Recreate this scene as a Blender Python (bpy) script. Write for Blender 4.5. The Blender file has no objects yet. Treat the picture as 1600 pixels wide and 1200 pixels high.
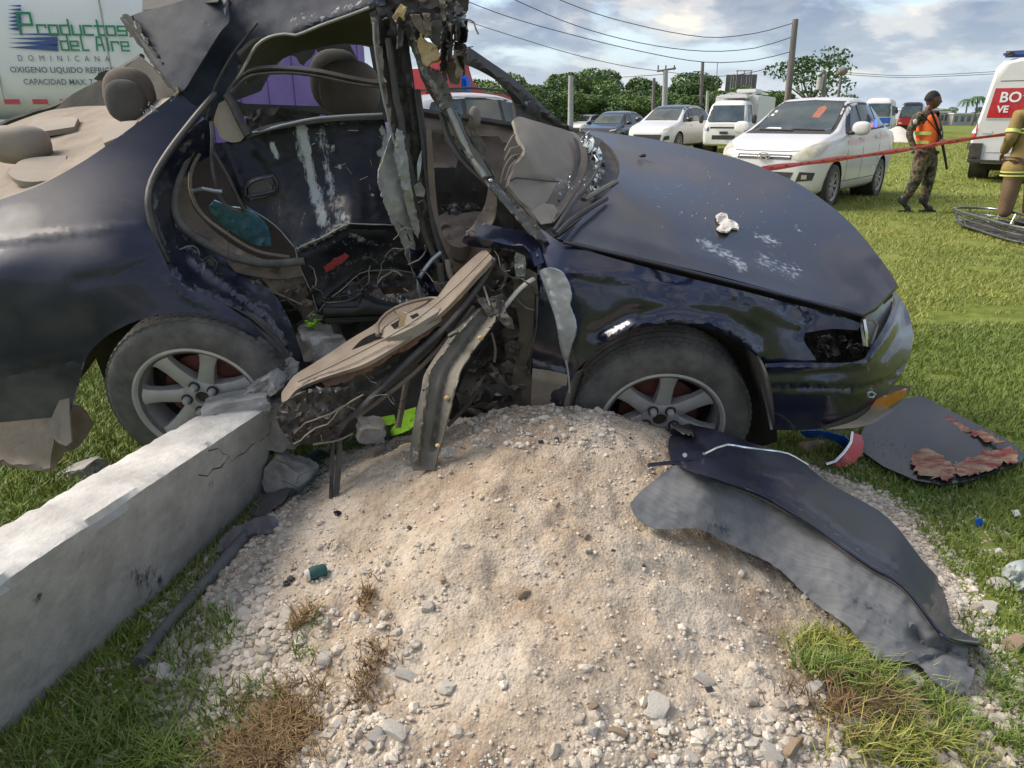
import bpy, bmesh, math, random
import numpy as np
from math import radians, sin, cos, pi
from mathutils import Vector, Matrix, noise
from mathutils.geometry import delaunay_2d_cdt
from mathutils.bvhtree import BVHTree
rnd = random.Random(7)
nrs = np.random.RandomState(7)
scene = bpy.context.scene
COL = scene.collection
CAMZ = 1.35
PITCH = radians(20.5)
FP = 1110.0                      # focal length in pixels of the 1600 wide photograph
cam_d = bpy.data.cameras.new('camera')
cam_d.sensor_width = 36.0
cam_d.lens = 36.0 * FP / 1600.0
cam_d.clip_start = 0.05
cam_d.clip_end = 3000
cam = bpy.data.objects.new('camera', cam_d)
cam.location = (0, 0, CAMZ)
cam.rotation_euler = (pi / 2 - PITCH, 0, 0)
COL.objects.link(cam)
scene.camera = cam
SUN_ELEV = radians(42)
SUN_AZ = radians(-74)            # the sun stands to the left
world = bpy.data.worlds.new('World')
scene.world = world
world.use_nodes = True
wn = world.node_tree
wn.nodes.clear()
def wnode(t, **k):
    n = wn.nodes.new(t)
    for a, b in k.items():
        setattr(n, a, b)
    return n
w_out = wnode('ShaderNodeOutputWorld')
w_bg = wnode('ShaderNodeBackground')
w_bg.inputs['Strength'].default_value = 0.1
w_sky = wnode('ShaderNodeTexSky', sky_type='NISHITA', sun_disc=False, sun_elevation=SUN_ELEV, sun_rotation=SUN_AZ)
w_sky.air_density = 1.0
w_sky.dust_density = 1.6
w_tc = wnode('ShaderNodeTexCoord')
w_sep = wnode('ShaderNodeSeparateXYZ')
wn.links.new(w_tc.outputs['Generated'], w_sep.inputs[0])
def wmath(op, a, b=None, clamp=False):
    n = wnode('ShaderNodeMath', operation=op, use_clamp=clamp)
    for i, v in enumerate((a, b)):
        if v is None:
            continue
        if isinstance(v, (int, float)):
            n.inputs[i].default_value = v
        else:
            wn.links.new(v, n.inputs[i])
    return n.outputs[0]
zz = wmath('ADD', wmath('MAXIMUM', w_sep.outputs['Z'], 0.0), 0.30)
cx = wmath('DIVIDE', w_sep.outputs['X'], zz)
cy = wmath('DIVIDE', w_sep.outputs['Y'], zz)
w_cmb = wnode('ShaderNodeCombineXYZ')
wn.links.new(cx, w_cmb.inputs[0])
wn.links.new(cy, w_cmb.inputs[1])
def wnoise(scale, detail, rough, off, dist=0.0):
    m = wnode('ShaderNodeMapping')
    m.inputs['Location'].default_value = off
    wn.links.new(w_cmb.outputs[0], m.inputs[0])
    n = wnode('ShaderNodeTexNoise')
    n.inputs['Scale'].default_value = scale
    n.inputs['Detail'].default_value = detail
    n.inputs['Roughness'].default_value = rough
    n.inputs['Distortion'].default_value = dist
    wn.links.new(m.outputs[0], n.inputs['Vector'])
    return n.outputs['Fac']
def wramp(fac, stops):
    r = wnode('ShaderNodeValToRGB')
    r.color_ramp.interpolation = 'EASE'
    while len(r.color_ramp.elements) < len(stops):
        r.color_ramp.elements.new(0.5)
    for e, (p, c) in zip(r.color_ramp.elements, stops):
        e.position = p
        e.color = (c[0], c[1], c[2], 1)
    wn.links.new(fac, r.inputs[0])
    return r.outputs[0]
n1 = wnoise(2.0, 9, 0.54, (3.1, 1.7, 0), 0.25)
n2 = wnoise(2.6, 8, 0.56, (3.25, 1.55, 0.4), 0.25)
cover = wramp(n1, [(0.40, (0, 0, 0)), (0.53, (1, 1, 1))])
cshade = wramp(n2, [(0.34, (4.6, 4.1, 3.5)), (0.43, (3.0, 3.0, 3.05)), (0.52, (1.65, 1.85, 2.25)), (0.62, (1.15, 1.42, 1.95)), (0.74, (1.9, 2.2, 2.7))])
edge = wramp(n1, [(0.42, (1.22, 1.16, 1.06)), (0.50, (1, 1, 1))])
mm = wnode('ShaderNodeMixRGB', blend_type='MULTIPLY')
mm.inputs[0].default_value = 1
wn.links.new(cshade, mm.inputs[1])
wn.links.new(edge, mm.inputs[2])
hz = wramp(wmath('ABSOLUTE', w_sep.outputs['Z']), [(0.0, (1, 1, 1)), (0.16, (0, 0, 0))])
skyc = wnode('ShaderNodeMixRGB', blend_type='MIX')
wn.links.new(hz, skyc.inputs[0])
wn.links.new(w_sky.outputs[0], skyc.inputs[1])
skyc.inputs[2].default_value = (2.6, 3.1, 3.7, 1)
mix = wnode('ShaderNodeMixRGB', blend_type='MIX')
wn.links.new(wmath('MULTIPLY', cover, wmath('SUBTRACT', 1.0, wmath('MULTIPLY', hz, 0.55))), mix.inputs[0])
wn.links.new(skyc.outputs[0], mix.inputs[1])
wn.links.new(mm.outputs[0], mix.inputs[2])
wn.links.new(mix.outputs[0], w_bg.inputs['Color'])
wn.links.new(w_bg.outputs[0], w_out.inputs[0])
sun_d = bpy.data.lights.new('sun', 'SUN')
sun_d.energy = 1.9
sun_d.angle = radians(32)
sun_d.color = (1.0, 0.90, 0.76)
sun = bpy.data.objects.new('sun', sun_d)
sdir = Vector((sin(SUN_AZ) * cos(SUN_ELEV), cos(SUN_AZ) * cos(SUN_ELEV), sin(SUN_ELEV)))
sun.rotation_euler = sdir.to_track_quat('Z', 'Y').to_euler()
sun.location = (-6, 4, 8)
COL.objects.link(sun)
scene.view_settings.view_transform = 'Standard'
scene.view_settings.look = 'None'
scene.view_settings.exposure = 1.33
scene.view_settings.gamma = 1.0
scene.view_settings.use_curve_mapping = False
CP, SP = cos(PITCH), sin(PITCH)
CAM = np.array([0, 0, CAMZ])
def rays(px, py):
    u = (np.asarray(px, float) - 800) / FP
    v = (np.asarray(py, float) - 600) / FP
    return np.stack([u, CP - v * SP, -SP - v * CP], -1)
def PY(px, py, Y):
    """the place on the upright plane y = Y that the photograph shows at px, py"""
    d = rays(px, py)
    t = np.asarray(Y, float) / d[..., 1]
    return CAM + d * t[..., None]
def P(px, py, Y):
    return Vector(PY(px, py, Y))
def PZ(px, py, z):
    d = rays(px, py)
    t = (z - CAMZ) / d[..., 2]
    return Vector(CAM + d * t[..., None])
def yz(px, py, z):
    """distance y of the level surface at height z as the photograph shows it at px, py"""
    return PZ(px, py, z).y
def gz(y):
    """height of the field"""
    return 0.17 - 0.12 * min(1, max(0, (y - 4) / 5.0))
ORG = {}
def origin_of(o):
    v = Vector((0, 0, 0))
    while o is not None:
        v = v + o.location
        o = o.parent
    return v
def tag(o, label=None, cat=None, group=None, kind=None):
    if label:
        o['label'] = label
    if cat:
        o['category'] = cat
    if group:
        o['group'] = group
    if kind:
        o['kind'] = kind
    return o
def empty(name, loc=(0, 0, 0), rotz=0, parent=None, label=None, cat=None, group=None):
    o = bpy.data.objects.new(name, None)
    o.empty_display_size = 0.1
    o.location = loc
    o.rotation_euler = (0, 0, rotz)
    if parent is not None:
        o.parent = parent
    COL.objects.link(o)
    return tag(o, label, cat, group)
def link(name, me, mat, parent=None):
    o = bpy.data.objects.new(name, me)
    if mat is not None and len(me.materials) == 0:
        me.materials.append(mat)
    if parent is not None:
        o.parent = parent
    COL.objects.link(o)
    return o
def mesh_np(name, V, F, smooth=True):
    """V (n,3) floats, F (m,k) ints with k the same for all"""
    V = np.asarray(V, np.float32)
    F = np.asarray(F, np.int32)
    me = bpy.data.meshes.new(name)
    me.vertices.add(len(V))
    me.vertices.foreach_set('co', V.ravel())
    k = F.shape[1]
    me.loops.add(F.size)
    me.loops.foreach_set('vertex_index', F.ravel())
    me.polygons.add(len(F))
    me.polygons.foreach_set('loop_start', np.arange(0, F.size, k, dtype=np.int32))
    me.polygons.foreach_set('loop_total', np.full(len(F), k, np.int32))
    me.polygons.foreach_set('use_smooth', np.full(len(F), smooth, bool))
    me.update(calc_edges=True)
    return me
def add_mesh(name, V, F, mat, parent=None, local=False, smooth=True, autosharp=None):
    V = [Vector(v) for v in V]
    if parent is not None and not local:
        o0 = origin_of(parent)
        V = [v - o0 for v in V]
    me = bpy.data.meshes.new(name)
    me.from_pydata([tuple(v) for v in V], [], [tuple(f) for f in F])
    me.update()
    if smooth:
        me.polygons.foreach_set('use_smooth', [True] * len(me.polygons))
        if autosharp:
            me.set_sharp_from_angle(angle=radians(autosharp))
    return link(name, me, mat, parent)
def from_bm(name, bm, mat, parent=None, smooth=False, autosharp=35):
    me = bpy.data.meshes.new(name)
    bmesh.ops.recalc_face_normals(bm, faces=bm.faces)
    bm.to_mesh(me)
    bm.free()
    if smooth:
        me.polygons.foreach_set('use_smooth', [True] * len(me.polygons))
        me.set_sharp_from_angle(angle=radians(autosharp))
    return link(name, me, mat, parent)
def catmull(pts, closed, step):
    pts = [np.array(p, float) for p in pts]
    n = len(pts)
    out = []
    rng = range(n if closed else n - 1)
    for i in rng:
        if closed:
            p0, p1, p2, p3 = pts[(i - 1) % n], pts[i], pts[(i + 1) % n], pts[(i + 2) % n]
        else:
            p0, p1, p2, p3 = pts[max(i - 1, 0)], pts[i], pts[i + 1], pts[min(i + 2, n - 1)]
        L = np.linalg.norm((p2 - p1)[:3])
        k = max(1, int(round(L / step)))
        a = np.linalg.norm(p1 - p0) + 1e-9
        b = np.linalg.norm(p2 - p1) + 1e-9
        c = np.linalg.norm(p3 - p2) + 1e-9
        m1 = (p2 - p0) / (a + b) * b if (a > 1e-6) else (p2 - p1)
        m2 = (p3 - p1) / (b + c) * b if (c > 1e-6) else (p2 - p1)
        if ((p1 - p0)[:2] @ (p2 - p1)[:2]) < 0.62 * np.linalg.norm((p1 - p0)[:2]) * np.linalg.norm((p2 - p1)[:2]):
            m1 = p2 - p1
        if ((p2 - p1)[:2] @ (p3 - p2)[:2]) < 0.62 * np.linalg.norm((p3 - p2)[:2]) * np.linalg.norm((p2 - p1)[:2]):
            m2 = p2 - p1
        for j in range(k):
            t = j / k
            h = (2 * t**3 - 3 * t**2 + 1, t**3 - 2 * t**2 + t, -2 * t**3 + 3 * t**2, t**3 - t**2)
            out.append(h[0] * p1 + h[1] * m1 + h[2] * p2 + h[3] * m2)
    if not closed:
        out.append(pts[-1])
    return out
def linres(pts, closed, step):
    pts = [np.array(p, float) for p in pts]
    n = len(pts)
    out = []
    for i in range(n if closed else n - 1):
        p1, p2 = pts[i], pts[(i + 1) % n]
        k = max(1, int(round(np.linalg.norm(p2 - p1) / step)))
        for j in range(k):
            out.append(p1 + (p2 - p1) * j / k)
    if not closed:
        out.append(pts[-1])
    return out
def inpoly(x, y, poly):
    x = np.asarray(x)
    y = np.asarray(y)
    c = np.zeros(x.shape, bool)
    p = np.asarray(poly)
    x1, y1 = p[:, 0], p[:, 1]
    x2, y2 = np.roll(x1, -1), np.roll(y1, -1)
    for a, b, c2, d in zip(x1, y1, x2, y2):
        m = (b > y) != (d > y)
        with np.errstate(divide='ignore', invalid='ignore'):
            xi = (c2 - a) * (y - b) / (d - b + 1e-12) + a
        c ^= m & (x < xi)
    return c
def dist_poly(x, y, pts):
    best = np.full(np.shape(x), 1e9)
    for (a, b), (c, d) in zip(pts[:-1], pts[1:]):
        vx, vy = c - a, d - b
        L = vx * vx + vy * vy + 1e-9
        t = np.clip(((x - a) * vx + (y - b) * vy) / L, 0, 1)
        best = np.minimum(best, np.hypot(x - a - t * vx, y - b - t * vy))
    return best
def tps(anchors):
    A = np.array([(a[0], a[1]) for a in anchors], float) / 100.0
    z = np.array([a[2] for a in anchors], float)
    n = len(A)
    if n < 3:
        m = z.mean()
        return lambda x, y: np.full(np.shape(x), m)
    d = np.linalg.norm(A[:, None] - A[None], axis=2)
    K = np.where(d > 0, d * d * np.log(d + 1e-12), 0) + np.eye(n) * 0.02
    Pm = np.hstack([np.ones((n, 1)), A])
    M = np.zeros((n + 3, n + 3))
    M[:n, :n] = K
    M[:n, n:] = Pm
    M[n:, :n] = Pm.T
    M += np.eye(n + 3) * 1e-9
    s = np.linalg.lstsq(M, np.concatenate([z, np.zeros(3)]), rcond=None)[0]
    def f(x, y):
        x = np.asarray(x, float) / 100
        y = np.asarray(y, float) / 100
        r = np.hypot(x[..., None] - A[:, 0], y[..., None] - A[:, 1])
        k = np.where(r > 0, r * r * np.log(r + 1e-12), 0)
        return k @ s[:n] + s[n] + s[n + 1] * x + s[n + 2] * y
    return f
def tri2d(loops, step, jitter=0.25):
    """triangulate the region between the first loop and the following holes, with inner points"""
    verts, edges = [], []
    for lp in loops:
        b = len(verts)
        verts += [tuple(p[:2]) for p in lp]
        edges += [(b + i, b + (i + 1) % len(lp)) for i in range(len(lp))]
    o = np.array([p[:2] for p in loops[0]])
    x0, y0 = o.min(0)
    x1, y1 = o.max(0)
    gx, gy = np.meshgrid(np.arange(x0 + step / 2, x1, step), np.arange(y0 + step / 2, y1, step))
    gx = gx + nrs.uniform(-jitter, jitter, gx.shape) * step
    gy = gy + nrs.uniform(-jitter, jitter, gy.shape) * step
    gx, gy = gx.ravel(), gy.ravel()
    m = inpoly(gx, gy, o)
    for lp in loops[1:]:
        m &= ~inpoly(gx, gy, np.array([p[:2] for p in lp]))
    gx, gy = gx[m], gy[m]
    if len(gx):
        dmin = np.full(gx.shape, 1e9)
        for lp in loops:
            q = [tuple(p[:2]) for p in lp]
            dmin = np.minimum(dmin, dist_poly(gx, gy, q + [q[0]]))
        k = dmin > step * 0.4
        gx, gy = gx[k], gy[k]
    verts += list(zip(gx.tolist(), gy.tolist()))
    rv, re, rf, *_ = delaunay_2d_cdt([Vector(v) for v in verts], edges, [], 0, 1e-6)
    V = np.array([tuple(v) for v in rv])
    Ft = np.array([tuple(f) for f in rf if len(f) == 3], int).reshape(-1, 3)
    c = V[Ft].mean(1)
    m = inpoly(c[:, 0], c[:, 1], o)
    for lp in loops[1:]:
        m &= ~inpoly(c[:, 0], c[:, 1], np.array([p[:2] for p in lp]))
    Ft = Ft[m]
    used = np.unique(Ft)
    remap = -np.ones(len(V), int)
    remap[used] = np.arange(len(used))
    return V[used], remap[Ft]
def thicken(V, F, th, view=None):
    """give the triangulated surface a back and a rim; view: point the front faces look at"""
    n = np.zeros_like(V)
    fn = np.cross(V[F[:, 1]] - V[F[:, 0]], V[F[:, 2]] - V[F[:, 0]])
    if view is not None:
        s = (fn * (view - V[F[:, 0]])).sum(1).sum()
        if s < 0:
            F = F[:, ::-1]
            fn = -fn
    for k in range(3):
        np.add.at(n, F[:, k], fn)
    n /= (np.linalg.norm(n, axis=1)[:, None] + 1e-12)
    B = V - n * th
    N = len(V)
    ed = {}
    for f in F:
        for a, b in ((f[0], f[1]), (f[1], f[2]), (f[2], f[0])):
            if (b, a) in ed:
                del ed[(b, a)]
            else:
                ed[(a, b)] = 1
    rim = []
    for a, b in ed:
        rim += [(b, a, a + N), (b, a + N, b + N)]
    F2 = np.concatenate([F, F[:, ::-1] + N, np.array(rim, int).reshape(-1, 3)])
    return np.concatenate([V, B]), F2, len(F)
def pnoise(x, y, sc, seed=0.0, octs=3):
    out = np.empty(len(x))
    for i in range(len(x)):
        p = Vector((x[i] * sc, y[i] * sc, seed))
        s, a = 0.0, 1.0
        for _ in range(octs):
            s += a * noise.noise(p)
            p = p * 2.1
            a *= 0.5
        out[i] = s
    return out
SEED = [0.0]
def sheet(name, outline, anchors, mat, parent, th=0.003, step=8, smooth=True, holes=(), crumple=None,
          ridges=(), wear=(), dust=(), jag=0, label=None, curved=True):
    """a pressed, torn or moulded piece. outline and anchors are given as the photograph shows them, together with
    their real distance (anchors: px, py, distance)."""
    SEED[0] += 3.7
    sd = SEED[0]
    fn = catmull if smooth else linres
    loops = [fn(outline, True, step)] + [fn(h, True, step) for h in holes]
    if jag:
        for lp in loops:
            for i in range(len(lp)):
                lp[i] = lp[i] + np.array([noise.noise(Vector((i * 0.9, sd, 0))), noise.noise(Vector((i * 0.9, sd, 9)))]) * jag
    V2, F = tri2d(loops, step)
    x, y = V2[:, 0], V2[:, 1]
    Y = tps(anchors)(x, y)
    for pts, amp, wd in ridges:
        Y = Y - amp * np.exp(-(dist_poly(x, y, pts) / wd) ** 2)
    if crumple:
        amp, sc = crumple
        a = pnoise(x, y, sc, sd)
        b = 1 - np.abs(pnoise(x, y, sc * 1.7, sd + 5)) * 2.2
        Y = Y + amp * (a * 0.8 - np.clip(b, 0, 1) ** 3 * 0.5)
    V = PY(x, y, Y)
    V, F3, nf = thicken(V, F, th, CAM)
    if parent is not None:
        V = V - np.array(origin_of(parent))
    me = mesh_np(name, V, F3, curved)
    if curved:
        me.set_sharp_from_angle(angle=radians(42))
    for an, lst in (('wear', wear), ('dust', dust)):
        if lst:
            val = np.zeros(len(x))
            for e in lst:
                pts, wd, st = e
                d = dist_poly(x, y, pts)
                val = np.maximum(val, st * np.clip(1.3 - d / wd, 0, 1))
            att = me.attributes.new(an, 'FLOAT', 'POINT')
            att.data.foreach_set('value', np.concatenate([val, val]).astype(np.float32))
    o = link(name, me, mat, parent)
    if label:
        o['label'] = label
    return o
def sweep(name, path, r, mat, parent=None, sides=8, flat=1.0, local=False, cap=True, world=None, closed=False, step=None):
    """tube along 3D points; r one radius or one per point; flat squashes the section"""
    pts = [Vector(p) for p in path]
    n = len(pts)
    rr = r if isinstance(r, (list, tuple)) else [r] * n
    V, F = [], []
    up = Vector((0, 0, 1))
    prev = None
    for i in range(n):
        if closed:
            t = pts[(i + 1) % n] - pts[i - 1]
        else:
            t = pts[min(i + 1, n - 1)] - pts[max(i - 1, 0)]
        if t.length < 1e-9:
            t = Vector((0, 0, 1))
        t.normalize()
        if prev is None:
            a = t.cross(up)
            if a.length < 1e-3:
                a = t.cross(Vector((1, 0, 0)))
            a.normalize()
        else:
            a = prev - t * prev.dot(t)
            a.normalize()
        prev = a
        b = t.cross(a)
        for k in range(sides):
            th = 2 * pi * k / sides
            V.append(pts[i] + a * cos(th) * rr[i] + b * sin(th) * rr[i] * flat)
    for i in range(n if closed else n - 1):
        j = (i + 1) % n
        for k in range(sides):
            k2 = (k + 1) % sides
            F.append((i * sides + k, j * sides + k, j * sides + k2, i * sides + k2))
    if cap and not closed:
        F.append(tuple(range(sides - 1, -1, -1)))
        F.append(tuple((n - 1) * sides + k for k in range(sides)))
    if name is None:
        return V, F
    return add_mesh(name, V, F, mat, parent, local=local, smooth=True, autosharp=50)
def tube(name, pts, r, mat, parent=None, sides=8, flat=1.0, step=14, smooth=True, wob=0.0):
    """tube along places given as px, py, distance (and an optional radius)"""
    f = catmull if smooth else linres
    q = f(pts, False, step)
    path = []
    for i, p in enumerate(q):
        v = P(p[0], p[1], p[2])
        if wob:
            v += Vector((noise.noise(Vector((i * .5, 1, SEED[0]))), noise.noise(Vector((i * .5, 2, SEED[0]))), noise.noise(Vector((i * .5, 3, SEED[0]))))) * wob
        path.append(v)
    SEED[0] += 1.3
    rr = [p[3] for p in q] if len(pts[0]) > 3 else r
    return sweep(name, path, rr, mat, parent, sides, flat)
def box_bm(bm, c, s, rot=None, bev=0.0):
    m = Matrix.Translation(c)
    if rot is not None:
        m = m @ rot
    r = bmesh.ops.create_cube(bm, size=1.0, matrix=m @ Matrix.Diagonal((s[0], s[1], s[2], 1)))
    if bev:
        es = list({e for v in r['verts'] for e in v.link_edges})
        bmesh.ops.bevel(bm, geom=es, offset=bev, segments=2, affect='EDGES')
    return r['verts']
def box(name, c, s, mat, parent=None, rotz=0, bev=0.0, rot=None):
    bm = bmesh.new()
    box_bm(bm, Vector((0, 0, 0)), s, rot if rot is not None else Matrix.Rotation(rotz, 4, 'Z'), bev)
    bmesh.ops.translate(bm, verts=bm.verts, vec=c)
    return from_bm(name, bm, mat, parent, smooth=bev > 0)
def lathe(name, prof, mat, parent=None, seg=48, axis='Y', smooth=True, sharp=40):
    """prof: list of (radius, along axis)"""
    V, F = [], []
    n = len(prof)
    for k in range(seg):
        a = 2 * pi * k / seg
        for r, h in prof:
            if axis == 'Y':
                V.append((r * cos(a), h, r * sin(a)))
            elif axis == 'Z':
                V.append((r * cos(a), r * sin(a), h))
            else:
                V.append((h, r * cos(a), r * sin(a)))
    for k in range(seg):
        k2 = (k + 1) % seg
        for i in range(n - 1):
            F.append((k * n + i, k * n + i + 1, k2 * n + i + 1, k2 * n + i))
    if name is None:
        return V, F
    return add_mesh(name, V, F, mat, parent, local=True, smooth=smooth, autosharp=sharp)
def ellipsoid(name, c, r, mat, parent=None, rot=None, lump=0.0, pow_=1.0, sub=3, local=False):
    bm = bmesh.new()
    bmesh.ops.create_icosphere(bm, subdivisions=sub, radius=1)
    for v in bm.verts:
        p = v.co.copy()
        if pow_ != 1.0:
            p = Vector([math.copysign(abs(k) ** pow_, k) for k in p])
        if lump:
            p *= 1 + lump * noise.noise(p * 1.7 + Vector((SEED[0], 0, 0)))
        v.co = Vector((p.x * r[0], p.y * r[1], p.z * r[2]))
    SEED[0] += 1
    if rot is not None:
        bmesh.ops.transform(bm, matrix=rot, verts=bm.verts)
    o = from_bm(name, bm, mat, parent, smooth=True, autosharp=60)
    o0 = origin_of(parent) if (parent is not None and not local) else Vector((0, 0, 0))
    for v in o.data.vertices:
        v.co += Vector(c) - o0
    return o
def text_mesh(name, s, size, mat, parent=None, ext=0.0, sx=1.0, spacing=1.0, bold=0.0, align='LEFT'):
    cu = bpy.data.curves.new(name, 'FONT')
    cu.body = s
    cu.size = size
    cu.extrude = ext
    cu.offset = bold
    cu.space_character = spacing
    cu.align_x = align
    cu.resolution_u = 3
    o = bpy.data.objects.new(name, cu)
    COL.objects.link(o)
    dg = bpy.context.evaluated_depsgraph_get()
    me = bpy.data.meshes.new_from_object(o.evaluated_get(dg))
    bpy.data.objects.remove(o)
    for v in me.vertices:
        v.co.x *= sx
    return link(name, me, mat, parent)
MATS = {}
def mat(name, c1, c2=None, rough=0.6, metal=0.0, scale=8.0, detail=6, bump=0.0, bscale=None, coat=0.0, spec=0.5,
        wear_c=None, dust_c=None, dust=0.0, dscale=6.0, streak=(1, 1, 1), emit=None, estr=0.0, alpha=1.0, trans=0.0,
        contrast=0.5, island=False, dup=False, rvar=0.15, subsurf=0.0, wear_r=0.6, wear_m=0.0, rz=0.0, scr=0.45):
    m = bpy.data.materials.new(name)
    m.use_nodes = True
    nt = m.node_tree
    bs = nt.nodes['Principled BSDF']
    L = nt.links.new
    c2 = c2 or c1
    tc = nt.nodes.new('ShaderNodeTexCoord')
    mp = nt.nodes.new('ShaderNodeMapping')
    mp.inputs['Scale'].default_value = streak
    if rz:
        vr = nt.nodes.new('ShaderNodeVectorRotate')
        vr.rotation_type = 'Z_AXIS'
        vr.inputs['Angle'].default_value = rz
        L(tc.outputs['Object'], vr.inputs['Vector'])
        L(vr.outputs[0], mp.inputs[0])
    else:
        L(tc.outputs['Object'], mp.inputs[0])
    nz = nt.nodes.new('ShaderNodeTexNoise')
    nz.inputs['Scale'].default_value = scale
    nz.inputs['Detail'].default_value = detail
    nz.inputs['Roughness'].default_value = 0.62
    L(mp.outputs[0], nz.inputs['Vector'])
    rp = nt.nodes.new('ShaderNodeValToRGB')
    rp.color_ramp.elements[0].position = 0.5 - contrast * 0.4
    rp.color_ramp.elements[1].position = 0.5 + contrast * 0.4
    rp.color_ramp.elements[0].color = (*c1, 1)
    rp.color_ramp.elements[1].color = (*c2, 1)
    if island:
        ge = nt.nodes.new('ShaderNodeNewGeometry')
        ad = nt.nodes.new('ShaderNodeMath')
        ad.operation = 'MULTIPLY_ADD'
        L(ge.outputs['Random Per Island'], ad.inputs[0])
        ad.inputs[1].default_value = 0.55
        sb = nt.nodes.new('ShaderNodeMath')
        sb.operation = 'SUBTRACT'
        L(nz.outputs['Fac'], sb.inputs[0])
        sb.inputs[1].default_value = 0.27
        L(sb.outputs[0], ad.inputs[2])
        L(ad.outputs[0], rp.inputs[0])
    else:
        L(nz.outputs['Fac'], rp.inputs[0])
    col = rp.outputs[0]
    rg = nt.nodes.new('ShaderNodeMath')
    rg.operation = 'MULTIPLY_ADD'
    L(nz.outputs['Fac'], rg.inputs[0])
    rg.inputs[1].default_value = rvar
    rg.inputs[2].default_value = max(0.0, rough - rvar * 0.5)
    rgh = rg.outputs[0]
    mtl = None
    coatf = None
    def mixc(fac, a, cb):
        x = nt.nodes.new('ShaderNodeMixRGB')
        L(fac, x.inputs[0])
        L(a, x.inputs[1])
        x.inputs[2].default_value = (*cb, 1)
        return x.outputs[0]
    def mth(op, a, b, clamp=True):
        x = nt.nodes.new('ShaderNodeMath')
        x.operation = op
        x.use_clamp = clamp
        for i, v in enumerate((a, b)):
            if isinstance(v, (int, float)):
                x.inputs[i].default_value = v
            else:
                L(v, x.inputs[i])
        return x.outputs[0]
    facs = []
    if dust_c is not None:
        dn = nt.nodes.new('ShaderNodeTexNoise')
        dn.inputs['Scale'].default_value = dscale
        dn.inputs['Detail'].default_value = 9
        dn.inputs['Roughness'].default_value = 0.7
        L(tc.outputs['Object'], dn.inputs['Vector'])
        at = nt.nodes.new('ShaderNodeAttribute')
        at.attribute_name = 'dust'
        s = mth('ADD', dust, at.outputs['Fac'])
        f = mth('MULTIPLY', s, mth('SUBTRACT', mth('MULTIPLY', dn.outputs['Fac'], 2.6, False), 0.75))
        col = mixc(f, col, dust_c)
        facs.append((f, 0.85, 0.0))
    if wear_c is not None:
        at = nt.nodes.new('ShaderNodeAttribute')
        at.attribute_name = 'wear'
        wz = nt.nodes.new('ShaderNodeTexNoise')
        wz.inputs['Scale'].default_value = 55
        wz.inputs['Detail'].default_value = 6
        wz.inputs['Roughness'].default_value = 0.75
        mp2 = nt.nodes.new('ShaderNodeMapping')
        mp2.inputs['Scale'].default_value = (1, 1, 0.35)
        L(tc.outputs['Object'], mp2.inputs[0])
        L(mp2.outputs[0], wz.inputs['Vector'])
        f = mth('ADD', at.outputs['Fac'], mth('SUBTRACT', mth('MULTIPLY', wz.outputs['Fac'], 1.5, False), 1.10, False), False)
        f = mth('MULTIPLY', f, 4.0)
        sn = nt.nodes.new('ShaderNodeTexNoise')
        sn.inputs['Scale'].default_value = 7
        sn.inputs['Detail'].default_value = 5
        sn.inputs['Roughness'].default_value = 0.7
        mp3 = nt.nodes.new('ShaderNodeMapping')
        mp3.inputs['Scale'].default_value = (1.2, 1.2, 22)
        mp3.inputs['Rotation'].default_value = (0.3, 0.5, 0)
        L(tc.outputs['Object'], mp3.inputs[0])
        L(mp3.outputs[0], sn.inputs['Vector'])
        g = mth('MULTIPLY', mth('SUBTRACT', sn.outputs['Fac'], 0.66), 9.0)
        g = mth('MULTIPLY', g, mth('MULTIPLY', mth('SUBTRACT', nz.outputs['Fac'], 0.50), 5.0))
        f = mth('ADD', f, mth('MULTIPLY', g, scr))
        col = mixc(f, col, wear_c)
        facs.append((f, wear_r, wear_m))
    if emit is None and facs:
        for f, rv, mv in facs:
            x = nt.nodes.new('ShaderNodeMix')
            L(f, x.inputs[0])
            L(rgh, x.inputs[2])
            x.inputs[3].default_value = rv
            rgh = x.outputs[0]
        if coat:
            c0 = None
            for f, rv, mv in facs:
                g = mth('SUBTRACT', 1.0, f)
                c0 = g if c0 is None else mth('MULTIPLY', c0, g)
            coatf = mth('MULTIPLY', c0, coat)
    L(col, bs.inputs['Base Color'])
    L(rgh, bs.inputs['Roughness'])
    bs.inputs['Metallic'].default_value = metal
    bs.inputs['Specular IOR Level'].default_value = spec
    if coat:
        bs.inputs['Coat Roughness'].default_value = 0.09
        if coatf is not None:
            L(coatf, bs.inputs['Coat Weight'])
        else:
            bs.inputs['Coat Weight'].default_value = coat
    if trans:
        bs.inputs['Transmission Weight'].default_value = trans
    if alpha < 1:
        bs.inputs['Alpha'].default_value = alpha
    if subsurf:
        bs.inputs['Subsurface Weight'].default_value = subsurf
    if emit:
        bs.inputs['Emission Color'].default_value = (*emit, 1)
        bs.inputs['Emission Strength'].default_value = estr
    if bump:
        bn = nt.nodes.new('ShaderNodeTexNoise')
        bn.inputs['Scale'].default_value = bscale or scale * 4
        bn.inputs['Detail'].default_value = 8
        bn.inputs['Roughness'].default_value = 0.65
        L(mp.outputs[0], bn.inputs['Vector'])
        bp = nt.nodes.new('ShaderNodeBump')
        bp.inputs['Strength'].default_value = 1.0
        bp.inputs['Distance'].default_value = bump
        L(bn.outputs['Fac'], bp.inputs['Height'])
        L(bp.outputs[0], bs.inputs['Normal'])
    MATS[name] = m
    return m
DUSTC = (0.30, 0.26, 0.215)
M = {}
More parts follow.
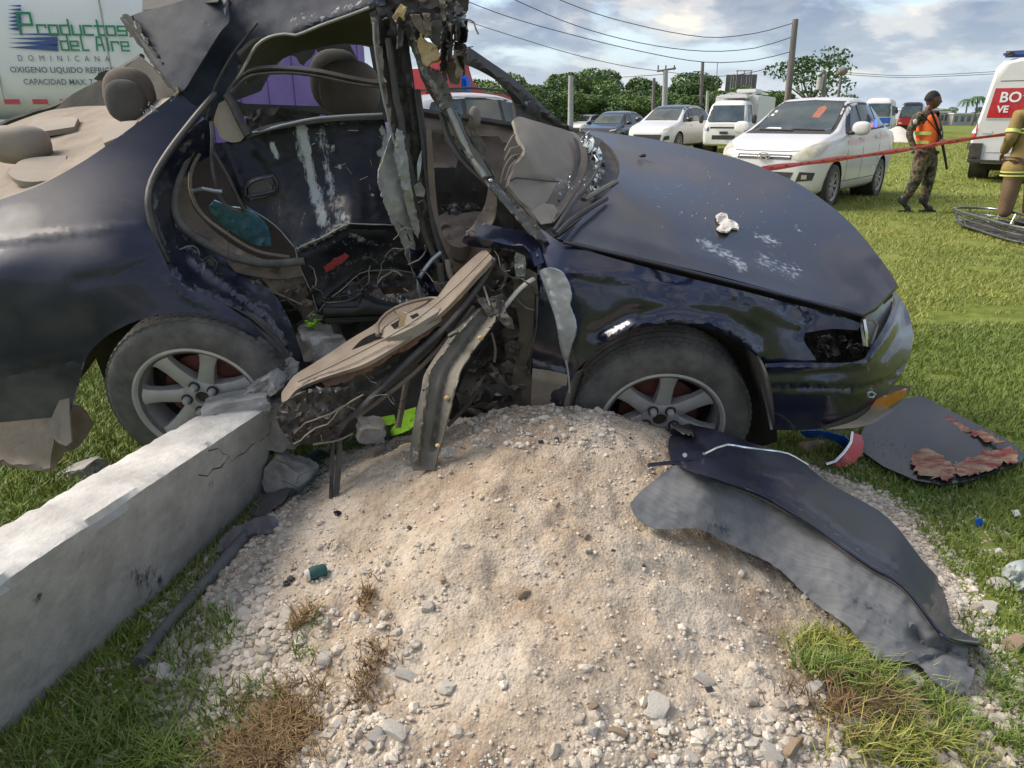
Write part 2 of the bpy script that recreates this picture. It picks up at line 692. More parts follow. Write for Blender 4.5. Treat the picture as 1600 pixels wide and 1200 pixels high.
M['navy'] = mat('navy_paint', (0.004, 0.007, 0.025), (0.006, 0.011, 0.043), rough=0.28, metal=0.5, scale=3, coat=1.0, bump=0.0004, bscale=3,
                wear_c=(0.34, 0.36, 0.37), dust_c=(0.14, 0.13, 0.125), dust=0.08, dscale=4.0)
M['navy_dusty'] = mat('dusty_navy_paint', (0.005, 0.008, 0.026), (0.012, 0.017, 0.050), rough=0.48, metal=0.3, scale=3, coat=0.22, bump=0.0004, bscale=4,
                      wear_c=(0.36, 0.36, 0.35), dust_c=(0.14, 0.135, 0.13), dust=0.20, dscale=3.6)
M['hood'] = mat('hood_paint', (0.006, 0.008, 0.02), (0.012, 0.014, 0.032), rough=0.3, metal=0.2, scale=2.0, coat=0.55, streak=(1, 1, 1),
                wear_c=(0.42, 0.45, 0.50), dust_c=(0.17, 0.15, 0.135), dust=0.20, dscale=3.4)
M['door_paint'] = mat('scuffed_door_paint', (0.004, 0.005, 0.013), (0.007, 0.009, 0.020), rough=0.36, metal=0.1, scale=4, coat=0.10, spec=0.22, bump=0.0005, bscale=18, wear_c=(0.36, 0.38, 0.39), dust_c=(0.13, 0.125, 0.12), dust=0.10, dscale=16, scr=0.8)  # blacker than the body paint: dark reflections put into the colour
M['navy_dull'] = mat('dull_roof_paint', (0.010, 0.015, 0.030), (0.026, 0.034, 0.054), rough=0.7, spec=0.22, metal=0.1, scale=4, bump=0.001, bscale=20, wear_c=(0.4, 0.42, 0.44), dust_c=(0.14, 0.145, 0.155), dust=0.22, dscale=8)
M['black_metal'] = mat('blackened_metal', (0.010, 0.010, 0.012), (0.035, 0.034, 0.036), rough=0.42, metal=0.4, scale=25, bump=0.002, bscale=35,
                       wear_c=(0.38, 0.39, 0.40), dust_c=(0.16, 0.14, 0.12), dust=0.45, dscale=18)
M['trim'] = mat('black_trim', (0.012, 0.012, 0.013), (0.03, 0.03, 0.032), rough=0.5, scale=20, dust_c=(0.16, 0.14, 0.12), dust=0.4, dscale=12,
                wear_c=(0.5, 0.5, 0.5))
M['rubber'] = mat('tyre_rubber', (0.022, 0.022, 0.023), (0.05, 0.048, 0.045), rough=0.75, scale=14, bump=0.0015, bscale=60, dust_c=(0.20, 0.19, 0.175), dust=0.6, dscale=9)
M['alloy'] = mat('alloy_rim', (0.36, 0.355, 0.34), (0.50, 0.49, 0.475), rough=0.42, metal=0.2, scale=12, dust_c=(0.22, 0.2, 0.18), dust=0.35, dscale=14)
M['disc'] = mat('brake_disc', (0.10, 0.035, 0.03), (0.20, 0.07, 0.055), rough=0.6, metal=0.3, scale=9)
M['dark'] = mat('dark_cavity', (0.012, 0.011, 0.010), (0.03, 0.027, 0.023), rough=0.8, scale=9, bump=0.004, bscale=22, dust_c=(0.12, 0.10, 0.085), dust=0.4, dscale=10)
M['primer'] = mat('bare_primer_metal', (0.16, 0.175, 0.165), (0.34, 0.35, 0.33), rough=0.5, metal=0.35, scale=9, bump=0.002, bscale=16,
                  dust_c=(0.24, 0.21, 0.17), dust=0.35, dscale=10)
M['olive'] = mat('dark_olive_metal', (0.050, 0.053, 0.045), (0.105, 0.105, 0.09), rough=0.45, metal=0.4, scale=7, bump=0.001, bscale=20,
                 wear_c=(0.35, 0.34, 0.31), dust_c=(0.2, 0.17, 0.14), dust=0.5, dscale=9)
M['silver'] = mat('bright_torn_metal', (0.30, 0.34, 0.38), (0.42, 0.46, 0.50), rough=0.35, metal=0.6, scale=6, dust_c=(0.25, 0.24, 0.22), dust=0.3)
M['brown'] = mat('brown_interior_plastic', (0.085, 0.062, 0.048), (0.15, 0.112, 0.088), rough=0.6, scale=7, bump=0.0007, bscale=90, dust_c=(0.30, 0.25, 0.20), dust=0.5, dscale=7)
M['tan'] = mat('tan_door_trim', (0.125, 0.088, 0.064), (0.21, 0.155, 0.115), rough=0.5, scale=6, bump=0.0008, bscale=60, dust_c=(0.36, 0.30, 0.235), dust=0.4, dscale=6)
M['dash'] = mat('dusty_dashboard', (0.17, 0.145, 0.12), (0.29, 0.25, 0.205), rough=0.75, scale=3.0, bump=0.0006, bscale=120, dust_c=(0.36, 0.31, 0.25), dust=0.5, dscale=5)
M['shelf'] = mat('dusty_parcel_shelf', (0.20, 0.165, 0.13), (0.34, 0.285, 0.225), rough=0.9, scale=7, bump=0.002, bscale=60)
M['fabric'] = mat('brown_seat_fabric', (0.075, 0.06, 0.05), (0.13, 0.105, 0.088), rough=0.95, scale=10, bump=0.0012, bscale=200, dust_c=(0.24, 0.2, 0.17), dust=0.4, dscale=6)
M['lining'] = mat('grey_roof_lining', (0.055, 0.052, 0.047), (0.10, 0.095, 0.085), rough=0.95, scale=8, bump=0.002, bscale=50)
M['foam'] = mat('yellow_foam', (0.42, 0.28, 0.12), (0.62, 0.48, 0.27), rough=0.95, scale=18, bump=0.006, bscale=45)
M['glassbits'] = mat('crushed_glass', (0.35, 0.42, 0.44), (0.62, 0.70, 0.72), rough=0.15, scale=30, island=True, spec=0.8)
M['greenglass'] = mat('green_glass', (0.12, 0.22, 0.20), (0.4, 0.52, 0.48), rough=0.2, scale=30, island=True, spec=0.8)
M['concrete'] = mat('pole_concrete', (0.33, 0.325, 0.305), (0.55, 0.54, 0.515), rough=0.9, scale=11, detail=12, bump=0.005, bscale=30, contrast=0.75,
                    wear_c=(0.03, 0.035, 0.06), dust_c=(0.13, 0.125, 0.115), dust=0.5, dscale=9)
M['concrete_lit'] = mat('lit_top_concrete', (0.40, 0.385, 0.36), (0.68, 0.66, 0.62), rough=0.9, scale=9, detail=12, bump=0.005, bscale=40)  # paler copy of the pole concrete: sunlight on the top painted in
M['rubble'] = mat('broken_concrete', (0.21, 0.20, 0.185), (0.42, 0.41, 0.385), rough=0.95, scale=14, detail=10, bump=0.008, bscale=30)
M['stone'] = mat('limestone', (0.36, 0.30, 0.235), (0.68, 0.62, 0.53), rough=0.9, scale=7, detail=8, bump=0.003, bscale=40, island=True, contrast=0.9)
M['white_stone'] = mat('white_limestone', (0.52, 0.47, 0.40), (0.74, 0.71, 0.65), rough=0.9, scale=10, bump=0.003, bscale=40)
M['brown_stone'] = mat('brown_stone', (0.28, 0.19, 0.125), (0.48, 0.37, 0.26), rough=0.9, scale=14, bump=0.003, bscale=40)
M['clay'] = mat('grey_conduit', (0.055, 0.062, 0.078), (0.10, 0.108, 0.125), rough=0.6, scale=18, bump=0.0006, dust_c=(0.3, 0.27, 0.23), dust=0.35, dscale=12)
M['green_net'] = mat('green_netting', (0.012, 0.055, 0.05), (0.03, 0.15, 0.13), rough=0.7, scale=30, island=True)
M['lime'] = mat('lime_cloth', (0.28, 0.62, 0.02), (0.42, 0.80, 0.05), rough=0.8, scale=12, bump=0.002)
M['blue_bag'] = mat('blue_plastic', (0.03, 0.15, 0.32), (0.09, 0.30, 0.52), rough=0.28, scale=14, bump=0.01, bscale=26, spec=0.7)
M['bright_blue'] = mat('bright_blue_plastic', (0.0, 0.08, 0.55), (0.01, 0.16, 0.75), rough=0.35, scale=12)
M['white_paint'] = mat('white_car_paint', (0.70, 0.69, 0.68), (0.76, 0.755, 0.745), rough=0.3, scale=2, coat=0.7, dust_c=(0.5, 0.46, 0.4), dust=0.2)
M['white_plain'] = mat('white_plastic', (0.68, 0.67, 0.66), (0.76, 0.75, 0.74), rough=0.5, scale=6)
M['tank_white'] = mat('tank_white', (0.80, 0.80, 0.83), (0.86, 0.86, 0.89), rough=0.45, scale=2)
M['black_paint'] = mat('black_car_paint', (0.008, 0.008, 0.01), (0.014, 0.014, 0.017), rough=0.25, coat=0.8, scale=3)
M['glass'] = mat('dark_car_glass', (0.018, 0.028, 0.03), (0.10, 0.13, 0.13), rough=0.06, scale=1.3, spec=1.0, contrast=0.6, rvar=0.02)  # opaque; paler blotches stand in for reflections and the interior
M['seethru'] = mat('clear_car_glass', (0.22, 0.28, 0.28), (0.30, 0.36, 0.36), rough=0.03, scale=2, spec=0.9, alpha=0.33, rvar=0.0)
M['lamp_glass'] = mat('yellowed_headlight', (0.42, 0.39, 0.28), (0.66, 0.64, 0.52), rough=0.15, scale=9, coat=0.8)
M['red_lens'] = mat('red_lens', (0.42, 0.01, 0.012), (0.60, 0.03, 0.03), rough=0.15, scale=12, coat=0.5)
M['amber'] = mat('amber_lens', (0.36, 0.11, 0.012), (0.52, 0.19, 0.03), rough=0.2, scale=30, coat=0.5)
M['chrome'] = mat('chrome', (0.62, 0.62, 0.62), (0.75, 0.75, 0.75), rough=0.14, metal=1.0, scale=6)
M['red_paint'] = mat('red_truck_paint', (0.34, 0.012, 0.02), (0.46, 0.02, 0.03), rough=0.4, scale=4, coat=0.3)
M['blue_paint'] = mat('blue_bus_paint', (0.012, 0.09, 0.42), (0.02, 0.13, 0.52), rough=0.3, scale=4, coat=0.6)
M['purple'] = mat('purple_panel', (0.155, 0.095, 0.32), (0.215, 0.135, 0.40), rough=0.5, scale=3)
M['wood'] = mat('weathered_wood', (0.13, 0.115, 0.10), (0.26, 0.235, 0.21), rough=0.9, scale=5, streak=(1, 1, 0.1), bump=0.004)
M['pole_grey'] = mat('grey_concrete_post', (0.36, 0.355, 0.34), (0.50, 0.49, 0.47), rough=0.9, scale=4)
M['wire'] = mat('black_cable', (0.02, 0.02, 0.022), (0.03, 0.03, 0.03), rough=0.6)
M['asphalt'] = mat('asphalt', (0.045, 0.045, 0.046), (0.07, 0.069, 0.067), rough=0.9, scale=20, bump=0.004)
M['leaf'] = mat('tree_leaves', (0.055, 0.115, 0.030), (0.19, 0.28, 0.075), rough=0.65, scale=0.6, island=True, contrast=0.9)  # both leaf colours lightened to carry a little distance haze
M['leaf_dark'] = mat('dark_tree_leaves', (0.035, 0.08, 0.026), (0.11, 0.19, 0.055), rough=0.65, scale=0.6, island=True, contrast=0.9)
M['bark'] = mat('bark', (0.09, 0.072, 0.055), (0.18, 0.15, 0.12), rough=0.95, scale=9, bump=0.01)
M['grass'] = mat('grass_blades', (0.11, 0.165, 0.02), (0.42, 0.41, 0.10), rough=0.6, scale=0.55, island=True, contrast=1.0)
M['grass_green'] = mat('green_grass_blades', (0.06, 0.12, 0.016), (0.24, 0.31, 0.06), rough=0.55, scale=3, island=True, contrast=1.0)
M['grass_dry'] = mat('dry_grass_blades', (0.13, 0.07, 0.03), (0.42, 0.29, 0.14), rough=0.8, scale=6, island=True, contrast=1.0)
M['skin'] = mat('brown_skin', (0.10, 0.048, 0.030), (0.14, 0.068, 0.043), rough=0.5, scale=20, subsurf=0.05)
M['hair'] = mat('black_hair', (0.008, 0.007, 0.007), (0.015, 0.013, 0.012), rough=0.8, scale=60)
M['orange'] = mat('orange_vest', (0.85, 0.13, 0.02), (0.95, 0.19, 0.035), rough=0.75, scale=9, bump=0.004)
M['reflect'] = mat('lime_reflective_band', (0.55, 0.62, 0.12), (0.70, 0.74, 0.25), rough=0.5, scale=20)
M['boots'] = mat('black_boots', (0.010, 0.010, 0.010), (0.02, 0.02, 0.02), rough=0.45, scale=20)
M['gun'] = mat('black_gun_metal', (0.010, 0.010, 0.011), (0.02, 0.02, 0.022), rough=0.4, metal=0.3, scale=20)
M['turnout'] = mat('tan_turnout_cloth', (0.20, 0.135, 0.045), (0.33, 0.235, 0.085), rough=0.9, scale=5, bump=0.01, bscale=9)
M['turnout_dark'] = mat('brown_turnout_trousers', (0.12, 0.075, 0.04), (0.21, 0.14, 0.08), rough=0.9, scale=5, bump=0.01, bscale=9)
M['yellow_plastic'] = mat('yellow_helmet', (0.72, 0.50, 0.02), (0.82, 0.60, 0.05), rough=0.35, scale=5)
M['steel'] = mat('stretcher_steel', (0.22, 0.22, 0.215), (0.42, 0.42, 0.41), rough=0.3, metal=0.9, scale=9)
M['tape'] = mat('red_tape', (0.60, 0.025, 0.03), (0.72, 0.05, 0.05), rough=0.35, scale=12)
M['green_text'] = mat('green_lettering', (0.02, 0.22, 0.115), (0.03, 0.26, 0.14), rough=0.5)
M['blue_text'] = mat('blue_lettering', (0.05, 0.09, 0.28), (0.06, 0.11, 0.32), rough=0.5)
M['grey_text'] = mat('slate_lettering', (0.12, 0.14, 0.19), (0.15, 0.17, 0.22), rough=0.5)
M['white_text'] = mat('white_lettering', (0.8, 0.8, 0.8), (0.85, 0.85, 0.85), rough=0.5)
M['soil'] = mat('turned_soil', (0.07, 0.043, 0.025), (0.16, 0.10, 0.06), rough=1, scale=30, bump=0.01)
M['yellow_leaf'] = mat('yellow_leaves', (0.50, 0.38, 0.03), (0.70, 0.56, 0.07), rough=0.7, scale=20, island=True)
M['clear_litter'] = mat('clear_plastic', (0.6, 0.64, 0.64), (0.75, 0.78, 0.78), rough=0.25, scale=9, alpha=0.6)
def camo():
    m = bpy.data.materials.new('camouflage_cloth')
    m.use_nodes = True
    nt = m.node_tree
    bs = nt.nodes['Principled BSDF']
    tc = nt.nodes.new('ShaderNodeTexCoord')
    nz = nt.nodes.new('ShaderNodeTexNoise')
    nz.inputs['Scale'].default_value = 11
    nz.inputs['Detail'].default_value = 2
    nz.inputs['Distortion'].default_value = 0.8
    nt.links.new(tc.outputs['Object'], nz.inputs['Vector'])
    r = nt.nodes.new('ShaderNodeValToRGB')
    r.color_ramp.interpolation = 'CONSTANT'
    for i in range(2):
        r.color_ramp.elements.new(0.5)
    for e, (p, c) in zip(r.color_ramp.elements, [(0, (0.022, 0.022, 0.018)), (0.43, (0.075, 0.07, 0.038)), (0.52, (0.17, 0.135, 0.085)), (0.60, (0.06, 0.038, 0.024))]):
        e.position = p
        e.color = (*c, 1)
    nt.links.new(nz.outputs['Fac'], r.inputs[0])
    nt.links.new(r.outputs[0], bs.inputs['Base Color'])
    bs.inputs['Roughness'].default_value = 0.9
    return m
M['camo'] = camo()
def sand():
    m = bpy.data.materials.new('sandy_fill')
    m.use_nodes = True
    nt = m.node_tree
    L = nt.links.new
    bs = nt.nodes['Principled BSDF']
    tc = nt.nodes.new('ShaderNodeTexCoord')
    def nz(s, d=8, r=0.6):
        n = nt.nodes.new('ShaderNodeTexNoise')
        n.inputs['Scale'].default_value = s
        n.inputs['Detail'].default_value = d
        n.inputs['Roughness'].default_value = r
        L(tc.outputs['Object'], n.inputs['Vector'])
        return n.outputs['Fac']
    def ramp(f, st):
        r = nt.nodes.new('ShaderNodeValToRGB')
        while len(r.color_ramp.elements) < len(st):
            r.color_ramp.elements.new(0.5)
        for e, (p, c) in zip(r.color_ramp.elements, st):
            e.position = p
            e.color = (*c, 1)
        L(f, r.inputs[0])
        return r.outputs[0]
    a = ramp(nz(3.2, 10, 0.62), [(0.33, (0.33, 0.235, 0.165)), (0.45, (0.48, 0.39, 0.295)), (0.60, (0.59, 0.51, 0.415))])
    b = ramp(nz(60, 6, 0.75), [(0.30, (0.62, 0.60, 0.58)), (0.52, (1, 1, 1)), (0.72, (1.12, 1.12, 1.12))])
    mx = nt.nodes.new('ShaderNodeMixRGB')
    mx.blend_type = 'MULTIPLY'
    mx.inputs[0].default_value = 1
    L(a, mx.inputs[1])
    L(b, mx.inputs[2])
    L(mx.outputs[0], bs.inputs['Base Color'])
    bs.inputs['Roughness'].default_value = 1.0
    bs.inputs['Specular IOR Level'].default_value = 0.2
    bp = nt.nodes.new('ShaderNodeBump')
    bp.inputs['Distance'].default_value = 0.006
    bp.inputs['Strength'].default_value = 0.9
    L(nz(90, 8, 0.75), bp.inputs['Height'])
    vo = nt.nodes.new('ShaderNodeTexVoronoi')
    vo.inputs['Scale'].default_value = 130
    L(tc.outputs['Object'], vo.inputs['Vector'])
    bp2 = nt.nodes.new('ShaderNodeBump')
    bp2.invert = True
    bp2.inputs['Distance'].default_value = 0.003
    bp2.inputs['Strength'].default_value = 0.8
    L(vo.outputs['Distance'], bp2.inputs['Height'])
    L(bp.outputs[0], bp2.inputs['Normal'])
    L(bp2.outputs[0], bs.inputs['Normal'])
    return m
M['sand'] = sand()
def field():
    m = bpy.data.materials.new('field_turf')
    m.use_nodes = True
    nt = m.node_tree
    L = nt.links.new
    bs = nt.nodes['Principled BSDF']
    tc = nt.nodes.new('ShaderNodeTexCoord')
    out = []
    for s, d in ((0.35, 8), (9, 8)):
        n = nt.nodes.new('ShaderNodeTexNoise')
        n.inputs['Scale'].default_value = s
        n.inputs['Detail'].default_value = d
        n.inputs['Roughness'].default_value = 0.65
        L(tc.outputs['Object'], n.inputs['Vector'])
        out.append(n.outputs['Fac'])
    ad = nt.nodes.new('ShaderNodeMath')
    ad.operation = 'MULTIPLY_ADD'
    L(out[1], ad.inputs[0])
    ad.inputs[1].default_value = 0.5
    sb = nt.nodes.new('ShaderNodeMath')
    sb.operation = 'MULTIPLY'
    sb.inputs[1].default_value = 0.5
    L(out[0], sb.inputs[0])
    L(sb.outputs[0], ad.inputs[2])
    r = nt.nodes.new('ShaderNodeValToRGB')
    for i in range(1):
        r.color_ramp.elements.new(0.5)
    for e, (p, c) in zip(r.color_ramp.elements, [(0.36, (0.09, 0.12, 0.022)), (0.5, (0.17, 0.205, 0.045)), (0.64, (0.29, 0.28, 0.10))]):
        e.position = p
        e.color = (*c, 1)
    L(ad.outputs[0], r.inputs[0])
    L(r.outputs[0], bs.inputs['Base Color'])
    bs.inputs['Roughness'].default_value = 1
    bs.inputs['Specular IOR Level'].default_value = 0.1
    bp = nt.nodes.new('ShaderNodeBump')
    bp.inputs['Distance'].default_value = 0.02
    L(out[1], bp.inputs['Height'])
    L(bp.outputs[0], bs.inputs['Normal'])
    return m
M['field'] = field()
def build_ground():
    xs = [-700, -60, -10, 10, 60, 900]
    ys = [-30, 0, 4, 5, 6, 7, 8, 9, 14, 30, 80, 300, 1500]
    V = [(x, y, gz(y)) for y in ys for x in xs]
    n = len(xs)
    F = [(j * n + i, j * n + i + 1, (j + 1) * n + i + 1, (j + 1) * n + i) for j in range(len(ys) - 1) for i in range(n - 1)]
    o = add_mesh('ground', V, F, M['field'])
    tag(o, 'flat grassy field with short sunlit turf', kind='structure')
    a, b = Vector((-14, 4.5, 0)), Vector((150, 262, 0))
    d = (b - a).normalized()
    nn = Vector((-d.y, d.x, 0))
    V, F = [], []
    k = 60
    for i in range(k + 1):
        p = a + (b - a) * (i / k) ** 1.6
        for w in (0.0, 7.5):
            q = p + nn * (w + 1.2)
            V.append((q.x, q.y, gz(q.y) + 0.008))
    F = [(2 * i, 2 * i + 2, 2 * i + 3, 2 * i + 1) for i in range(k)]
    o = add_mesh('road', V, F, M['asphalt'])
    tag(o, 'grey asphalt road running past the field', kind='structure')
build_ground()
def sm(t):
    t = min(1, max(0, t))
    return t * t * (3 - 2 * t)
def mh_base(x, y):
    dx = (x - 0.10) / (1.22 if x > 0.1 else 1.10)
    yc = 1.95
    dy = (y - yc) / (1.42 if y < yc else 0.75)
    r = math.hypot(dx, dy)
    h = 0.375 * (0.55 * sm(1 - r) + 0.45 * max(0, 1 - r)) / 0.98
    return h
def mh(x, y):
    p = Vector((x, y, 0))
    h = mh_base(x, y)
    k = min(1, h * 12)
    h += 0.024 * noise.noise(p * 5.0) * k + 0.010 * noise.noise(p * 14 + Vector((5, 0, 0))) * k
    h += (max(0, noise.noise(p * 11 + Vector((1, 7, 0))) - .22) * .024 - max(0, noise.noise(p * 9 + Vector((4, 1, 0))) - .30) * .03) * k
    for hx, hy, hr, hd in ((-0.33, 1.62, 0.12, 0.05), (-0.14, 1.68, 0.08, 0.03), (0.62, 1.35, 0.22, 0.045), (0.25, 1.55, 0.10, 0.028), (.02, 1.36, .12, .03), (-.25, 1.25, .16, .028), (.36, 1.2, .1, .02)):
        d2 = ((x - hx) ** 2 + (y - hy) ** 2) / hr ** 2
        if d2 < 5:
            h -= hd * math.exp(-d2) * k
    return 0.158 + h
def build_mound():
    nx, ny = 330, 290
    x0, x1, y0, y1 = -1.25, 1.55, 0.35, 2.75
    V = np.zeros((nx * ny, 3), np.float32)
    i = 0
    for a in range(ny):
        y = y0 + (y1 - y0) * a / (ny - 1)
        for b in range(nx):
            x = x0 + (x1 - x0) * b / (nx - 1)
            p = Vector((x, y, 0))
            z = mh(x, y)
            k = min(1, max(0, (z - 0.155) * 25))
            z += (0.0065 * noise.noise(p * 22) + 0.0045 * noise.noise(p * 34) + 0.0030 * noise.noise(p * 70) + 0.0022 * noise.noise(p * 130)) * k
            V[i] = (x, y, z)
            i += 1
    ii = np.arange(nx * ny).reshape(ny, nx)
    F = np.stack([ii[:-1, :-1].ravel(), ii[:-1, 1:].ravel(), ii[1:, 1:].ravel(), ii[1:, :-1].ravel()], 1)
    o = link('sand_mound', mesh_np('sand_mound', V, F), M['sand'])
    tag(o, 'pale sandy fill heaped against the wrecked sedan', kind='structure')
build_mound()
def ico(sub):
    bm = bmesh.new()
    bmesh.ops.create_icosphere(bm, subdivisions=sub, radius=1)
    V = np.array([v.co[:] for v in bm.verts])
    F = np.array([[v.index for v in f.verts] for f in bm.faces])
    bm.free()
    return V, F
def surf(x, y):
    return max(mh(x, y), gz(y))
def on_screen(p, m=10):
    r = Vector(p) - Vector((0, 0, CAMZ))
    dep = r.y * CP - r.z * SP
    if dep <= 0.05:
        return False
    px = 800 + FP * r.x / dep
    py = 600 - FP * (r.y * SP + r.z * CP) / dep
    return -m < px < 1600 + m and -m < py < 1200 + m
def proj(p):
    r = Vector(p) - Vector((0, 0, CAMZ))
    dep = r.y * CP - r.z * SP
    return 800 + FP * r.x / dep, 600 - FP * (r.y * SP + r.z * CP) / dep
def pole_x(y):
    return -0.95 + (y - 1.11) * 0.245
def stone_density(x, y):
    """how stony the place is, 0..1"""
    h = mh_base(x, y)
    px, py = proj((x, y, surf(x, y)))
    d = 0.04
    if h < 0.16:
        d += 0.10
    if h < 0.10:
        d += 0.5 if (px > 1100 or px < 640) else 0.16
    if h < 0.004:
        d *= 0.12 if x > 0 else 0.25
    if py > 1120 and px > 900:
        d += 0.5
    if 250 < px < 420 and py > 930:
        d += 0.5
    if px < 700 and py > 850 and px > 300:
        d += 0.10
    if py < 700 and 700 < px < 960:
        d += 0.3
    return min(1, d)
def build_stones():
    V0, F0 = ico(1)
    Vs, Fs = [], []
    n = 0
    tries = 0
    off = 0
    while n < 34000 and tries < 300000:
        tries += 1
        x, y = rnd.uniform(-1.2, 1.5), rnd.uniform(0.75, 2.4)
        if x < pole_x(y) - 0.07 and y < 2.1:
            continue
        if rnd.random() > stone_density(x, y) + 0.05:
            continue
        z = surf(x, y)
        if not on_screen((x, y, z), 20):
            continue
        s = 0.0016 + 0.0045 * rnd.random() ** 2.6
        if rnd.random() < stone_density(x, y) * 0.35:
            s *= 2.3
        sc = np.array([rnd.uniform(.7, 1.3), rnd.uniform(.7, 1.3), rnd.uniform(.5, .9)]) * s
        V = V0 * (1 + nrs.uniform(-.22, .22, (len(V0), 1))) * sc
        a = rnd.uniform(0, 6.28)
        R = np.array([[cos(a), -sin(a), 0], [sin(a), cos(a), 0], [0, 0, 1]])
        Vs.append(V @ R.T + np.array([x, y, z + sc[2] * 0.25]))
        Fs.append(F0 + off)
        off += len(V0)
        n += 1
    o = link('gravel', mesh_np('gravel', np.concatenate(Vs), np.concatenate(Fs), False), M['stone'])
    tag(o, 'fine pale gravel and grit strewn over the sandy mound', kind='stuff')
    meshes = []
    for k in range(9):
        bm = bmesh.new()
        bmesh.ops.create_icosphere(bm, subdivisions=2, radius=1)
        for v in bm.verts:
            p = v.co.copy()
            d = 1 + 0.5 * noise.noise(p * 1.1 + Vector((k * 7, 0, 0))) + 0.14 * noise.noise(p * 2.9 + Vector((k * 3, 9, 0)))
            v.co = p * d
            for ax in range(3):     # flat faces
                lim = 0.52 + 0.13 * ((k + ax) % 3)
                v.co[ax] = max(-lim, min(lim, v.co[ax]))
        me = bpy.data.meshes.new('stone')
        bm.to_mesh(me)
        bm.free()
        me.polygons.foreach_set('use_smooth', [True] * len(me.polygons))
        me.set_sharp_from_angle(angle=radians(34))
        me.materials.append(M['brown_stone'] if k == 8 else (M['white_stone'] if k % 3 else M['stone']))
        meshes.append(me)
    def put(x, y, s, k, label, group, dz=0.12):
        o = bpy.data.objects.new('stone', meshes[k])
        o.location = (x, y, surf(x, y) + s * dz)
        o.scale = (s * rnd.uniform(.85, 1.5), s * rnd.uniform(.7, 1.0), s * rnd.uniform(.45, .75))
        o.rotation_euler = (rnd.uniform(-.5, .5), rnd.uniform(-.5, .5), rnd.uniform(0, 6.28))
        COL.objects.link(o)
        tag(o, label, 'stone', group)
        return o
    cnt = 0
    t = 0
    while cnt < 285 and t < 60000:
        t += 1
        x, y = rnd.uniform(-1.2, 1.5), rnd.uniform(0.8, 2.25)
        if x < pole_x(y) - 0.04 and y < 2.1:
            continue
        if rnd.random() > stone_density(x, y) ** 1.3:
            continue
        z = surf(x, y)
        if not on_screen((x, y, z), -4):
            continue
        px, py = proj((x, y, z))
        if 960 < px < 1520 and 640 < py < 1030 and (py - 700) < (px - 960) * 0.62 + 120 and (py - 660) > (px - 1330) * 1.2:
            continue
        s = 0.0085 + 0.017 * rnd.random() ** 2.2
        k = rnd.choice([0, 1, 2, 3, 4, 5, 6, 7, 1, 2, 4, 5, 8])
        if px > 1150:
            g = ('pale stone in the stony rim between the torn door skin and the grass', 'loose stones along the right rim of the mound')
        elif py > 1000:
            g = ('pale stone lying low on the sandy mound among finer gravel', 'loose stones at the foot of the mound')
        elif px < 520:
            g = ('pale stone beside the grey conduit and fallen concrete pole', 'loose stones along the fallen pole')
        else:
            g = ('small pale stone high on the sandy mound near the wreck', 'loose stones on top of the mound')
        put(x, y, s, k, g[0], g[1])
        cnt += 1
    for px, py, s, k, lab in (
            (818, 925, 0.020, 8, 'rusty brown stone halfway up the sandy mound'),
            (1235, 1168, 0.026, 8, 'rounded brown stone at the bottom edge beside white stones'),
            (1205, 1180, 0.032, 1, 'flat white angular stone left of the rounded brown stone'),
            (1100, 1062, 0.024, 2, 'white angular stone alone on bare sand below the torn door skin'),
            (1025, 1110, 0.035, 4, 'large flat pale stone half sunk in the sand at the bottom'),
            (262, 1058, 0.036, 1, 'large white stone below the end of the grey conduit'),
            (215, 1096, 0.020, 2, 'round white pebble in green grass below the fallen pole'),
            (1330, 712, 0.050, 4, 'big pale stone under the bumper beside the blue plastic'),
            (1268, 700, 0.052, 8, 'big brown stone behind the front wheel under the bumper'),
            (1580, 1010, 0.040, 8, 'brown stone on the stony rim at the right edge'),
            (1560, 915, 0.034, 1, 'large white stone beside clear plastic litter'),
            (1545, 950, 0.026, 4, 'tan stone just below the large white stone'),
            (1420, 1060, 0.034, 4, 'rounded grey pebble beside the torn lower end of the door skin'),
            (610, 700, 0.03, 1, 'pale chunk of limestone by the dangling grey beam'),
            (770, 646, 0.022, 2, 'white stone on the crest of the mound under the wreck'),
            (900, 655, 0.020, 1, 'white stone on the crest left of the front wheel'),
            (1400, 1172, 0.030, 4, 'pale stone at the foot of the uprooted turf clump'),
    ):
        z = 0.30
        for _ in range(6):
            q = PZ(px, py, z)
            z = surf(q.x, q.y)
        o = put(q.x, q.y, s, k, lab, None)
build_stones()
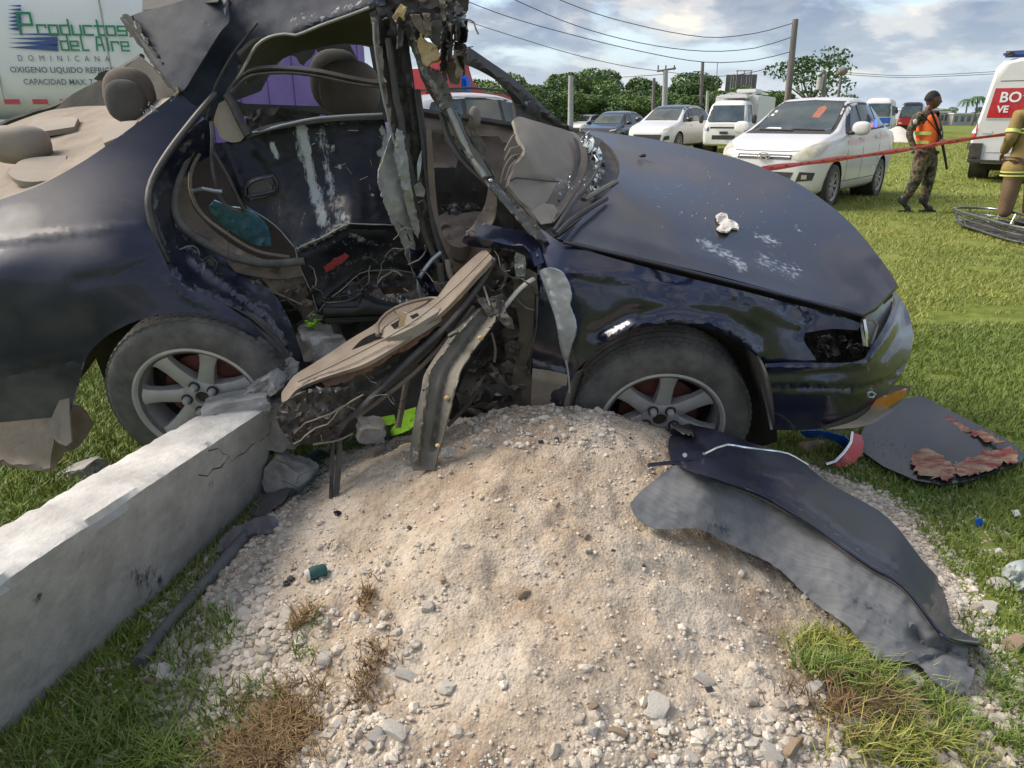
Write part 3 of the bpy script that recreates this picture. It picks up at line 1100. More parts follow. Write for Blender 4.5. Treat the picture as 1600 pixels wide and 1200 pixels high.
def blades(name, pts, hgt, wid, m, label, lean=0.5, seg=2, zoff=0.0, parent=None, stuff=True):
    """pts (n,3) roots"""
    n = len(pts)
    pts = np.asarray(pts, float)
    a = nrs.uniform(0, 2 * pi, n)
    h = hgt * nrs.uniform(0.45, 1.25, n)
    w = wid * nrs.uniform(0.7, 1.3, n)
    le = h * lean * nrs.uniform(0.2, 1.4, n)
    b = a + nrs.uniform(-1.2, 1.2, n) + pi / 2
    dx, dy = np.cos(a) * w, np.sin(a) * w
    lx, ly = np.cos(b) * le, np.sin(b) * le
    p = pts.copy()
    p[:, 2] += zoff
    if seg == 1:
        V = np.stack([p - np.stack([dx, dy, 0 * dx], 1), p + np.stack([dx, dy, 0 * dx], 1), p + np.stack([lx, ly, h], 1)], 1).reshape(-1, 3)
        F = np.arange(3 * n).reshape(n, 3)
    else:
        q = p + np.stack([lx * .35, ly * .35, h * .6], 1)
        V = np.stack([p - np.stack([dx, dy, 0 * dx], 1), p + np.stack([dx, dy, 0 * dx], 1),
                      q + np.stack([dx, dy, 0 * dx], 1) * .7, q - np.stack([dx, dy, 0 * dx], 1) * .7,
                      p + np.stack([lx, ly, h * .95], 1)], 1).reshape(-1, 3)
        i = np.arange(n)[:, None] * 5
        F = np.concatenate([i + [0, 1, 2], i + [0, 2, 3], i + [3, 2, 4]])
    o = link(name, mesh_np(name, V, F, False), m, parent)
    if stuff:
        tag(o, label, kind='stuff')
    return o
def fnoise(X, Y, s, seed=0.):
    return np.array([noise.noise(Vector((x * s, y * s, seed))) for x, y in zip(X, Y)])
def build_grass():
    def region(n, xr, yr, pred, dens=None):
        X = nrs.uniform(*xr, n)
        Y = nrs.uniform(*yr, n)
        m = pred(X, Y)
        X, Y = X[m], Y[m]
        Z = np.array([surf(x, y) if y < 2.8 else gz(y) for x, y in zip(X, Y)])
        return np.stack([X, Y, Z], 1)
    def clear_of_mound(X, Y):
        h = np.array([mh_base(x, y) for x, y in zip(X, Y)])
        nz = np.array([noise.noise(Vector((x * 6, y * 6, 3))) for x, y in zip(X, Y)])
        return h < 0.012 + 0.022 * nz
    A = region(120000, (0.75, 4.0), (0.9, 4.2), lambda X, Y: clear_of_mound(X, Y) & (X < 0.95 * Y + 0.6) & (X > Y * 0.35))
    blades('grass', A, 0.032, 0.0020, M['grass_green'], 'short green grass at the right of the mound', lean=0.9)
    B = region(210000, (0.9, 10.5), (3.9, 13), lambda X, Y: (X < 0.85 * Y + 0.5) & (X > 0.18 * Y) & (fnoise(X, Y, 1.7, 5.) + .5 * fnoise(X, Y, 7, 2.) > -.32))
    blades('grass', B, 0.034, 0.0034, M['grass'], 'short sunlit grass of the field behind the wreck', seg=1, lean=1.0)
    C = region(190000, (-2, 46), (12, 55), lambda X, Y: (X < 0.80 * Y + 1) & (X > 0.18 * Y - 1))
    blades('grass', C, 0.055, 0.010, M['grass'], 'grass of the far field by the parked vehicles', seg=1, lean=1.0)
    def left(X, Y):
        px = np.array([pole_x(y) for y in Y])
        h = np.array([mh_base(x, y) for x, y in zip(X, Y)])
        nz = np.array([noise.noise(Vector((x * 5, y * 5, 8))) for x, y in zip(X, Y)])
        near = (X > px - 0.12) & (X < px + 0.48) & (h < 0.05 + 0.06 * nz)
        back = (X < px - 0.16)
        return near | back
    Dl = region(75000, (-2.4, -0.35), (0.7, 3.6), left)
    blades('grass', Dl, 0.038, 0.0019, M['grass_green'], 'green grass around the fallen concrete pole', lean=0.9)
    E = region(30000, (-3.4, -0.6), (3.2, 5.5), lambda X, Y: X > -0.85 * Y)
    blades('grass', E, 0.05, 0.004, M['grass'], 'sunlit grass seen under the rear of the wreck', seg=1)
    def tuft(cx, cy, rx, ry, n, hgt, m, lab, seed):
        X = nrs.normal(cx, rx, n)
        Y = nrs.normal(cy, ry, n)
        nz = fnoise(X, Y, 16, seed)
        k = nz > -0.12
        X, Y = X[k], Y[k]
        Z = np.array([surf(x, y) for x, y in zip(X, Y)])
        return blades('grass_tuft', np.stack([X, Y, Z], 1), hgt, 0.0016, m, lab, lean=1.3)
    for (px, py, rx, ry, n, h, mk, lab) in (
            (420, 1150, .050, .055, 2600, .034, 'grass_dry', 'brown withered grass tuft at the bottom of the mound'),
            (390, 1185, .045, .03, 1200, .034, 'grass_dry', 'brown withered grass at the bottom edge of the picture'),
            (480, 1010, .018, .02, 260, .026, 'grass_dry', 'small dry tuft on the stony left side of the mound'),
            (583, 985, .010, .035, 240, .024, 'grass_dry', 'thin dry tuft running down the sandy mound'),
            (585, 1090, .022, .05, 420, .022, 'grass_dry', 'sparse withered grass on the lower mound'),
            (485, 1035, .016, .025, 150, .028, 'grass_green', 'small green tuft on the stony left side'),
            (165, 1140, .06, .05, 1500, .038, 'grass_green', 'lush green tuft at the bottom left corner'),
            (240, 1170, .05, .03, 800, .040, 'grass_green', 'lush green tuft beside the brown withered grass'),
            (1330, 1060, .055, .035, 1500, .042, 'grass_green', 'green tuft at the torn lower end of the door skin'),
            (1300, 1030, .045, .025, 800, .040, 'grass', 'yellowing grass tuft under the edge of the door skin'),
            (1360, 1120, .07, .045, 1800, .040, 'grass_dry', 'dry uprooted turf at the bottom right'),
            (1440, 1110, .055, .04, 1300, .042, 'grass_green', 'green tuft among stones at the bottom right'),
            (1420, 1170, .07, .03, 1500, .042, 'grass', 'yellow green tuft at the bottom right edge'),
            (1560, 1050, .02, .04, 300, .03, 'grass_green', 'thin green tuft between stones at the right edge'),
            (1580, 1150, .03, .03, 400, .03, 'grass_green', 'green tuft in the bottom right corner')):
        q = PZ(px, py, 0.2)
        tuft(q.x, q.y, rx, ry, n, h, M[mk], lab, px)
    q = PZ(1350, 1110, 0.19)
    o = ellipsoid('soil_clod', (q.x, q.y, surf(q.x, q.y) - 0.005), (0.085, 0.07, 0.024), M['soil'], lump=0.5, sub=4)
    for v in o.data.vertices:
        v.co += Vector((0, 0, 1)) * (noise.noise(v.co * 40) * .012 + noise.noise(v.co * 90) * .007)
    tag(o, 'dark turned clod of soil under the dry turf tuft', 'soil')
    q = PZ(400, 1150, 0.19)
build_grass()
def build_pole():
    root = empty('concrete_pole', (-0.95, 1.11, 0.17), label='fallen rectangular concrete utility pole, cracked at its broken end', cat='utility pole')
    ny, = 520,
    y0, y1 = -0.7, 2.03
    d = Vector((0.238, 0.971, 0)).normalized()
    nl = Vector((-d.y, d.x, 0))
    sec = []
    H, W = 0.375, 0.185
    for i in range(13):
        sec.append((0.0, H * i / 12, 0))
    for i in range(1, 9):
        sec.append((W * i / 8, H, 1))
    for i in range(1, 9):
        sec.append((W, H * (1 - i / 8), 0))
    V, F, mi = [], [], []
    k = len(sec)
    for j in range(ny + 1):
        t = j / ny
        y = y0 + (y1 - y0) * t
        base = Vector((pole_x(y), y, 0.168))
        tw = 1 - 0.10 * max(0, (y - 0.9))
        for a, h, top in sec:
            a2 = a * tw + .088 * (1 - h / H) * (1 if a < .01 else 0)
            p = base + nl * a2 + Vector((0, 0, h - (0.010 * (y - 1.1) if h > 0.1 else 0)))
            edge = (abs(a) < 1e-4 and h > H - 0.001) or (a > W - .001 and h > H - .001)
            q = noise.noise(p * 9) * 0.003 + noise.noise(p * 30) * 0.0022 + max(0, noise.noise(p * 75) - .35) * -.010
            p += Vector((q, 0, q))
            if edge:
                c = max(0, noise.noise(p * 7 + Vector((3, 0, 0)))) * 0.03 + 0.004 + max(0, noise.noise(p * 28)) * .016
                p += Vector((-c * 0.6 if a > .01 else -c * 0.5, 0, -c))
                if a < 0.01:
                    p += nl * c * 0.5
            if j == ny:
                p += d * (0.05 * noise.noise(Vector((a * 30, h * 20, 3))))
            V.append(p)
    for j in range(ny):
        for i in range(k - 1):
            F.append((j * k + i, j * k + i + 1, (j + 1) * k + i + 1, (j + 1) * k + i))
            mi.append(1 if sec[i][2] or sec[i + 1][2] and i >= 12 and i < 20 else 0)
    F.append(tuple(range(k)))
    mi.append(0)
    F.append(tuple(ny * k + i for i in range(k - 1, -1, -1)))
    mi.append(0)
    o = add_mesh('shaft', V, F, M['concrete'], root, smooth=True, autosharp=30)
    o.data.materials.append(M['concrete_lit'])
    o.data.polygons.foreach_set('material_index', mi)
    at = o.data.attributes.new('wear', 'FLOAT', 'POINT')
    vals = []
    for v in V:
        px, py = proj(v) if v.y > 0.3 else (-999, 0)
        s = 0
        for a, b, r in ((230, 905, 30), (290, 900, 22), (130, 868, 12), (60, 930, 14), (330, 760, 10), (470, 640, 9), (250, 930, 16)):
            s = max(s, 0.62 - math.hypot(px - a, (py - b) * 1.6) / r * 0.3)
        vals.append(max(0, s))
    at.data.foreach_set('value', vals)
    def crack(pts, r):
        path = []
        for a, h in pts:
            y = 1.11 + a
            path.append(Vector((pole_x(y), y, 0.168)) + Vector((0.0005, -0.0005, h)) + nl * (.088 * (1 - h / H)))
        return sweep('crack', path, r, M['dark'], root, sides=5)
    crack([(0.56, .30), (.60, .275), (.62, .285), (.66, .27), (.69, .29), (.71, .262), (.73, .268), (.77, .262), (.81, .272), (.86, .262), (.90, .268)], 0.0022)
    crack([(0.90, .30), (.895, .268), (.91, .22), (.90, .17), (.92, .12), (.915, .04)], 0.0016)
    crack([(.60, .352), (.64, .34), (.66, .315), (.68, .30), (.69, .29)], 0.0014)
    def lump(name, px, py, Y, r, lab, seed, rot=0.0, m='rubble', cat='concrete lump'):
        bm = bmesh.new()
        bmesh.ops.create_icosphere(bm, subdivisions=4, radius=1)
        for v in bm.verts:
            p = v.co.copy()
            for _ in range(2):
                pass
            s = Vector((seed, 0, 0))
            p2 = Vector([max(-0.66 - .12 * noise.noise(s + Vector((i, 0, 3))), min(0.66 + .12 * noise.noise(s + Vector((i, 4, 3))), c)) for i, c in enumerate(p)])
            p2 += p * (0.16 * noise.noise(p * 1.6 + s) + 0.10 * noise.noise(p * 4 + s) + 0.05 * noise.noise(p * 11 + s))
            v.co = Vector((p2.x * r[0], p2.y * r[1], p2.z * r[2]))
        bmesh.ops.transform(bm, matrix=Matrix.Rotation(rot, 4, 'Y') @ Matrix.Rotation(seed, 4, 'Z'), verts=bm.verts)
        o = from_bm(name, bm, M[m], None, smooth=True, autosharp=38)
        o.location = P(px, py, Y)
        tag(o, lab, cat)
        return o
    lump('concrete_lump', 378, 632, 2.0, (0.135, .09, .045), 'broken flat concrete slab resting on the pole beside the rear rim', 0.3, -0.1)
    lump('concrete_lump', 425, 594, 2.08, (0.13, .08, .04), 'jagged concrete lump wedged between rear tyre and door trim', 1.4, -0.55)
    lump('concrete_lump', 502, 537, 2.3, (0.12, .09, .07), 'grey split concrete block lying under the smashed rear door', 2.2, 0.1)
    lump('concrete_lump', 438, 655, 2.08, (0.09, .10, .12), 'crushed stub of pole concrete under the hanging door trim', 3.1, 0.1)
    lump('concrete_lump', 455, 745, 2.02, (0.075, .09, .09), 'grey concrete wedge half buried beside the green netting', 4.4, 0.4)
    lump('concrete_lump', 580, 672, 2.06, (0.07, .06, .04), 'small concrete lump beside the lime green cloth', 5.0, 0.2)
    lump('concrete_lump', 128, 735, 2.25, (0.11, .07, .035), 'crumbled concrete lump on grass behind the fallen pole', 6.0, -0.35)
    lump('concrete_lump', 90, 640, 2.9, (0.10, .07, .04), 'dusty grey lump under the sill behind the mud flap', 7.0, 0)
build_pole()
W = empty('wrecked_car', (0.1, 2.2, 0.17), label='dark navy sedan wrecked by a side impact, doors torn open, seen from its right side', cat='car')
def build_wheel(px, py, Y, tilt, yaw, spin, clean=1.0, label=None):
    hub = empty('wheel', P(px, py, Y) - origin_of(W), parent=W)
    hub.rotation_euler = (radians(tilt), 0, radians(yaw))
    hub.location += hub.rotation_euler.to_matrix() @ Vector((0, .085, 0))
    if label:
        hub['label'] = label
    prof = [(0.185, 0.085), (0.200, 0.098), (0.225, 0.105), (0.262, 0.104), (0.285, 0.094), (0.297, 0.080)]
    y = 0.080
    for g in range(5):          # tread ribs with grooves between
        y2 = y - 0.026
        prof += [(0.303, y), (0.305, y2 + 0.002), (0.298, y2), (0.298, y2 - 0.005)]
        y = y2 - 0.006
    prof += [(0.300, -0.082), (0.285, -0.094), (0.262, -0.104), (0.2, -0.098), (0.185, -0.085)]
    prof = [(r, -h) for r, h in prof]
    o = lathe('tyre', prof, M['rubber'], hub, seg=198)
    o.scale = (.94, .92, .94)
    me = o.data
    for v in me.vertices:
        r = math.hypot(v.co.x, v.co.z)
        if r > 0.293 and abs(v.co.y) > 0.02:
            a = math.atan2(v.co.z, v.co.x)
            if int(round(a / (2 * pi) * 198) + 400 + (1 if abs(v.co.y) > .05 else 0)) % 3 == 0:
                v.co.x *= 0.987
                v.co.z *= 0.987
        if 0.228 < r < 0.265:
            v.co.y *= 1.0
    lathe('rim', [(0.181, 0.09), (0.176, -0.03), (0.180, -0.075), (0.184, -0.088), (0.192, -0.096), (0.199, -0.094), (0.200, -0.086), (0.194, -0.080)],
          M['alloy'], hub, seg=72)
    bm = bmesh.new()
    for k in range(7):
        a = spin + 2 * pi * k / 7
        rows = []
        for r, w, yf, yb in ((0.040, 0.030, -0.052, 0.0), (0.075, 0.0235, -0.062, -0.02), (0.125, 0.0215, -0.070, -0.038), (0.160, 0.025, -0.076, -0.045), (0.186, 0.038, -0.082, -0.05)):
            row = []
            for s, yy in ((-1, yb), (-1, yf + 0.006), (-0.55, yf), (0.55, yf), (1, yf + 0.006), (1, yb)):
                x, z = r, s * w
                row.append(bm.verts.new((x * cos(a) - z * sin(a), yy, x * sin(a) + z * cos(a))))
            rows.append(row)
        for p, q in zip(rows[:-1], rows[1:]):
            for i in range(6):
                j = (i + 1) % 6
                bm.faces.new((p[i], q[i], q[j], p[j]))
    from_bm('spokes', bm, M['alloy'], hub, smooth=True, autosharp=32)
    lathe('hub_disc', [(0.0, -0.045), (0.022, -0.045), (0.024, -0.060), (0.032, -0.062), (0.05, -0.060), (0.062, -0.055), (0.066, -0.02)], M['alloy'], hub, seg=40)
    lathe('hub_bore', [(0.0, -0.050), (0.021, -0.050), (0.021, -0.047)], M['dark'], hub, seg=24)
    for k in range(5):
        a = spin + 0.3 + 2 * pi * k / 5
        o = lathe('lug_nut', [(0.0, -0.022), (0.007, -0.022), (0.0115, -0.015), (0.012, 0.0)], M['alloy'], hub, seg=10)
        o.location = (0.047 * cos(a), -0.064, 0.047 * sin(a))
        o = lathe('lug_shade_disc', [(0.0, 0.0), (0.0175, 0.0), (0.0175, 0.004)], M['dark'], hub, seg=14)  # dark disc painting the shade of a recess around each nut
        o.location = (0.047 * cos(a), -0.0655, 0.047 * sin(a))
    lathe('brake_disc', [(0.0, -0.018), (0.075, -0.018), (0.078, -0.008), (0.128, -0.008), (0.128, 0.01), (0.0, 0.01)], M['disc'], hub, seg=48)
    lathe('wheel_well_back', [(0.0, 0.05), (0.17, 0.05), (0.178, 0.02)], M['dark'], hub, seg=32)
    return hub
build_wheel(313, 629, 2.06, 12, 3, 0.35)
build_wheel(1033, 664, 2.07, 13, -2, 0.62)
def S(name, outline, anchors, m, **k):
    par = k.pop('parent', W)
    return sheet(name, outline, anchors, M[m] if isinstance(m, str) else m, par, **k)
def T(name, pts, r, m, **k):
    par = k.pop('parent', W)
    return tube(name, pts, r, M[m], par, **k)
S('quarter_panel',
  [(-30, 322), (0, 312), (60, 290), (130, 252), (200, 203), (250, 165), (282, 140), (296, 128), (322, 128), (322, 172), (290, 212),
   (256, 254), (232, 292), (228, 316), (232, 346), (243, 374), (256, 402), (270, 430), (300, 452), (340, 470), (384, 498), (416, 528), (440, 570), (449, 590), (432, 582),
   (414, 548), (388, 520), (352, 500), (312, 490), (270, 489), (228, 497), (188, 512), (156, 534), (134, 560), (126, 590), (116, 625),
   (106, 652), (96, 668), (84, 652), (0, 660), (-30, 662)],
  [(-20, 320, 2.12), (130, 250, 2.22), (285, 140, 2.38), (320, 170, 2.40), (235, 290, 2.20), (0, 372, 2.03), (220, 372, 2.07), (0, 418, 1.96), (180, 415, 1.975),
   (262, 420, 2.06), (0, 470, 1.96), (200, 460, 1.985), (330, 480, 2.04), (430, 560, 2.12), (0, 560, 2.0), (150, 545, 2.02), (290, 490, 2.02), (0, 650, 2.06), (100, 650, 2.07), (380, 510, 2.06)],
  'navy_dusty', th=0.004, step=7,
  ridges=[([(-30, 379), (90, 366), (220, 352)], 0.006, 5), ([(-30, 594), (60, 577), (128, 560)], -0.008, 4), ([(-30, 584), (60, 567), (132, 550)], 0.005, 4),
          ([(140, 560), (190, 516), (250, 500), (300, 494), (350, 503), (400, 536)], 0.012, 7), ([(260, 440), (300, 470), (370, 500), (425, 560)], 0.012, 6),
          ([(120, 440), (180, 430), (240, 410)], -0.01, 10)],
  wear=[([(277, 147), (262, 160), (230, 182)], 3, 0.55), ([(240, 170), (180, 216), (100, 264), (40, 292), (-20, 316)], 2.5, 0.42), ([(396, 478), (412, 500)], 6, 0.38), ([(404, 498), (410, 506)], 4, 0.6),
        ([(110, 640), (124, 600), (131, 566)], 3, 0.45), ([(330, 150), (344, 60)], 2, 0.2), ([(100, 415), (125, 422)], 4, 0.32), ([(275, 440), (300, 452)], 8, 0.35), ([(318, 432), (330, 437)], 5, .6)],
  dust=[([(-20, 345), (110, 320), (190, 300)], 55, 0.45), ([(-20, 640), (90, 630)], 60, 0.75), ([(-20, 520), (120, 500)], 30, 0.25), ([(40, 470), (200, 300)], 25, 0.2)])
S('rear_pillar', [(282, 142), (300, 110), (326, 70), (346, 36), (362, 8), (380, -25), (480, -40), (600, -30), (602, 8), (580, 12), (540, 26), (500, 40), (462, 52), (432, 54), (404, 66), (384, 86),
                  (366, 118), (350, 152), (336, 182), (322, 190), (310, 172), (296, 160)],
  [(285, 140, 2.38), (346, 40, 2.5), (400, 60, 2.46), (460, 50, 2.42), (580, 5, 2.36), (330, 180, 2.40), (480, -20, 2.5), (310, 110, 2.42), (340, 110, 2.45)],
  'navy_dull', th=0.004, step=7, crumple=(0.006, 0.03), ridges=[([(282, 142), (300, 105), (344, 48)], 0.02, 6), ([(462, 46), (500, 30), (580, 4)], 0.02, 9), ([(404, 40), (370, 70), (345, 125)], 0.010, 6)],
  wear=[([(284, 138), (318, 90), (342, 44)], 5, 0.45), ([(455, 38), (500, 26), (560, 8), (590, -2)], 16, 0.30), ([(360, 120), (400, 70)], 3, 0.3)], dust=[([(360, 20), (420, 30)], 50, 0.4)])
T('window_trim', [(357, 147, 2.37), (380, 108, 2.37), (400, 72, 2.37), (420, 58, 2.36), (445, 53, 2.35), (462, 55, 2.34), (500, 40, 2.33), (545, 24, 2.32), (577, 12, 2.31)], 0.0045, 'primer', sides=6)
T('window_trim', [(322, 188, 2.36), (334, 140, 2.38), (352, 104, 2.40), (372, 74, 2.41), (402, 36, 2.42)], 0.004, 'trim', sides=6)
T('door_seal', [(337, 146, 2.36), (300, 190, 2.30), (262, 240, 2.22), (238, 282, 2.17), (232, 312, 2.13), (238, 350, 2.11), (250, 385, 2.10), (262, 410, 2.10)], 0.013, 'trim', sides=8, flat=0.8)
T('door_seal', [(322, 200, 2.38), (296, 240, 2.34), (278, 282, 2.30), (272, 320, 2.27), (282, 350, 2.25), (320, 380, 2.24), (365, 402, 2.25), (420, 412, 2.28), (476, 408, 2.30)], 0.013, 'rubber', sides=8)
T('door_seal', [(312, 240, 2.36), (300, 262, 2.34), (297, 292, 2.32), (312, 330, 2.30), (350, 362, 2.30), (400, 392, 2.32), (452, 402, 2.34)], 0.006, 'brown', sides=6)
T('door_seal', [(330, 190, 2.33), (332, 215, 2.32), (331, 250, 2.32), (338, 290, 2.32), (352, 320, 2.33), (380, 332, 2.34)], 0.006, 'rubber', sides=6)
T('door_seal', [(334, 238, 2.30), (352, 268, 2.30), (370, 305, 2.31), (383, 330, 2.32)], 0.008, 'black_metal', sides=6)
S('door_jamb', [(236, 290), (262, 250), (296, 205), (330, 180), (334, 240), (300, 262), (276, 300), (278, 336), (300, 366), (330, 388), (348, 402), (372, 428), (400, 440), (430, 462), (452, 500), (470, 548), (474, 562), (450, 590),
                (436, 566), (410, 525), (376, 494), (330, 468), (290, 452), (268, 434), (254, 400), (238, 362), (230, 320)],
  [(240, 300, 2.19), (330, 190, 2.38), (270, 420, 2.10), (290, 330, 2.32), (350, 400, 2.28), (300, 440, 2.12), (400, 445, 2.26), (460, 520, 2.22), (445, 580, 2.14), (340, 470, 2.13), (300, 370, 2.28)],
  'navy', th=0.004, step=7, crumple=(0.007, 0.05), ridges=[([(300, 400), (350, 440), (420, 490), (462, 555)], 0.016, 6), ([(250, 300), (244, 340), (262, 400), (290, 440), (360, 470), (410, 510), (440, 560)], 0.012, 5)],
  wear=[([(292, 385), (318, 405), (318, 425)], 6, 0.45), ([(372, 415), (396, 440)], 8, 0.32), ([(398, 470), (420, 500), (440, 530)], 7, 0.3), ([(240, 350), (262, 370), (290, 390)], 8, 0.25), ([(440, 470), (468, 530)], 4, 0.35)],
  dust=[([(250, 300), (280, 380), (330, 430)], 30, 0.6), ([(400, 450), (460, 540)], 24, 0.4)])
S('jamb_plate', [(266, 300), (280, 270), (296, 280), (300, 320), (330, 356), (380, 392), (430, 410), (470, 416), (478, 430), (440, 436), (400, 432), (366, 424), (330, 400), (290, 370), (268, 340)],
  [(270, 300, 2.34), (470, 420, 2.36), (330, 400, 2.32), (300, 320, 2.36)], 'brown', crumple=(0.01, 0.04), step=8,
  ridges=[([(290, 350), (350, 395), (440, 420)], 0.015, 6)])
o = ellipsoid('latch_grommet', P(328, 413, 2.22), (0.014, 0.008, 0.019), M['rubber'], W)
T('latch_striker', [(318, 405, 2.2), (328, 400, 2.2), (339, 410, 2.2), (336, 423, 2.2), (324, 426, 2.2), (317, 416, 2.2), (318, 405, 2.2)], 0.003, 'trim', sides=6)
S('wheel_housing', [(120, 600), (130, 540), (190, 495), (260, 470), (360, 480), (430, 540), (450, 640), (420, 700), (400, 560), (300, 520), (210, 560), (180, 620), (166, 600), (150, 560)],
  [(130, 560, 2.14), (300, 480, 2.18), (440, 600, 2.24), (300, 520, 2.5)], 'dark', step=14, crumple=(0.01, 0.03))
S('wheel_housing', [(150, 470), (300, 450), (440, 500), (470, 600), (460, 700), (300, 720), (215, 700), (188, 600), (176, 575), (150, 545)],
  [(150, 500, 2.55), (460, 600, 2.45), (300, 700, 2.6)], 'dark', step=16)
S('underbody', [(138, 505), (200, 480), (215, 560), (202, 590), (178, 575), (176, 545), (166, 552), (150, 556), (140, 548), (132, 560), (126, 540)],
  [(150, 520, 2.7), (200, 560, 2.75)], 'dark', step=10, jag=3)
S('underbody', [(108, 655), (140, 640), (176, 642), (200, 668), (206, 700), (196, 720), (150, 725), (110, 700)],
  [(110, 650, 2.9), (200, 700, 2.9)], 'dark', step=12, crumple=(0.02, 0.03))
S('underbody', [(106, 630), (128, 636), (146, 664), (140, 674), (120, 700), (100, 706), (92, 680)], [(100, 640, 2.25), (140, 670, 2.4)], 'brown', step=8)
S('lower_bumper', [(-30, 662), (0, 658), (40, 654), (80, 650), (86, 676), (80, 710), (78, 738), (40, 733), (0, 726), (-30, 720)],
  [(-20, 665, 2.10), (80, 655, 2.10), (80, 735, 2.06), (-20, 720, 2.05)], 'shelf', step=8, th=0.006, label='dust coated beige lower rear bumper skirt', ridges=[([(-30, 716), (78, 733)], 0.012, 4)])
S('lower_bumper', [(82, 674), (98, 690), (104, 702), (92, 722), (80, 740), (79, 712)], [(80, 700, 2.07), (104, 702, 2.2)], 'shelf', step=7)
S('mud_flap', [(96, 620), (108, 608), (108, 640), (110, 668), (112, 690), (104, 697), (88, 690), (78, 665), (84, 645)], [(96, 620, 2.06), (108, 690, 2.02), (84, 660, 2.04)], 'dash', step=6, th=0.006,
  ridges=[([(93, 655), (94, 682)], -0.008, 5)], label='torn dusty mud flap')
T('arch_edge', [(112, 612, 2.06), (118, 590, 2.06), (124, 566, 2.05), (130, 548, 2.04)], 0.006, 'shelf', sides=6)
S('roof_flap', [(192, 30), (206, 24), (226, 17), (262, 8), (300, -4), (346, -22), (356, 10), (358, 34), (349, 44), (344, 50), (330, 72), (308, 108), (288, 140), (278, 146), (264, 128), (246, 104), (228, 78), (208, 46)],
  [(195, 28, 2.62), (345, -10, 2.45), (355, 35, 2.40), (278, 145, 2.36), (230, 80, 2.50), (300, 60, 2.40)], 'navy_dull', th=0.004, step=7, crumple=(0.007, 0.022),
  wear=[([(352, 0), (354, 34)], 4, 0.6), ([(216, 40), (250, 90), (276, 140)], 3, 0.32), ([(240, 30), (300, 18), (330, 40)], 10, 0.22)],
  dust=[([(240, 50), (320, 30)], 50, 0.25)], label='piece of torn roof skin bent upwards')
S('roof_edge', [(186, 28), (198, 22), (206, 26), (226, 58), (246, 92), (266, 122), (282, 142), (272, 150), (262, 136), (252, 118), (236, 98), (224, 80), (212, 62), (204, 58), (196, 44)],
  [(190, 28, 2.64), (278, 145, 2.38), (230, 80, 2.52)], 'black_metal', th=0.004, step=5, jag=5, wear=[([(205, 30), (240, 84), (276, 140)], 3, 0.5)])
ob = []
S('roof_lining', [(222, 16), (224, -30), (360, -30), (340, 2), (290, 6), (250, 12)], [(222, 10, 2.9), (350, -20, 2.75), (290, 5, 2.6)], 'lining', step=12)
S('roof_lining', [(345, 40), (358, 30), (356, -10), (372, -20), (384, 10), (420, 0), (400, 40), (372, 70), (352, 92), (348, 62)], [(350, 40, 2.62), (400, 10, 2.62), (352, 90, 2.5)], 'lining', step=9, crumple=(.015, .03))
T('roof_bow', [(385, 30, 2.55), (372, 14, 2.55), (352, -10, 2.55)], 0.012, 'brown', sides=6, flat=.5)
T('roof_bow', [(385, 30, 2.55), (400, -10, 2.55)], 0.010, 'brown', sides=6, flat=.5)
S('parcel_shelf', [(-30, 214), (20, 192), (80, 172), (130, 166), (190, 164), (280, 150), (290, 160), (230, 205), (160, 255), (90, 296), (30, 318), (-30, 330)],
  [(-20, 214, 3.25), (80, 172, 3.35), (190, 160, 3.2), (280, 150, 2.65), (200, 225, 2.45), (60, 300, 2.25), (-20, 325, 2.25), (60, 240, 2.7)],
  'shelf', th=0.01, step=7, ridges=[([(38, 185), (118, 184)], 0.03, 3.0), ([(118, 184), (112, 197), (60, 204)], -0.03, 3), ([(10, 262), (12, 272)], 0.02, 6), ([(105, 242), (100, 275)], 0.03, 3), ([(20, 280), (92, 283)], -0.02, 3)],
  crumple=(0.006, 0.03))
S('speaker_cover', [(38, 206), (46, 192), (110, 182), (122, 184), (116, 198), (60, 206)], [(40, 200, 2.96), (120, 184, 3.06), (60, 206, 2.88)], 'dash', th=0.02, step=6)
S('speaker_cover', [(158, 198), (190, 190), (216, 188), (200, 206), (162, 224)], [(160, 200, 2.66), (214, 190, 2.66), (162, 222, 2.5)], 'dash', th=0.02, step=6)
S('speaker_cover', [(12, 270), (34, 250), (104, 242), (100, 278), (50, 284), (24, 280)], [(14, 272, 2.40), (104, 244, 2.54), (60, 284, 2.34)], 'dash', th=0.02, step=6)
o = ellipsoid('seat_bolster', P(30, 226, 2.62), (0.095, 0.08, 0.065), M['dash'], W, pow_=0.7)
S('rear_pillar_trim', [(84, 172), (112, 148), (150, 128), (196, 104), (218, 88), (240, 108), (262, 132), (280, 148), (262, 168), (230, 172), (180, 172), (120, 176)],
  [(84, 172, 3.35), (220, 90, 3.15), (280, 150, 2.8), (180, 172, 3.25)], 'lining', th=0.01, step=9, crumple=(0.01, 0.03))
T('rear_pillar_edge', [(-20, 206, 3.4), (40, 180, 3.42), (90, 165, 3.42), (150, 132, 3.36), (190, 108, 3.3), (222, 88, 3.2)], 0.012, 'trim', sides=6, wob=0.004)
S('rear_pillar_fringe', [(146, 124), (158, 112), (172, 110), (186, 104), (178, 116), (160, 126)], [(150, 120, 3.3), (180, 108, 3.3)], 'black_metal', step=4, jag=3)
o = ellipsoid('headrest', P(203, 150, 2.86), (0.092, 0.06, 0.100), M['fabric'], W, pow_=0.82)
o = ellipsoid('headrest', P(196, 158, 2.80), (0.072, 0.03, 0.074), M['lining'], W, pow_=0.8)
S('window_ledge', [(60, 318), (120, 288), (200, 232), (262, 176), (272, 158), (290, 150), (288, 172), (230, 214), (150, 268), (80, 304)],
  [(60, 316, 2.20), (200, 232, 2.36), (285, 155, 2.50), (150, 262, 2.32)], 'lining', step=8)
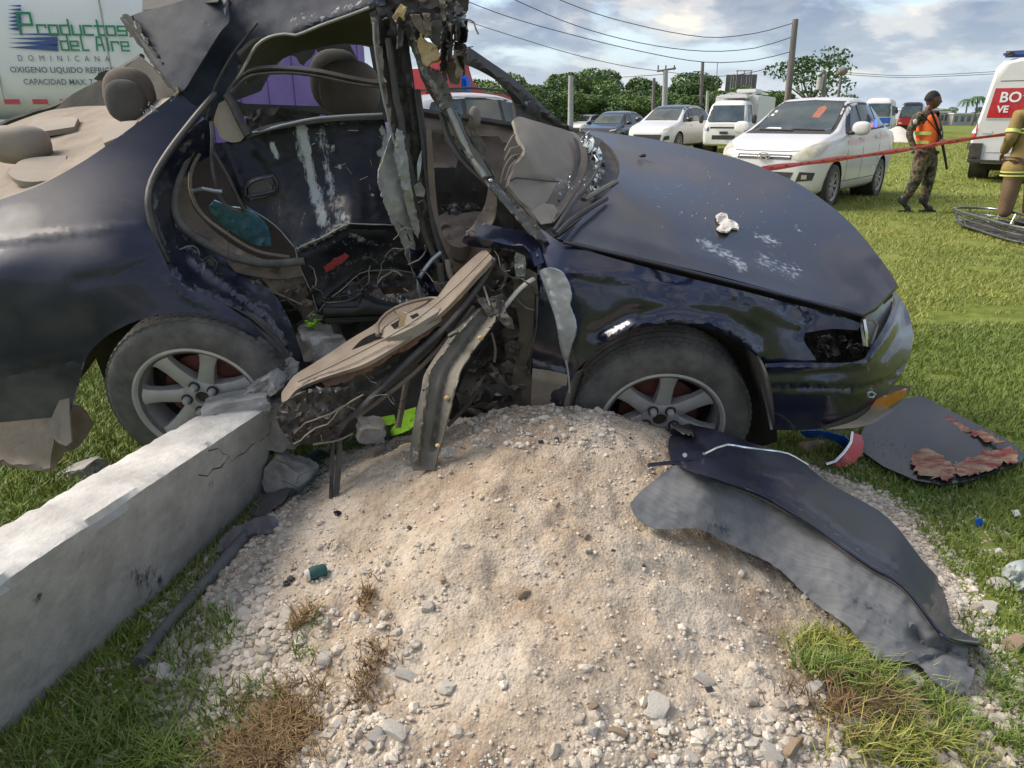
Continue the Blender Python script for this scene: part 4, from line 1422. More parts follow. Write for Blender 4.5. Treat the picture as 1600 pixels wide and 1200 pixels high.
T('glass_edge', [(20, 318, 2.14), (60, 306, 2.16), (110, 274, 2.21), (170, 232, 2.27), (220, 196, 2.32), (262, 162, 2.38), (279, 143, 2.36), (277, 136, 2.36)], 0.005, 'shelf', sides=6, wob=.002)
S('far_side_frame', [(330, 190), (345, 120), (400, 50), (470, 10), (640, 10), (640, 190), (560, 190), (500, 176), (440, 176), (383, 180)],
  [(340, 180, 2.95), (380, 80, 3.1), (640, 20, 3.3), (640, 190, 3.3), (480, 120, 3.25)], 'lining', th=0.02, step=10, smooth=False,
  holes=[[(368, 157), (408, 142), (420, 119), (432, 102), (444, 90), (456, 86), (464, 89), (469, 99), (475, 102), (479, 96), (487, 90), (494, 77), (502, 90), (495, 99), (490, 108), (489, 125), (492, 146), (504, 166), (440, 164), (383, 162)],
         [(546, 70), (562, 70), (577, 74), (584, 112), (586, 122), (577, 113), (561, 100)]])
S('roof_lining', [(374, 86), (404, 62), (462, 52), (576, 14), (600, 14), (600, 74), (566, 70), (540, 68), (500, 74), (460, 84), (432, 98), (408, 118), (386, 132)],
  [(380, 110, 2.55), (404, 64, 2.42), (576, 20, 2.40), (600, 70, 3.1), (460, 84, 2.9), (500, 74, 3.0)], 'lining', th=0.01, step=9, crumple=(0.008, .03))
T('lining_edge', [(418, 100, 2.85), (450, 82, 2.92), (480, 68, 2.96), (520, 56, 3.0), (560, 50, 3.0), (574, 56, 3.0)], 0.008, 'brown', sides=6)
S('far_door_frame', [(532, 72), (546, 70), (562, 100), (560, 104), (548, 102)], [(540, 90, 3.2)], 'trim', step=6, th=0.02)
o = ellipsoid('headrest', P(546, 139, 2.86), (0.112, 0.06, 0.098), M['fabric'], W, pow_=0.72)
o = ellipsoid('headrest', P(526, 126, 3.05), (0.105, 0.05, 0.115), M['lining'], W, pow_=0.8)
T('window_rail', [(357, 147, 2.38), (372, 126, 2.38), (390, 112, 2.38), (415, 107, 2.38), (450, 108, 2.38), (500, 113, 2.38), (553, 124, 2.37), (600, 131, 2.36), (645, 133, 2.35)], 0.016, 'trim', sides=8, flat=0.6)
T('window_rail', [(362, 146, 2.365), (376, 129, 2.365), (394, 118, 2.365), (450, 114, 2.365), (500, 120, 2.36), (553, 131, 2.355), (600, 137, 2.35)], 0.005, 'black_metal', sides=6)
S('seat_cover', [(383, 186), (400, 172), (430, 168), (470, 172), (500, 178), (496, 190), (440, 200), (390, 208)], [(390, 190, 2.7), (490, 180, 2.8)], 'lining', step=7, crumple=(.03, .04))
S('quarter_glass', [(341, 162), (352, 156), (362, 166), (372, 192), (384, 210), (376, 220), (360, 222), (344, 214), (338, 198)], [(340, 160, 2.37), (384, 212, 2.35), (345, 214, 2.34)], 'dash', step=6, th=0.004, label='dust coated grey quarter glass')
S('quarter_glass', [(334, 188), (341, 164), (341, 186), (338, 200)], [(338, 185, 2.365)], 'foam', step=5, th=0.004)
T('window_post', [(354, 148, 2.355), (364, 164, 2.35), (376, 190, 2.34), (388, 212, 2.335)], 0.013, 'trim', sides=8)
rd = empty('rear_door', (0, 0, 0), parent=W)
S('door_skin', [(334, 224), (352, 222), (384, 214), (420, 203), (460, 194), (520, 188), (580, 186), (600, 186), (604, 210), (596, 240), (591, 278), (604, 318), (620, 352), (640, 384), (652, 412), (656, 428), (630, 424), (600, 420), (574, 420), (548, 434), (520, 455),
                (500, 476), (497, 488), (480, 440), (466, 410), (462, 388), (450, 372), (430, 350), (400, 330), (380, 318), (360, 290), (344, 256)],
  [(334, 224, 2.36), (420, 203, 2.36), (600, 186, 2.38), (380, 280, 2.33), (420, 260, 2.37), (600, 300, 2.36), (500, 260, 2.37), (465, 385, 2.30), (545, 345, 2.26), (600, 345, 2.30), (640, 380, 2.34), (500, 480, 2.34), (560, 420, 2.40), (650, 425, 2.42), (440, 350, 2.33), (500, 300, 2.36)],
  'door_paint', parent=rd, th=0.004, step=5, crumple=(0.005, 0.024),
  ridges=[([(464, 388), (500, 372), (545, 348), (600, 350), (626, 352)], 0.016, 6), ([(460, 396), (500, 382), (545, 358), (600, 358)], -0.010, 5), ([(420, 210), (450, 300), (462, 380)], 0.010, 9), ([(400, 232), (418, 250), (436, 300)], 0.014, 8),
          ([(352, 226), (366, 262), (384, 300)], 0.014, 8), ([(500, 200), (520, 300), (530, 350)], -0.012, 16), ([(500, 478), (540, 440), (600, 412), (650, 420)], 0.010, 7), ([(420, 206), (500, 192), (600, 190)], 0.012, 4),
          ([(570, 200), (575, 340)], -0.007, 14)],
  wear=[([(470, 200), (478, 245), (492, 300), (506, 346)], 13, 0.62), ([(502, 205), (512, 255), (522, 315), (530, 346)], 15, 0.40), ([(420, 290), (440, 345)], 10, .24), ([(560, 375), (640, 392)], 8, .36), ([(510, 430), (560, 400), (620, 405)], 12, .36), ([(470, 205), (480, 235)], 10, 0.85), ([(424, 225), (434, 245)], 6, 0.65), ([(465, 390), (500, 374), (545, 350)], 7, 0.52), ([(545, 366), (560, 372)], 8, 0.45),
        ([(595, 200), (604, 215), (594, 240)], 6, 0.75), ([(600, 190), (510, 194)], 3, 0.36), ([(498, 484), (530, 452), (570, 424), (640, 420)], 5, 0.36), ([(480, 330), (470, 350)], 4, 0.4), ([(520, 230), (520, 232)], 5, .7), ([(530, 260), (532, 262)], 5, .7), ([(535, 330), (540, 345)], 4, .6),
        ([(500, 380), (620, 390)], 20, 0.22), ([(545, 450), (600, 425)], 14, .3), ([(570, 300), (585, 305)], 3, 0.5), ([(640, 400), (650, 418)], 4, .45)],
  dust=[([(440, 310), (460, 370)], 30, 0.5), ([(500, 440), (640, 400)], 30, 0.4)])
S('scuff_mark', [(506, 418), (520, 406), (540, 396), (546, 400), (536, 410), (520, 420), (508, 426)], [(506, 420, 2.286), (545, 398, 2.275), (520, 410, 2.28)], mat('red_scuff', (0.20, 0.02, 0.022), (0.34, 0.05, 0.05), rough=.6, scale=40), parent=rd, th=0.001, step=4, jag=3, label='smear of red paint')
T('belt_moulding', [(386, 212, 2.345), (420, 200, 2.345), (470, 191, 2.35), (530, 184, 2.355), (600, 182, 2.36)], 0.008, 'trim', parent=rd, sides=6, flat=1.3)
T('belt_moulding', [(395, 207, 2.34), (440, 196, 2.34), (490, 185, 2.345), (540, 181, 2.35), (598, 178, 2.355)], 0.004, 'silver', parent=rd, sides=6, wob=.002)
dh = S('handle_recess', [(382, 288), (396, 278), (426, 272), (434, 286), (432, 300), (414, 308), (392, 312), (384, 304)], [(382, 290, 2.325), (432, 290, 2.335), (400, 310, 2.32)], 'trim', parent=rd, th=0.01, step=4)
T('handle', [(384, 306, 2.30), (384, 292, 2.30), (396, 283, 2.295), (424, 276, 2.30), (430, 286, 2.31), (429, 298, 2.31), (412, 303, 2.30), (392, 306, 2.30)], 0.0045, 'navy', parent=rd, sides=8)
S('handle_flap', [(388, 300), (388, 292), (420, 284), (426, 292), (424, 299), (392, 306)], [(388, 300, 2.305), (424, 290, 2.31)], 'trim', parent=rd, th=0.006, step=4)
S('lower_flange', [(466, 400), (490, 460), (502, 486), (530, 460), (572, 432), (620, 428), (660, 434), (650, 452), (600, 448), (572, 462), (545, 480), (522, 492), (514, 500), (530, 540), (522, 520), (506, 494), (480, 450)],
  [(466, 400, 2.36), (500, 488, 2.36), (660, 434, 2.45), (600, 450, 2.44), (530, 530, 2.36)], 'black_metal', parent=rd, step=5, crumple=(0.018, 0.05), jag=3, wear=[([(520, 470), (600, 440)], 10, 0.4)])
T('flange_hook', [(516, 488, 2.3), (522, 505, 2.3), (530, 525, 2.3), (537, 540, 2.3)], 0.018, 'trim', parent=rd, sides=7, flat=.7)
for pts in ([(464, 389, 2.275), (482, 380, 2.27), (500, 373, 2.262), (524, 360, 2.25), (546, 349, 2.24), (572, 350, 2.258), (600, 351, 2.27), (620, 352, 2.29)], [(498, 487, 2.325), (512, 470, 2.335), (530, 455, 2.35), (552, 436, 2.37), (574, 424, 2.38), (610, 422, 2.395), (652, 428, 2.405)],
            [(462, 388, 2.285), (470, 420, 2.30), (484, 452, 2.315), (497, 486, 2.325)], [(342, 254, 2.345), (362, 292, 2.33), (382, 320, 2.325), (430, 352, 2.32), (460, 386, 2.295)]):
    T('edge_highlight', pts, 0.0022, 'primer', parent=rd, sides=5, wob=.004)  # pale thin tubes painting crisp highlights along crease and hems
for k in range(26):
    x, y = rnd.uniform(470, 600), rnd.uniform(200, 420)
    L = rnd.uniform(4, 16)
    a = rnd.uniform(-.5, .4) + (1.2 if k % 3 == 0 else 0)
    T('scratch', [(x, y, 2.318), (x + L * cos(a), y + L * sin(a), 2.318)], 0.0007, 'primer', parent=rd, sides=4) if y < 330 else None
S('rear_bench', [(230, 260), (300, 220), (350, 230), (420, 320), (500, 330), (500, 440), (420, 430), (330, 400), (270, 340)], [(250, 280, 2.6), (480, 340, 2.75), (330, 400, 2.55)], 'fabric', step=14, crumple=(.02, .02))
S('blue_bag', [(326, 322), (334, 313), (356, 322), (386, 328), (406, 342), (420, 360), (424, 384), (404, 384), (376, 370), (350, 354), (334, 340)], [(326, 322, 2.42), (424, 380, 2.44), (370, 335, 2.38)], 'blue_bag', step=5, crumple=(0.022, 0.06), th=0.004, parent=None, label=None)
bb = bpy.data.objects[-1] if False else [o for o in COL.objects if o.name.startswith('blue_bag')][0]
tag(bb, 'crumpled blue plastic bag inside the rear door opening of the wreck', 'plastic bag')
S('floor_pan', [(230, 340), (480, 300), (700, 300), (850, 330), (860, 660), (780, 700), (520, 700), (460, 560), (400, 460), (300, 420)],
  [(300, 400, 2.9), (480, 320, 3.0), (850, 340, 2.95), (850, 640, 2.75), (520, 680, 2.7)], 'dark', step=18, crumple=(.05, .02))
S('inner_sill', [(400, 404), (470, 420), (492, 470), (500, 520), (470, 520), (440, 470), (410, 436)], [(400, 404, 2.42), (500, 500, 2.42)], 'shelf', step=7, crumple=(.025, .04), jag=2)
S('inner_sill', [(376, 408), (420, 418), (440, 430), (438, 440), (400, 430), (376, 420)], [(376, 410, 2.36), (440, 436, 2.36)], 'brown', step=6, crumple=(.01, .06), th=.008)
T('torn_cable', [(396, 440, 2.32), (430, 458, 2.31), (460, 470, 2.31), (474, 476, 2.32)], 0.004, 'brown', sides=6, wob=.006)
T('torn_cable', [(300, 300, 2.3), (316, 298, 2.28), (330, 300, 2.3), (345, 300, 2.3)], 0.006, 'silver', sides=6, wob=.01)
for k in range(22):
    x = rnd.uniform(400, 500)
    y = rnd.uniform(430, 520) if k % 2 else rnd.uniform(400, 480)
    y = max(y, 400 + (x - 400) * 0.6)
    a = rnd.uniform(0, 3.1)
    r = rnd.uniform(8, 24)
    S('torn_scrap', [(x + r * cos(a + i * 1.05) * rnd.uniform(.4, 1.1), y + r * .7 * sin(a + i * 1.05) * rnd.uniform(.4, 1.1)) for i in range(6)],
      [(x, y, rnd.uniform(2.34, 2.5)), (x + 20, y, rnd.uniform(2.36, 2.5)), (x, y + 20, rnd.uniform(2.34, 2.5))], rnd.choice(['brown', 'shelf', 'black_metal', 'trim', 'rubble']), step=5, crumple=(.02, .08), jag=3)
S('seat_base', [(540, 440), (600, 440), (660, 430), (700, 440), (690, 470), (640, 480), (590, 478), (560, 470)], [(540, 440, 2.62), (700, 440, 2.6), (620, 478, 2.45)], 'black_metal', step=8, crumple=(.03, .04))
S('seat_base', [(590, 444), (640, 436), (656, 446), (640, 456), (600, 460)], [(600, 450, 2.5), (650, 445, 2.5)], 'brown', step=7, crumple=(.02, .05))
S('centre_pillar', [(578, 20), (600, 8), (630, 36), (640, 80), (646, 120), (652, 170), (662, 220), (672, 300), (684, 360), (700, 410), (706, 430), (690, 440), (664, 436), (650, 400), (640, 350), (632, 300), (622, 240), (612, 200), (600, 160), (592, 110), (584, 60)],
  [(580, 20, 2.33), (630, 40, 2.36), (612, 200, 2.32), (662, 220, 2.36), (650, 400, 2.34), (700, 420, 2.36), (600, 110, 2.32), (646, 120, 2.37)], 'black_metal', th=0.006, step=6,
  ridges=[([(590, 30), (606, 150), (622, 240), (640, 340), (655, 420)], 0.022, 5), ([(604, 36), (622, 120), (636, 210)], -0.012, 4), ([(620, 50), (640, 150), (650, 240), (666, 330), (690, 410)], 0.018, 5), ([(600, 130), (650, 133)], 0.01, 5)],
  crumple=(0.006, .03), wear=[([(586, 60), (600, 170), (618, 250)], 2, 0.34), ([(645, 220), (650, 240)], 8, 0.2), ([(632, 40), (650, 160), (664, 260)], 2, 0.25)], dust=[([(600, 100), (630, 250), (670, 380)], 26, 0.3)])
T('pillar_edge', [(583, 34, 2.30), (588, 90, 2.29), (598, 150, 2.29), (608, 190, 2.285), (616, 225, 2.28)], 0.004, 'primer', sides=6, wob=.003)
T('pillar_edge', [(606, 60, 2.305), (616, 130, 2.30), (630, 210, 2.30), (646, 290, 2.30), (662, 360, 2.31), (684, 414, 2.31)], 0.010, 'trim', sides=6, wob=.003)
S('seat_belt_trim', [(666, 200), (674, 202), (678, 260), (684, 330), (696, 380), (712, 412), (704, 420), (690, 396), (678, 350), (670, 290)], [(668, 200, 2.33), (708, 415, 2.34), (680, 300, 2.33)], 'brown', step=6, th=0.01)
T('pillar_trim', [(652, 140, 2.36), (660, 200, 2.35), (668, 270, 2.34), (676, 340, 2.33), (690, 392, 2.33), (704, 420, 2.32)], 0.014, 'trim', sides=6, flat=.6)
S('torn_pillar_skin', [(612, 204), (620, 214), (614, 240), (622, 262), (630, 300), (640, 340), (648, 382), (654, 424), (648, 432), (636, 402), (622, 366), (606, 330), (594, 296), (590, 276), (598, 252), (606, 226)],
  [(612, 206, 2.30), (592, 280, 2.22), (630, 300, 2.27), (652, 425, 2.28), (610, 330, 2.24)], 'primer', th=0.004, step=5, crumple=(0.012, 0.03), jag=3, wear=[([(606, 226), (591, 280), (606, 330), (640, 410)], 3, 0.5)])
S('torn_pillar_skin', [(618, 200), (630, 204), (634, 232), (640, 262), (642, 290), (650, 330), (656, 356), (652, 372), (642, 350), (634, 320), (626, 286), (618, 250)],
  [(620, 204, 2.27), (636, 240, 2.25), (652, 360, 2.27), (622, 270, 2.24)], 'primer', th=0.004, step=5, crumple=(0.014, 0.04), jag=3, wear=[([(630, 206), (640, 280), (654, 350)], 3, 0.5)])
S('torn_pillar_skin', [(646, 290), (656, 284), (664, 298), (662, 308), (650, 306)], [(650, 295, 2.28)], 'primer', step=4, crumple=(.01, .06))
S('torn_pillar_skin', [(652, 255), (658, 235), (658, 262), (653, 285)], [(655, 255, 2.29)], 'silver', step=4, crumple=(.008, .06))
T('latch_striker', [(655, 318, 2.28), (662, 313, 2.27), (666, 325, 2.27), (660, 336, 2.28), (655, 328, 2.28)], 0.006, 'black_metal', sides=6)
S('pillar_foot', [(640, 388), (656, 392), (672, 388), (690, 388), (688, 404), (676, 424), (680, 450), (694, 468), (670, 470), (660, 452), (650, 430), (642, 410)], [(650, 392, 2.28), (690, 470, 2.30), (660, 430, 2.26)], 'navy', step=5,
  crumple=(.03, .06), wear=[([(676, 388), (684, 398), (672, 424)], 3, 0.5)])
T('pillar_foot_edge', [(690, 394, 2.25), (676, 404, 2.24), (664, 420, 2.24), (654, 434, 2.24), (654, 452, 2.25), (660, 466, 2.26)], 0.007, 'silver', sides=6, wob=.01)
T('sill_cable', [(688, 412, 2.30), (690, 440, 2.28), (700, 456, 2.28), (712, 462, 2.28)], 0.012, 'lining', sides=7, wob=.004)
T('sill_cable', [(700, 404, 2.30), (704, 430, 2.29), (716, 452, 2.29), (722, 466, 2.28)], 0.010, 'dash', sides=7, wob=.004)
S('roof_rail', [(586, -30), (740, -30), (728, 20), (716, 40), (700, 40), (690, 66), (676, 56), (650, 40), (640, 50), (628, 36), (606, 40), (592, 30)], [(590, 0, 2.34), (735, -20, 2.5), (690, 60, 2.45), (640, 30, 2.38)],
  'black_metal', th=0.008, step=6, crumple=(0.030, 0.035), jag=4, wear=[([(590, 0), (620, 30), (660, 10)], 8, 0.30), ([(600, 20), (660, 30)], 6, .3)])
S('lining_scrap', [(650, -20), (700, -30), (698, 2), (672, 14), (656, 6)], [(660, -10, 2.36), (695, 0, 2.38)], 'fabric', step=6, crumple=(.02, .05), jag=2)
S('foam_block', [(612, 26), (626, 6), (636, 14), (630, 26), (618, 34)], [(615, 28, 2.32), (634, 10, 2.32)], 'foam', step=4, crumple=(.012, .08), jag=2, th=.012)
S('foam_block', [(652, 72), (658, 50), (664, 62), (676, 68), (688, 80), (686, 90), (676, 96), (668, 104), (660, 100), (656, 86)], [(655, 70, 2.31), (685, 85, 2.31), (668, 100, 2.30)], 'foam', step=4, crumple=(.012, .07), jag=3, th=.014)
S('front_pillar', [(634, 34), (650, 30), (664, 50), (660, 74), (672, 104), (688, 112), (700, 134), (712, 172), (704, 178), (690, 172), (678, 150), (662, 120), (648, 88), (636, 60)],
  [(636, 36, 2.33), (660, 50, 2.35), (650, 90, 2.31), (690, 115, 2.31), (708, 175, 2.30)], 'olive', th=0.006, step=5, crumple=(0.022, 0.045), ridges=[([(642, 40), (652, 90), (676, 140), (700, 172)], 0.02, 5)],
  wear=[([(646, 60), (664, 110), (690, 150)], 9, 0.42), ([(668, 100), (680, 112)], 8, 0.4)], jag=3)
S('headliner_flap', [(640, 22), (656, 24), (672, 52), (676, 60), (664, 56), (650, 44)], [(645, 30, 2.30), (674, 56, 2.33)], 'brown', step=5, crumple=(.008, .05), th=.008)
S('pillar_bracket', [(674, 32), (692, 30), (694, 56), (688, 74), (676, 66), (672, 50)], [(676, 40, 2.34), (690, 70, 2.34)], 'olive', step=5, crumple=(.008, .04), th=.008)
for k in range(26):
    x, y = rnd.uniform(690, 724), rnd.uniform(20, 110)
    if k > 15:
        x, y = rnd.uniform(600, 700), rnd.uniform(-5, 60)
    L = rnd.uniform(14, 34)
    w = rnd.uniform(3, 8)
    b = rnd.uniform(-5, 5)
    S('torn_strip', [(x - w, y - L), (x + w, y - L * .9), (x + w * .8 + b, y + L * .8), (x - w * .6 + b, y + L)], [(x, y - L, rnd.uniform(2.28, 2.42)), (x, y + L, rnd.uniform(2.28, 2.42)), (x + 8, y, rnd.uniform(2.3, 2.4))],
      rnd.choice(['black_metal', 'navy_dusty', 'brown', 'olive', 'primer', 'trim']), step=4, crumple=(.016, .08), jag=3)
S('torn_strip', [(700, 18), (712, 24), (724, 18), (728, 28), (724, 44), (718, 40), (712, 44), (704, 36)], [(702, 20, 2.34), (726, 40, 2.34)], 'silver', step=4, crumple=(.012, .1), jag=4)
S('torn_visor', [(700, 88), (714, 92), (720, 118), (716, 132), (704, 130), (698, 112)], [(702, 92, 2.36), (716, 130, 2.36)], 'brown', step=5, crumple=(.012, .05), th=.008)
T('front_pillar', [(694, 160, 2.30), (706, 178, 2.29), (722, 214, 2.27), (742, 246, 2.25), (762, 280, 2.23)], [0.02] * 5 if False else 0.021, 'olive', sides=8, flat=.7, wob=.004)
T('front_pillar', [(700, 172, 2.275), (716, 206, 2.255), (738, 246, 2.235), (758, 276, 2.215)], 0.009, 'primer', sides=6, wob=.006)
T('front_pillar', [(652, 84, 2.30), (662, 120, 2.30), (678, 150, 2.30), (700, 180, 2.29)], 0.009, 'trim', sides=6, wob=.003)
T('window_channel', [(690, 176, 2.31), (700, 212, 2.29), (720, 246, 2.27), (744, 270, 2.25), (764, 288, 2.24)], 0.012, 'trim', sides=8, flat=.7)
S('front_pillar', [(702, 172), (716, 176), (728, 204), (742, 222), (756, 244), (772, 274), (782, 294), (800, 310), (830, 340), (848, 364), (856, 376), (836, 372), (812, 344), (788, 316), (768, 296), (748, 272), (730, 246), (714, 214)],
  [(704, 174, 2.30), (718, 178, 2.32), (760, 285, 2.22), (772, 272, 2.25), (850, 372, 2.14), (830, 345, 2.17)], 'olive', th=0.006, step=5, crumple=(0.012, 0.05),
  ridges=[([(712, 182), (738, 234), (772, 284), (812, 330), (850, 372)], -0.014, 4), ([(706, 180), (732, 240), (764, 288), (810, 342), (840, 372)], 0.014, 4)], wear=[([(716, 190), (744, 236), (770, 280)], 4, 0.36), ([(764, 280), (790, 306), (826, 350)], 6, 0.36), ([(846, 350), (850, 366)], 6, .25)], jag=2)
S('pillar_knuckle', [(732, 176), (740, 186), (744, 204), (756, 222), (760, 244), (744, 230), (734, 206)], [(735, 180, 2.3), (758, 240, 2.27)], 'olive', step=5, crumple=(.012, .06), jag=3)
o = ellipsoid('pillar_bolt', P(766, 282, 2.21), (0.007, 0.007, 0.007), M['chrome'], W, sub=2)
S('far_front_pillar', [(722, 78), (734, 74), (760, 92), (800, 120), (836, 152), (870, 184), (900, 202), (930, 216), (944, 232), (934, 234), (904, 214), (872, 200), (838, 196), (808, 190), (802, 160), (780, 130), (752, 112), (716, 96)],
  [(725, 80, 3.15), (800, 130, 3.3), (870, 190, 3.4), (940, 230, 3.4), (810, 188, 3.28)], 'trim', th=0.02, step=7, ridges=[([(728, 84), (800, 132), (860, 182), (920, 220)], 0.04, 5), ([(716, 92), (760, 112), (800, 144), (840, 180)], 0.03, 5)],
  wear=[([(822, 158), (844, 176)], 2.5, 0.6), ([(760, 95), (768, 118), (778, 124)], 2, .3)])
S('far_door_card', [(652, 176), (700, 183), (750, 190), (806, 198), (830, 230), (820, 330), (760, 360), (690, 360), (660, 300)],
  [(652, 176, 3.25), (806, 198, 3.3), (690, 350, 3.15), (810, 330, 3.15)], 'brown', th=0.03, step=10,
  ridges=[([(655, 200), (700, 206), (760, 212), (810, 222)], 0.03, 8), ([(676, 262), (704, 264), (720, 262)], 0.03, 4), ([(660, 186), (806, 206)], 0.01, 4)])
T('window_sill', [(650, 173, 3.24), (700, 181, 3.25), (750, 188, 3.26), (806, 197, 3.28)], 0.016, 'trim', sides=6)
S('door_pull', [(695, 208), (712, 208), (716, 222), (700, 226), (694, 220)], [(700, 215, 3.16)], 'tan', step=4, th=.02)
S('door_pull', [(699, 212), (709, 212), (711, 219), (702, 221)], [(704, 216, 3.13)], 'dark', step=4, th=.01)
S('lower_door_card', [(664, 262), (712, 262), (700, 320), (696, 350), (668, 340)], [(670, 270, 3.1), (700, 340, 3.05)], 'lining', step=9, th=.02)
S('front_seat', [(720, 232), (742, 236), (760, 270), (766, 300), (756, 330), (700, 330), (706, 290)], [(720, 240, 2.8), (760, 300, 2.75), (705, 325, 2.8)], 'dark', step=9, th=.05, crumple=(.02, .02))
o = ellipsoid('far_mirror', P(742, 183, 3.2), (0.026, 0.02, 0.045), M['dash'], W, sub=3)
S('seat_cushion', [(684, 338), (704, 330), (740, 330), (766, 332), (760, 352), (742, 370), (730, 384), (712, 386), (694, 372)], [(690, 345, 2.55), (765, 335, 2.6), (720, 384, 2.36)], 'fabric', th=.05, step=6, crumple=(.02, .03),
  ridges=[([(690, 352), (740, 340)], .03, 5), ([(696, 366), (744, 352)], .03, 6)])
S('debris_on_seat', [(688, 322), (710, 318), (740, 318), (752, 326), (720, 334), (696, 334)], [(690, 328, 2.5), (750, 322, 2.5)], 'black_metal', step=4, crumple=(.03, .08), jag=3, wear=[([(700, 326), (740, 324)], 8, .42)])
S('scuttle_trim', [(764, 284), (774, 300), (776, 320), (772, 344), (752, 366), (734, 374), (728, 366), (744, 344), (758, 318)], [(765, 290, 2.30), (774, 330, 2.26), (732, 370, 2.22)], 'tan', step=5, th=.006, crumple=(.01, .05))
T('scuttle_trim_seam', [(734, 372, 2.20), (730, 362, 2.20), (738, 358, 2.20), (744, 364, 2.20), (752, 356, 2.21), (758, 350, 2.21)], 0.005, 'dash', sides=6)
S('kick_panel', [(768, 286), (784, 300), (800, 330), (802, 360), (784, 352), (776, 330), (770, 306)], [(770, 290, 2.36), (800, 350, 2.34)], 'dark', step=7, crumple=(.01, .04))
S('footwell_board', [(704, 392), (716, 372), (740, 366), (760, 380), (768, 392), (740, 420), (716, 440), (706, 424)], [(706, 400, 2.40), (765, 388, 2.36), (714, 438, 2.34)], mat('footwell_brown', (.075, .045, .032), (.10, .065, .048), rough=.7, scale=4), step=8)
da = empty('dashboard', (0, 0, 0), parent=W)
S('dash_pad', [(802, 187), (810, 182), (826, 186), (860, 196), (890, 206), (904, 224), (908, 246), (902, 272), (888, 300), (872, 326), (862, 348), (846, 346), (830, 330), (808, 306), (794, 290), (798, 278), (806, 258), (818, 244), (820, 232), (810, 216)],
  [(804, 186, 2.72), (890, 206, 3.1), (906, 245, 2.95), (888, 300, 2.6), (855, 345, 2.28), (798, 280, 2.34), (820, 236, 2.46), (850, 250, 2.62), (830, 315, 2.34)], 'dash', parent=da, th=0.012, step=6,
  ridges=[([(804, 186), (808, 206), (820, 232), (818, 244)], 0.02, 4), ([(802, 284), (840, 281), (872, 283)], -0.018, 2.5), ([(820, 248), (850, 270)], 0.02, 14)], crumple=(.004, .02))
S('dash_top_lip', [(884, 204), (900, 208), (914, 228), (918, 252), (908, 284), (890, 314), (872, 340), (866, 346), (860, 336), (884, 304), (900, 270), (906, 244), (900, 222)],
  [(886, 204, 3.12), (916, 250, 2.95), (890, 312, 2.5), (864, 344, 2.24), (902, 240, 2.95)], 'dash', parent=da, th=0.01, step=5)
S('defroster_slot', [(896, 214), (903, 220), (908, 245), (902, 270), (888, 296), (876, 314), (872, 311), (888, 288), (899, 262), (902, 240)], [(898, 216, 3.0), (907, 245, 2.88), (880, 310, 2.40), (901, 262, 2.80)], 'trim', parent=da, step=5, th=.006)
S('vent_hollow_shade', [(784, 270), (788, 240), (796, 214), (806, 204), (816, 220), (818, 236), (806, 240), (800, 262), (796, 284), (788, 300), (780, 290)], [(785, 270, 2.62), (800, 210, 2.66), (816, 232, 2.55), (790, 295, 2.5)], 'dark', parent=da, step=6, crumple=(.006, .06))  # dark sheet painting the shade inside the hollow vents
for pts in ([(788, 250, 2.42), (798, 232, 2.44), (812, 228, 2.46), (818, 238, 2.46)], [(782, 286, 2.36), (788, 262, 2.38), (800, 244, 2.42), (814, 240, 2.45)], [(790, 282, 2.35), (796, 262, 2.37), (806, 250, 2.39)], [(788, 236, 2.48), (800, 214, 2.55), (808, 207, 2.58)]):
    T('vent_frame', pts, 0.0028, 'dash', parent=da, sides=6)
T('dash_seam', [(798, 282, 2.325), (806, 278, 2.34), (836, 281, 2.42), (872, 284, 2.55)], 0.003, 'trim', parent=da, sides=6)
S('glove_box', [(794, 290), (802, 284), (836, 283), (870, 286), (852, 318), (832, 328), (812, 312)], [(796, 290, 2.315), (870, 286, 2.52), (832, 326, 2.29)], 'dash', parent=da, th=.01, step=6)
S('dash_lower', [(830, 330), (848, 318), (866, 320), (872, 330), (862, 348), (846, 350)], [(832, 330, 2.27), (866, 322, 2.34), (855, 348, 2.22)], 'dash', parent=da, step=6)
S('scuttle', [(902, 208), (930, 214), (952, 226), (968, 258), (962, 290), (940, 318), (904, 344), (878, 364), (862, 372), (850, 362), (872, 340), (892, 314), (910, 284), (920, 252), (914, 228)],
  [(905, 210, 3.25), (950, 228, 3.15), (966, 265, 2.85), (935, 320, 2.45), (866, 370, 2.2), (855, 360, 2.2), (892, 314, 2.48), (920, 250, 2.98)], 'trim', th=0.01, step=6, crumple=(.01, .03))
for k in range(70):
    t = rnd.random()
    xx = 912 + 22 * sin(t * 3.0) + rnd.uniform(-5, 9)
    yy = 212 + t * 100 + rnd.uniform(-4, 4)
    Yd = 3.1 - 0.62 * t - 0.02
    r = rnd.uniform(2.5, 6)
    a = rnd.uniform(0, 6)
    S('windscreen_shard', [(xx + r * cos(a), yy + r * sin(a)), (xx + r * cos(a + 2.2), yy + r * 1.5 * sin(a + 2.2)), (xx + r * cos(a + 4), yy + r * sin(a + 4))],
      [(xx, yy, Yd), (xx + 6, yy, Yd + rnd.uniform(-.05, .05)), (xx, yy + 6, Yd + rnd.uniform(-.05, .03))], rnd.choice(['glassbits', 'silver', 'glassbits', 'trim']), step=9, smooth=False, th=.004, curved=False)
S('windscreen_sheet', [(936, 226), (940, 218), (948, 230), (944, 240), (936, 238)], [(940, 230, 3.0)], 'shelf', step=6, smooth=False)
T('wiper', [(866, 362, 2.15), (884, 334, 2.26), (900, 310, 2.38), (912, 298, 2.45)], 0.009, 'trim', sides=6)
T('wiper', [(912, 312, 2.40), (936, 298, 2.50), (962, 284, 2.62)], 0.013, 'olive', sides=6, flat=.5)
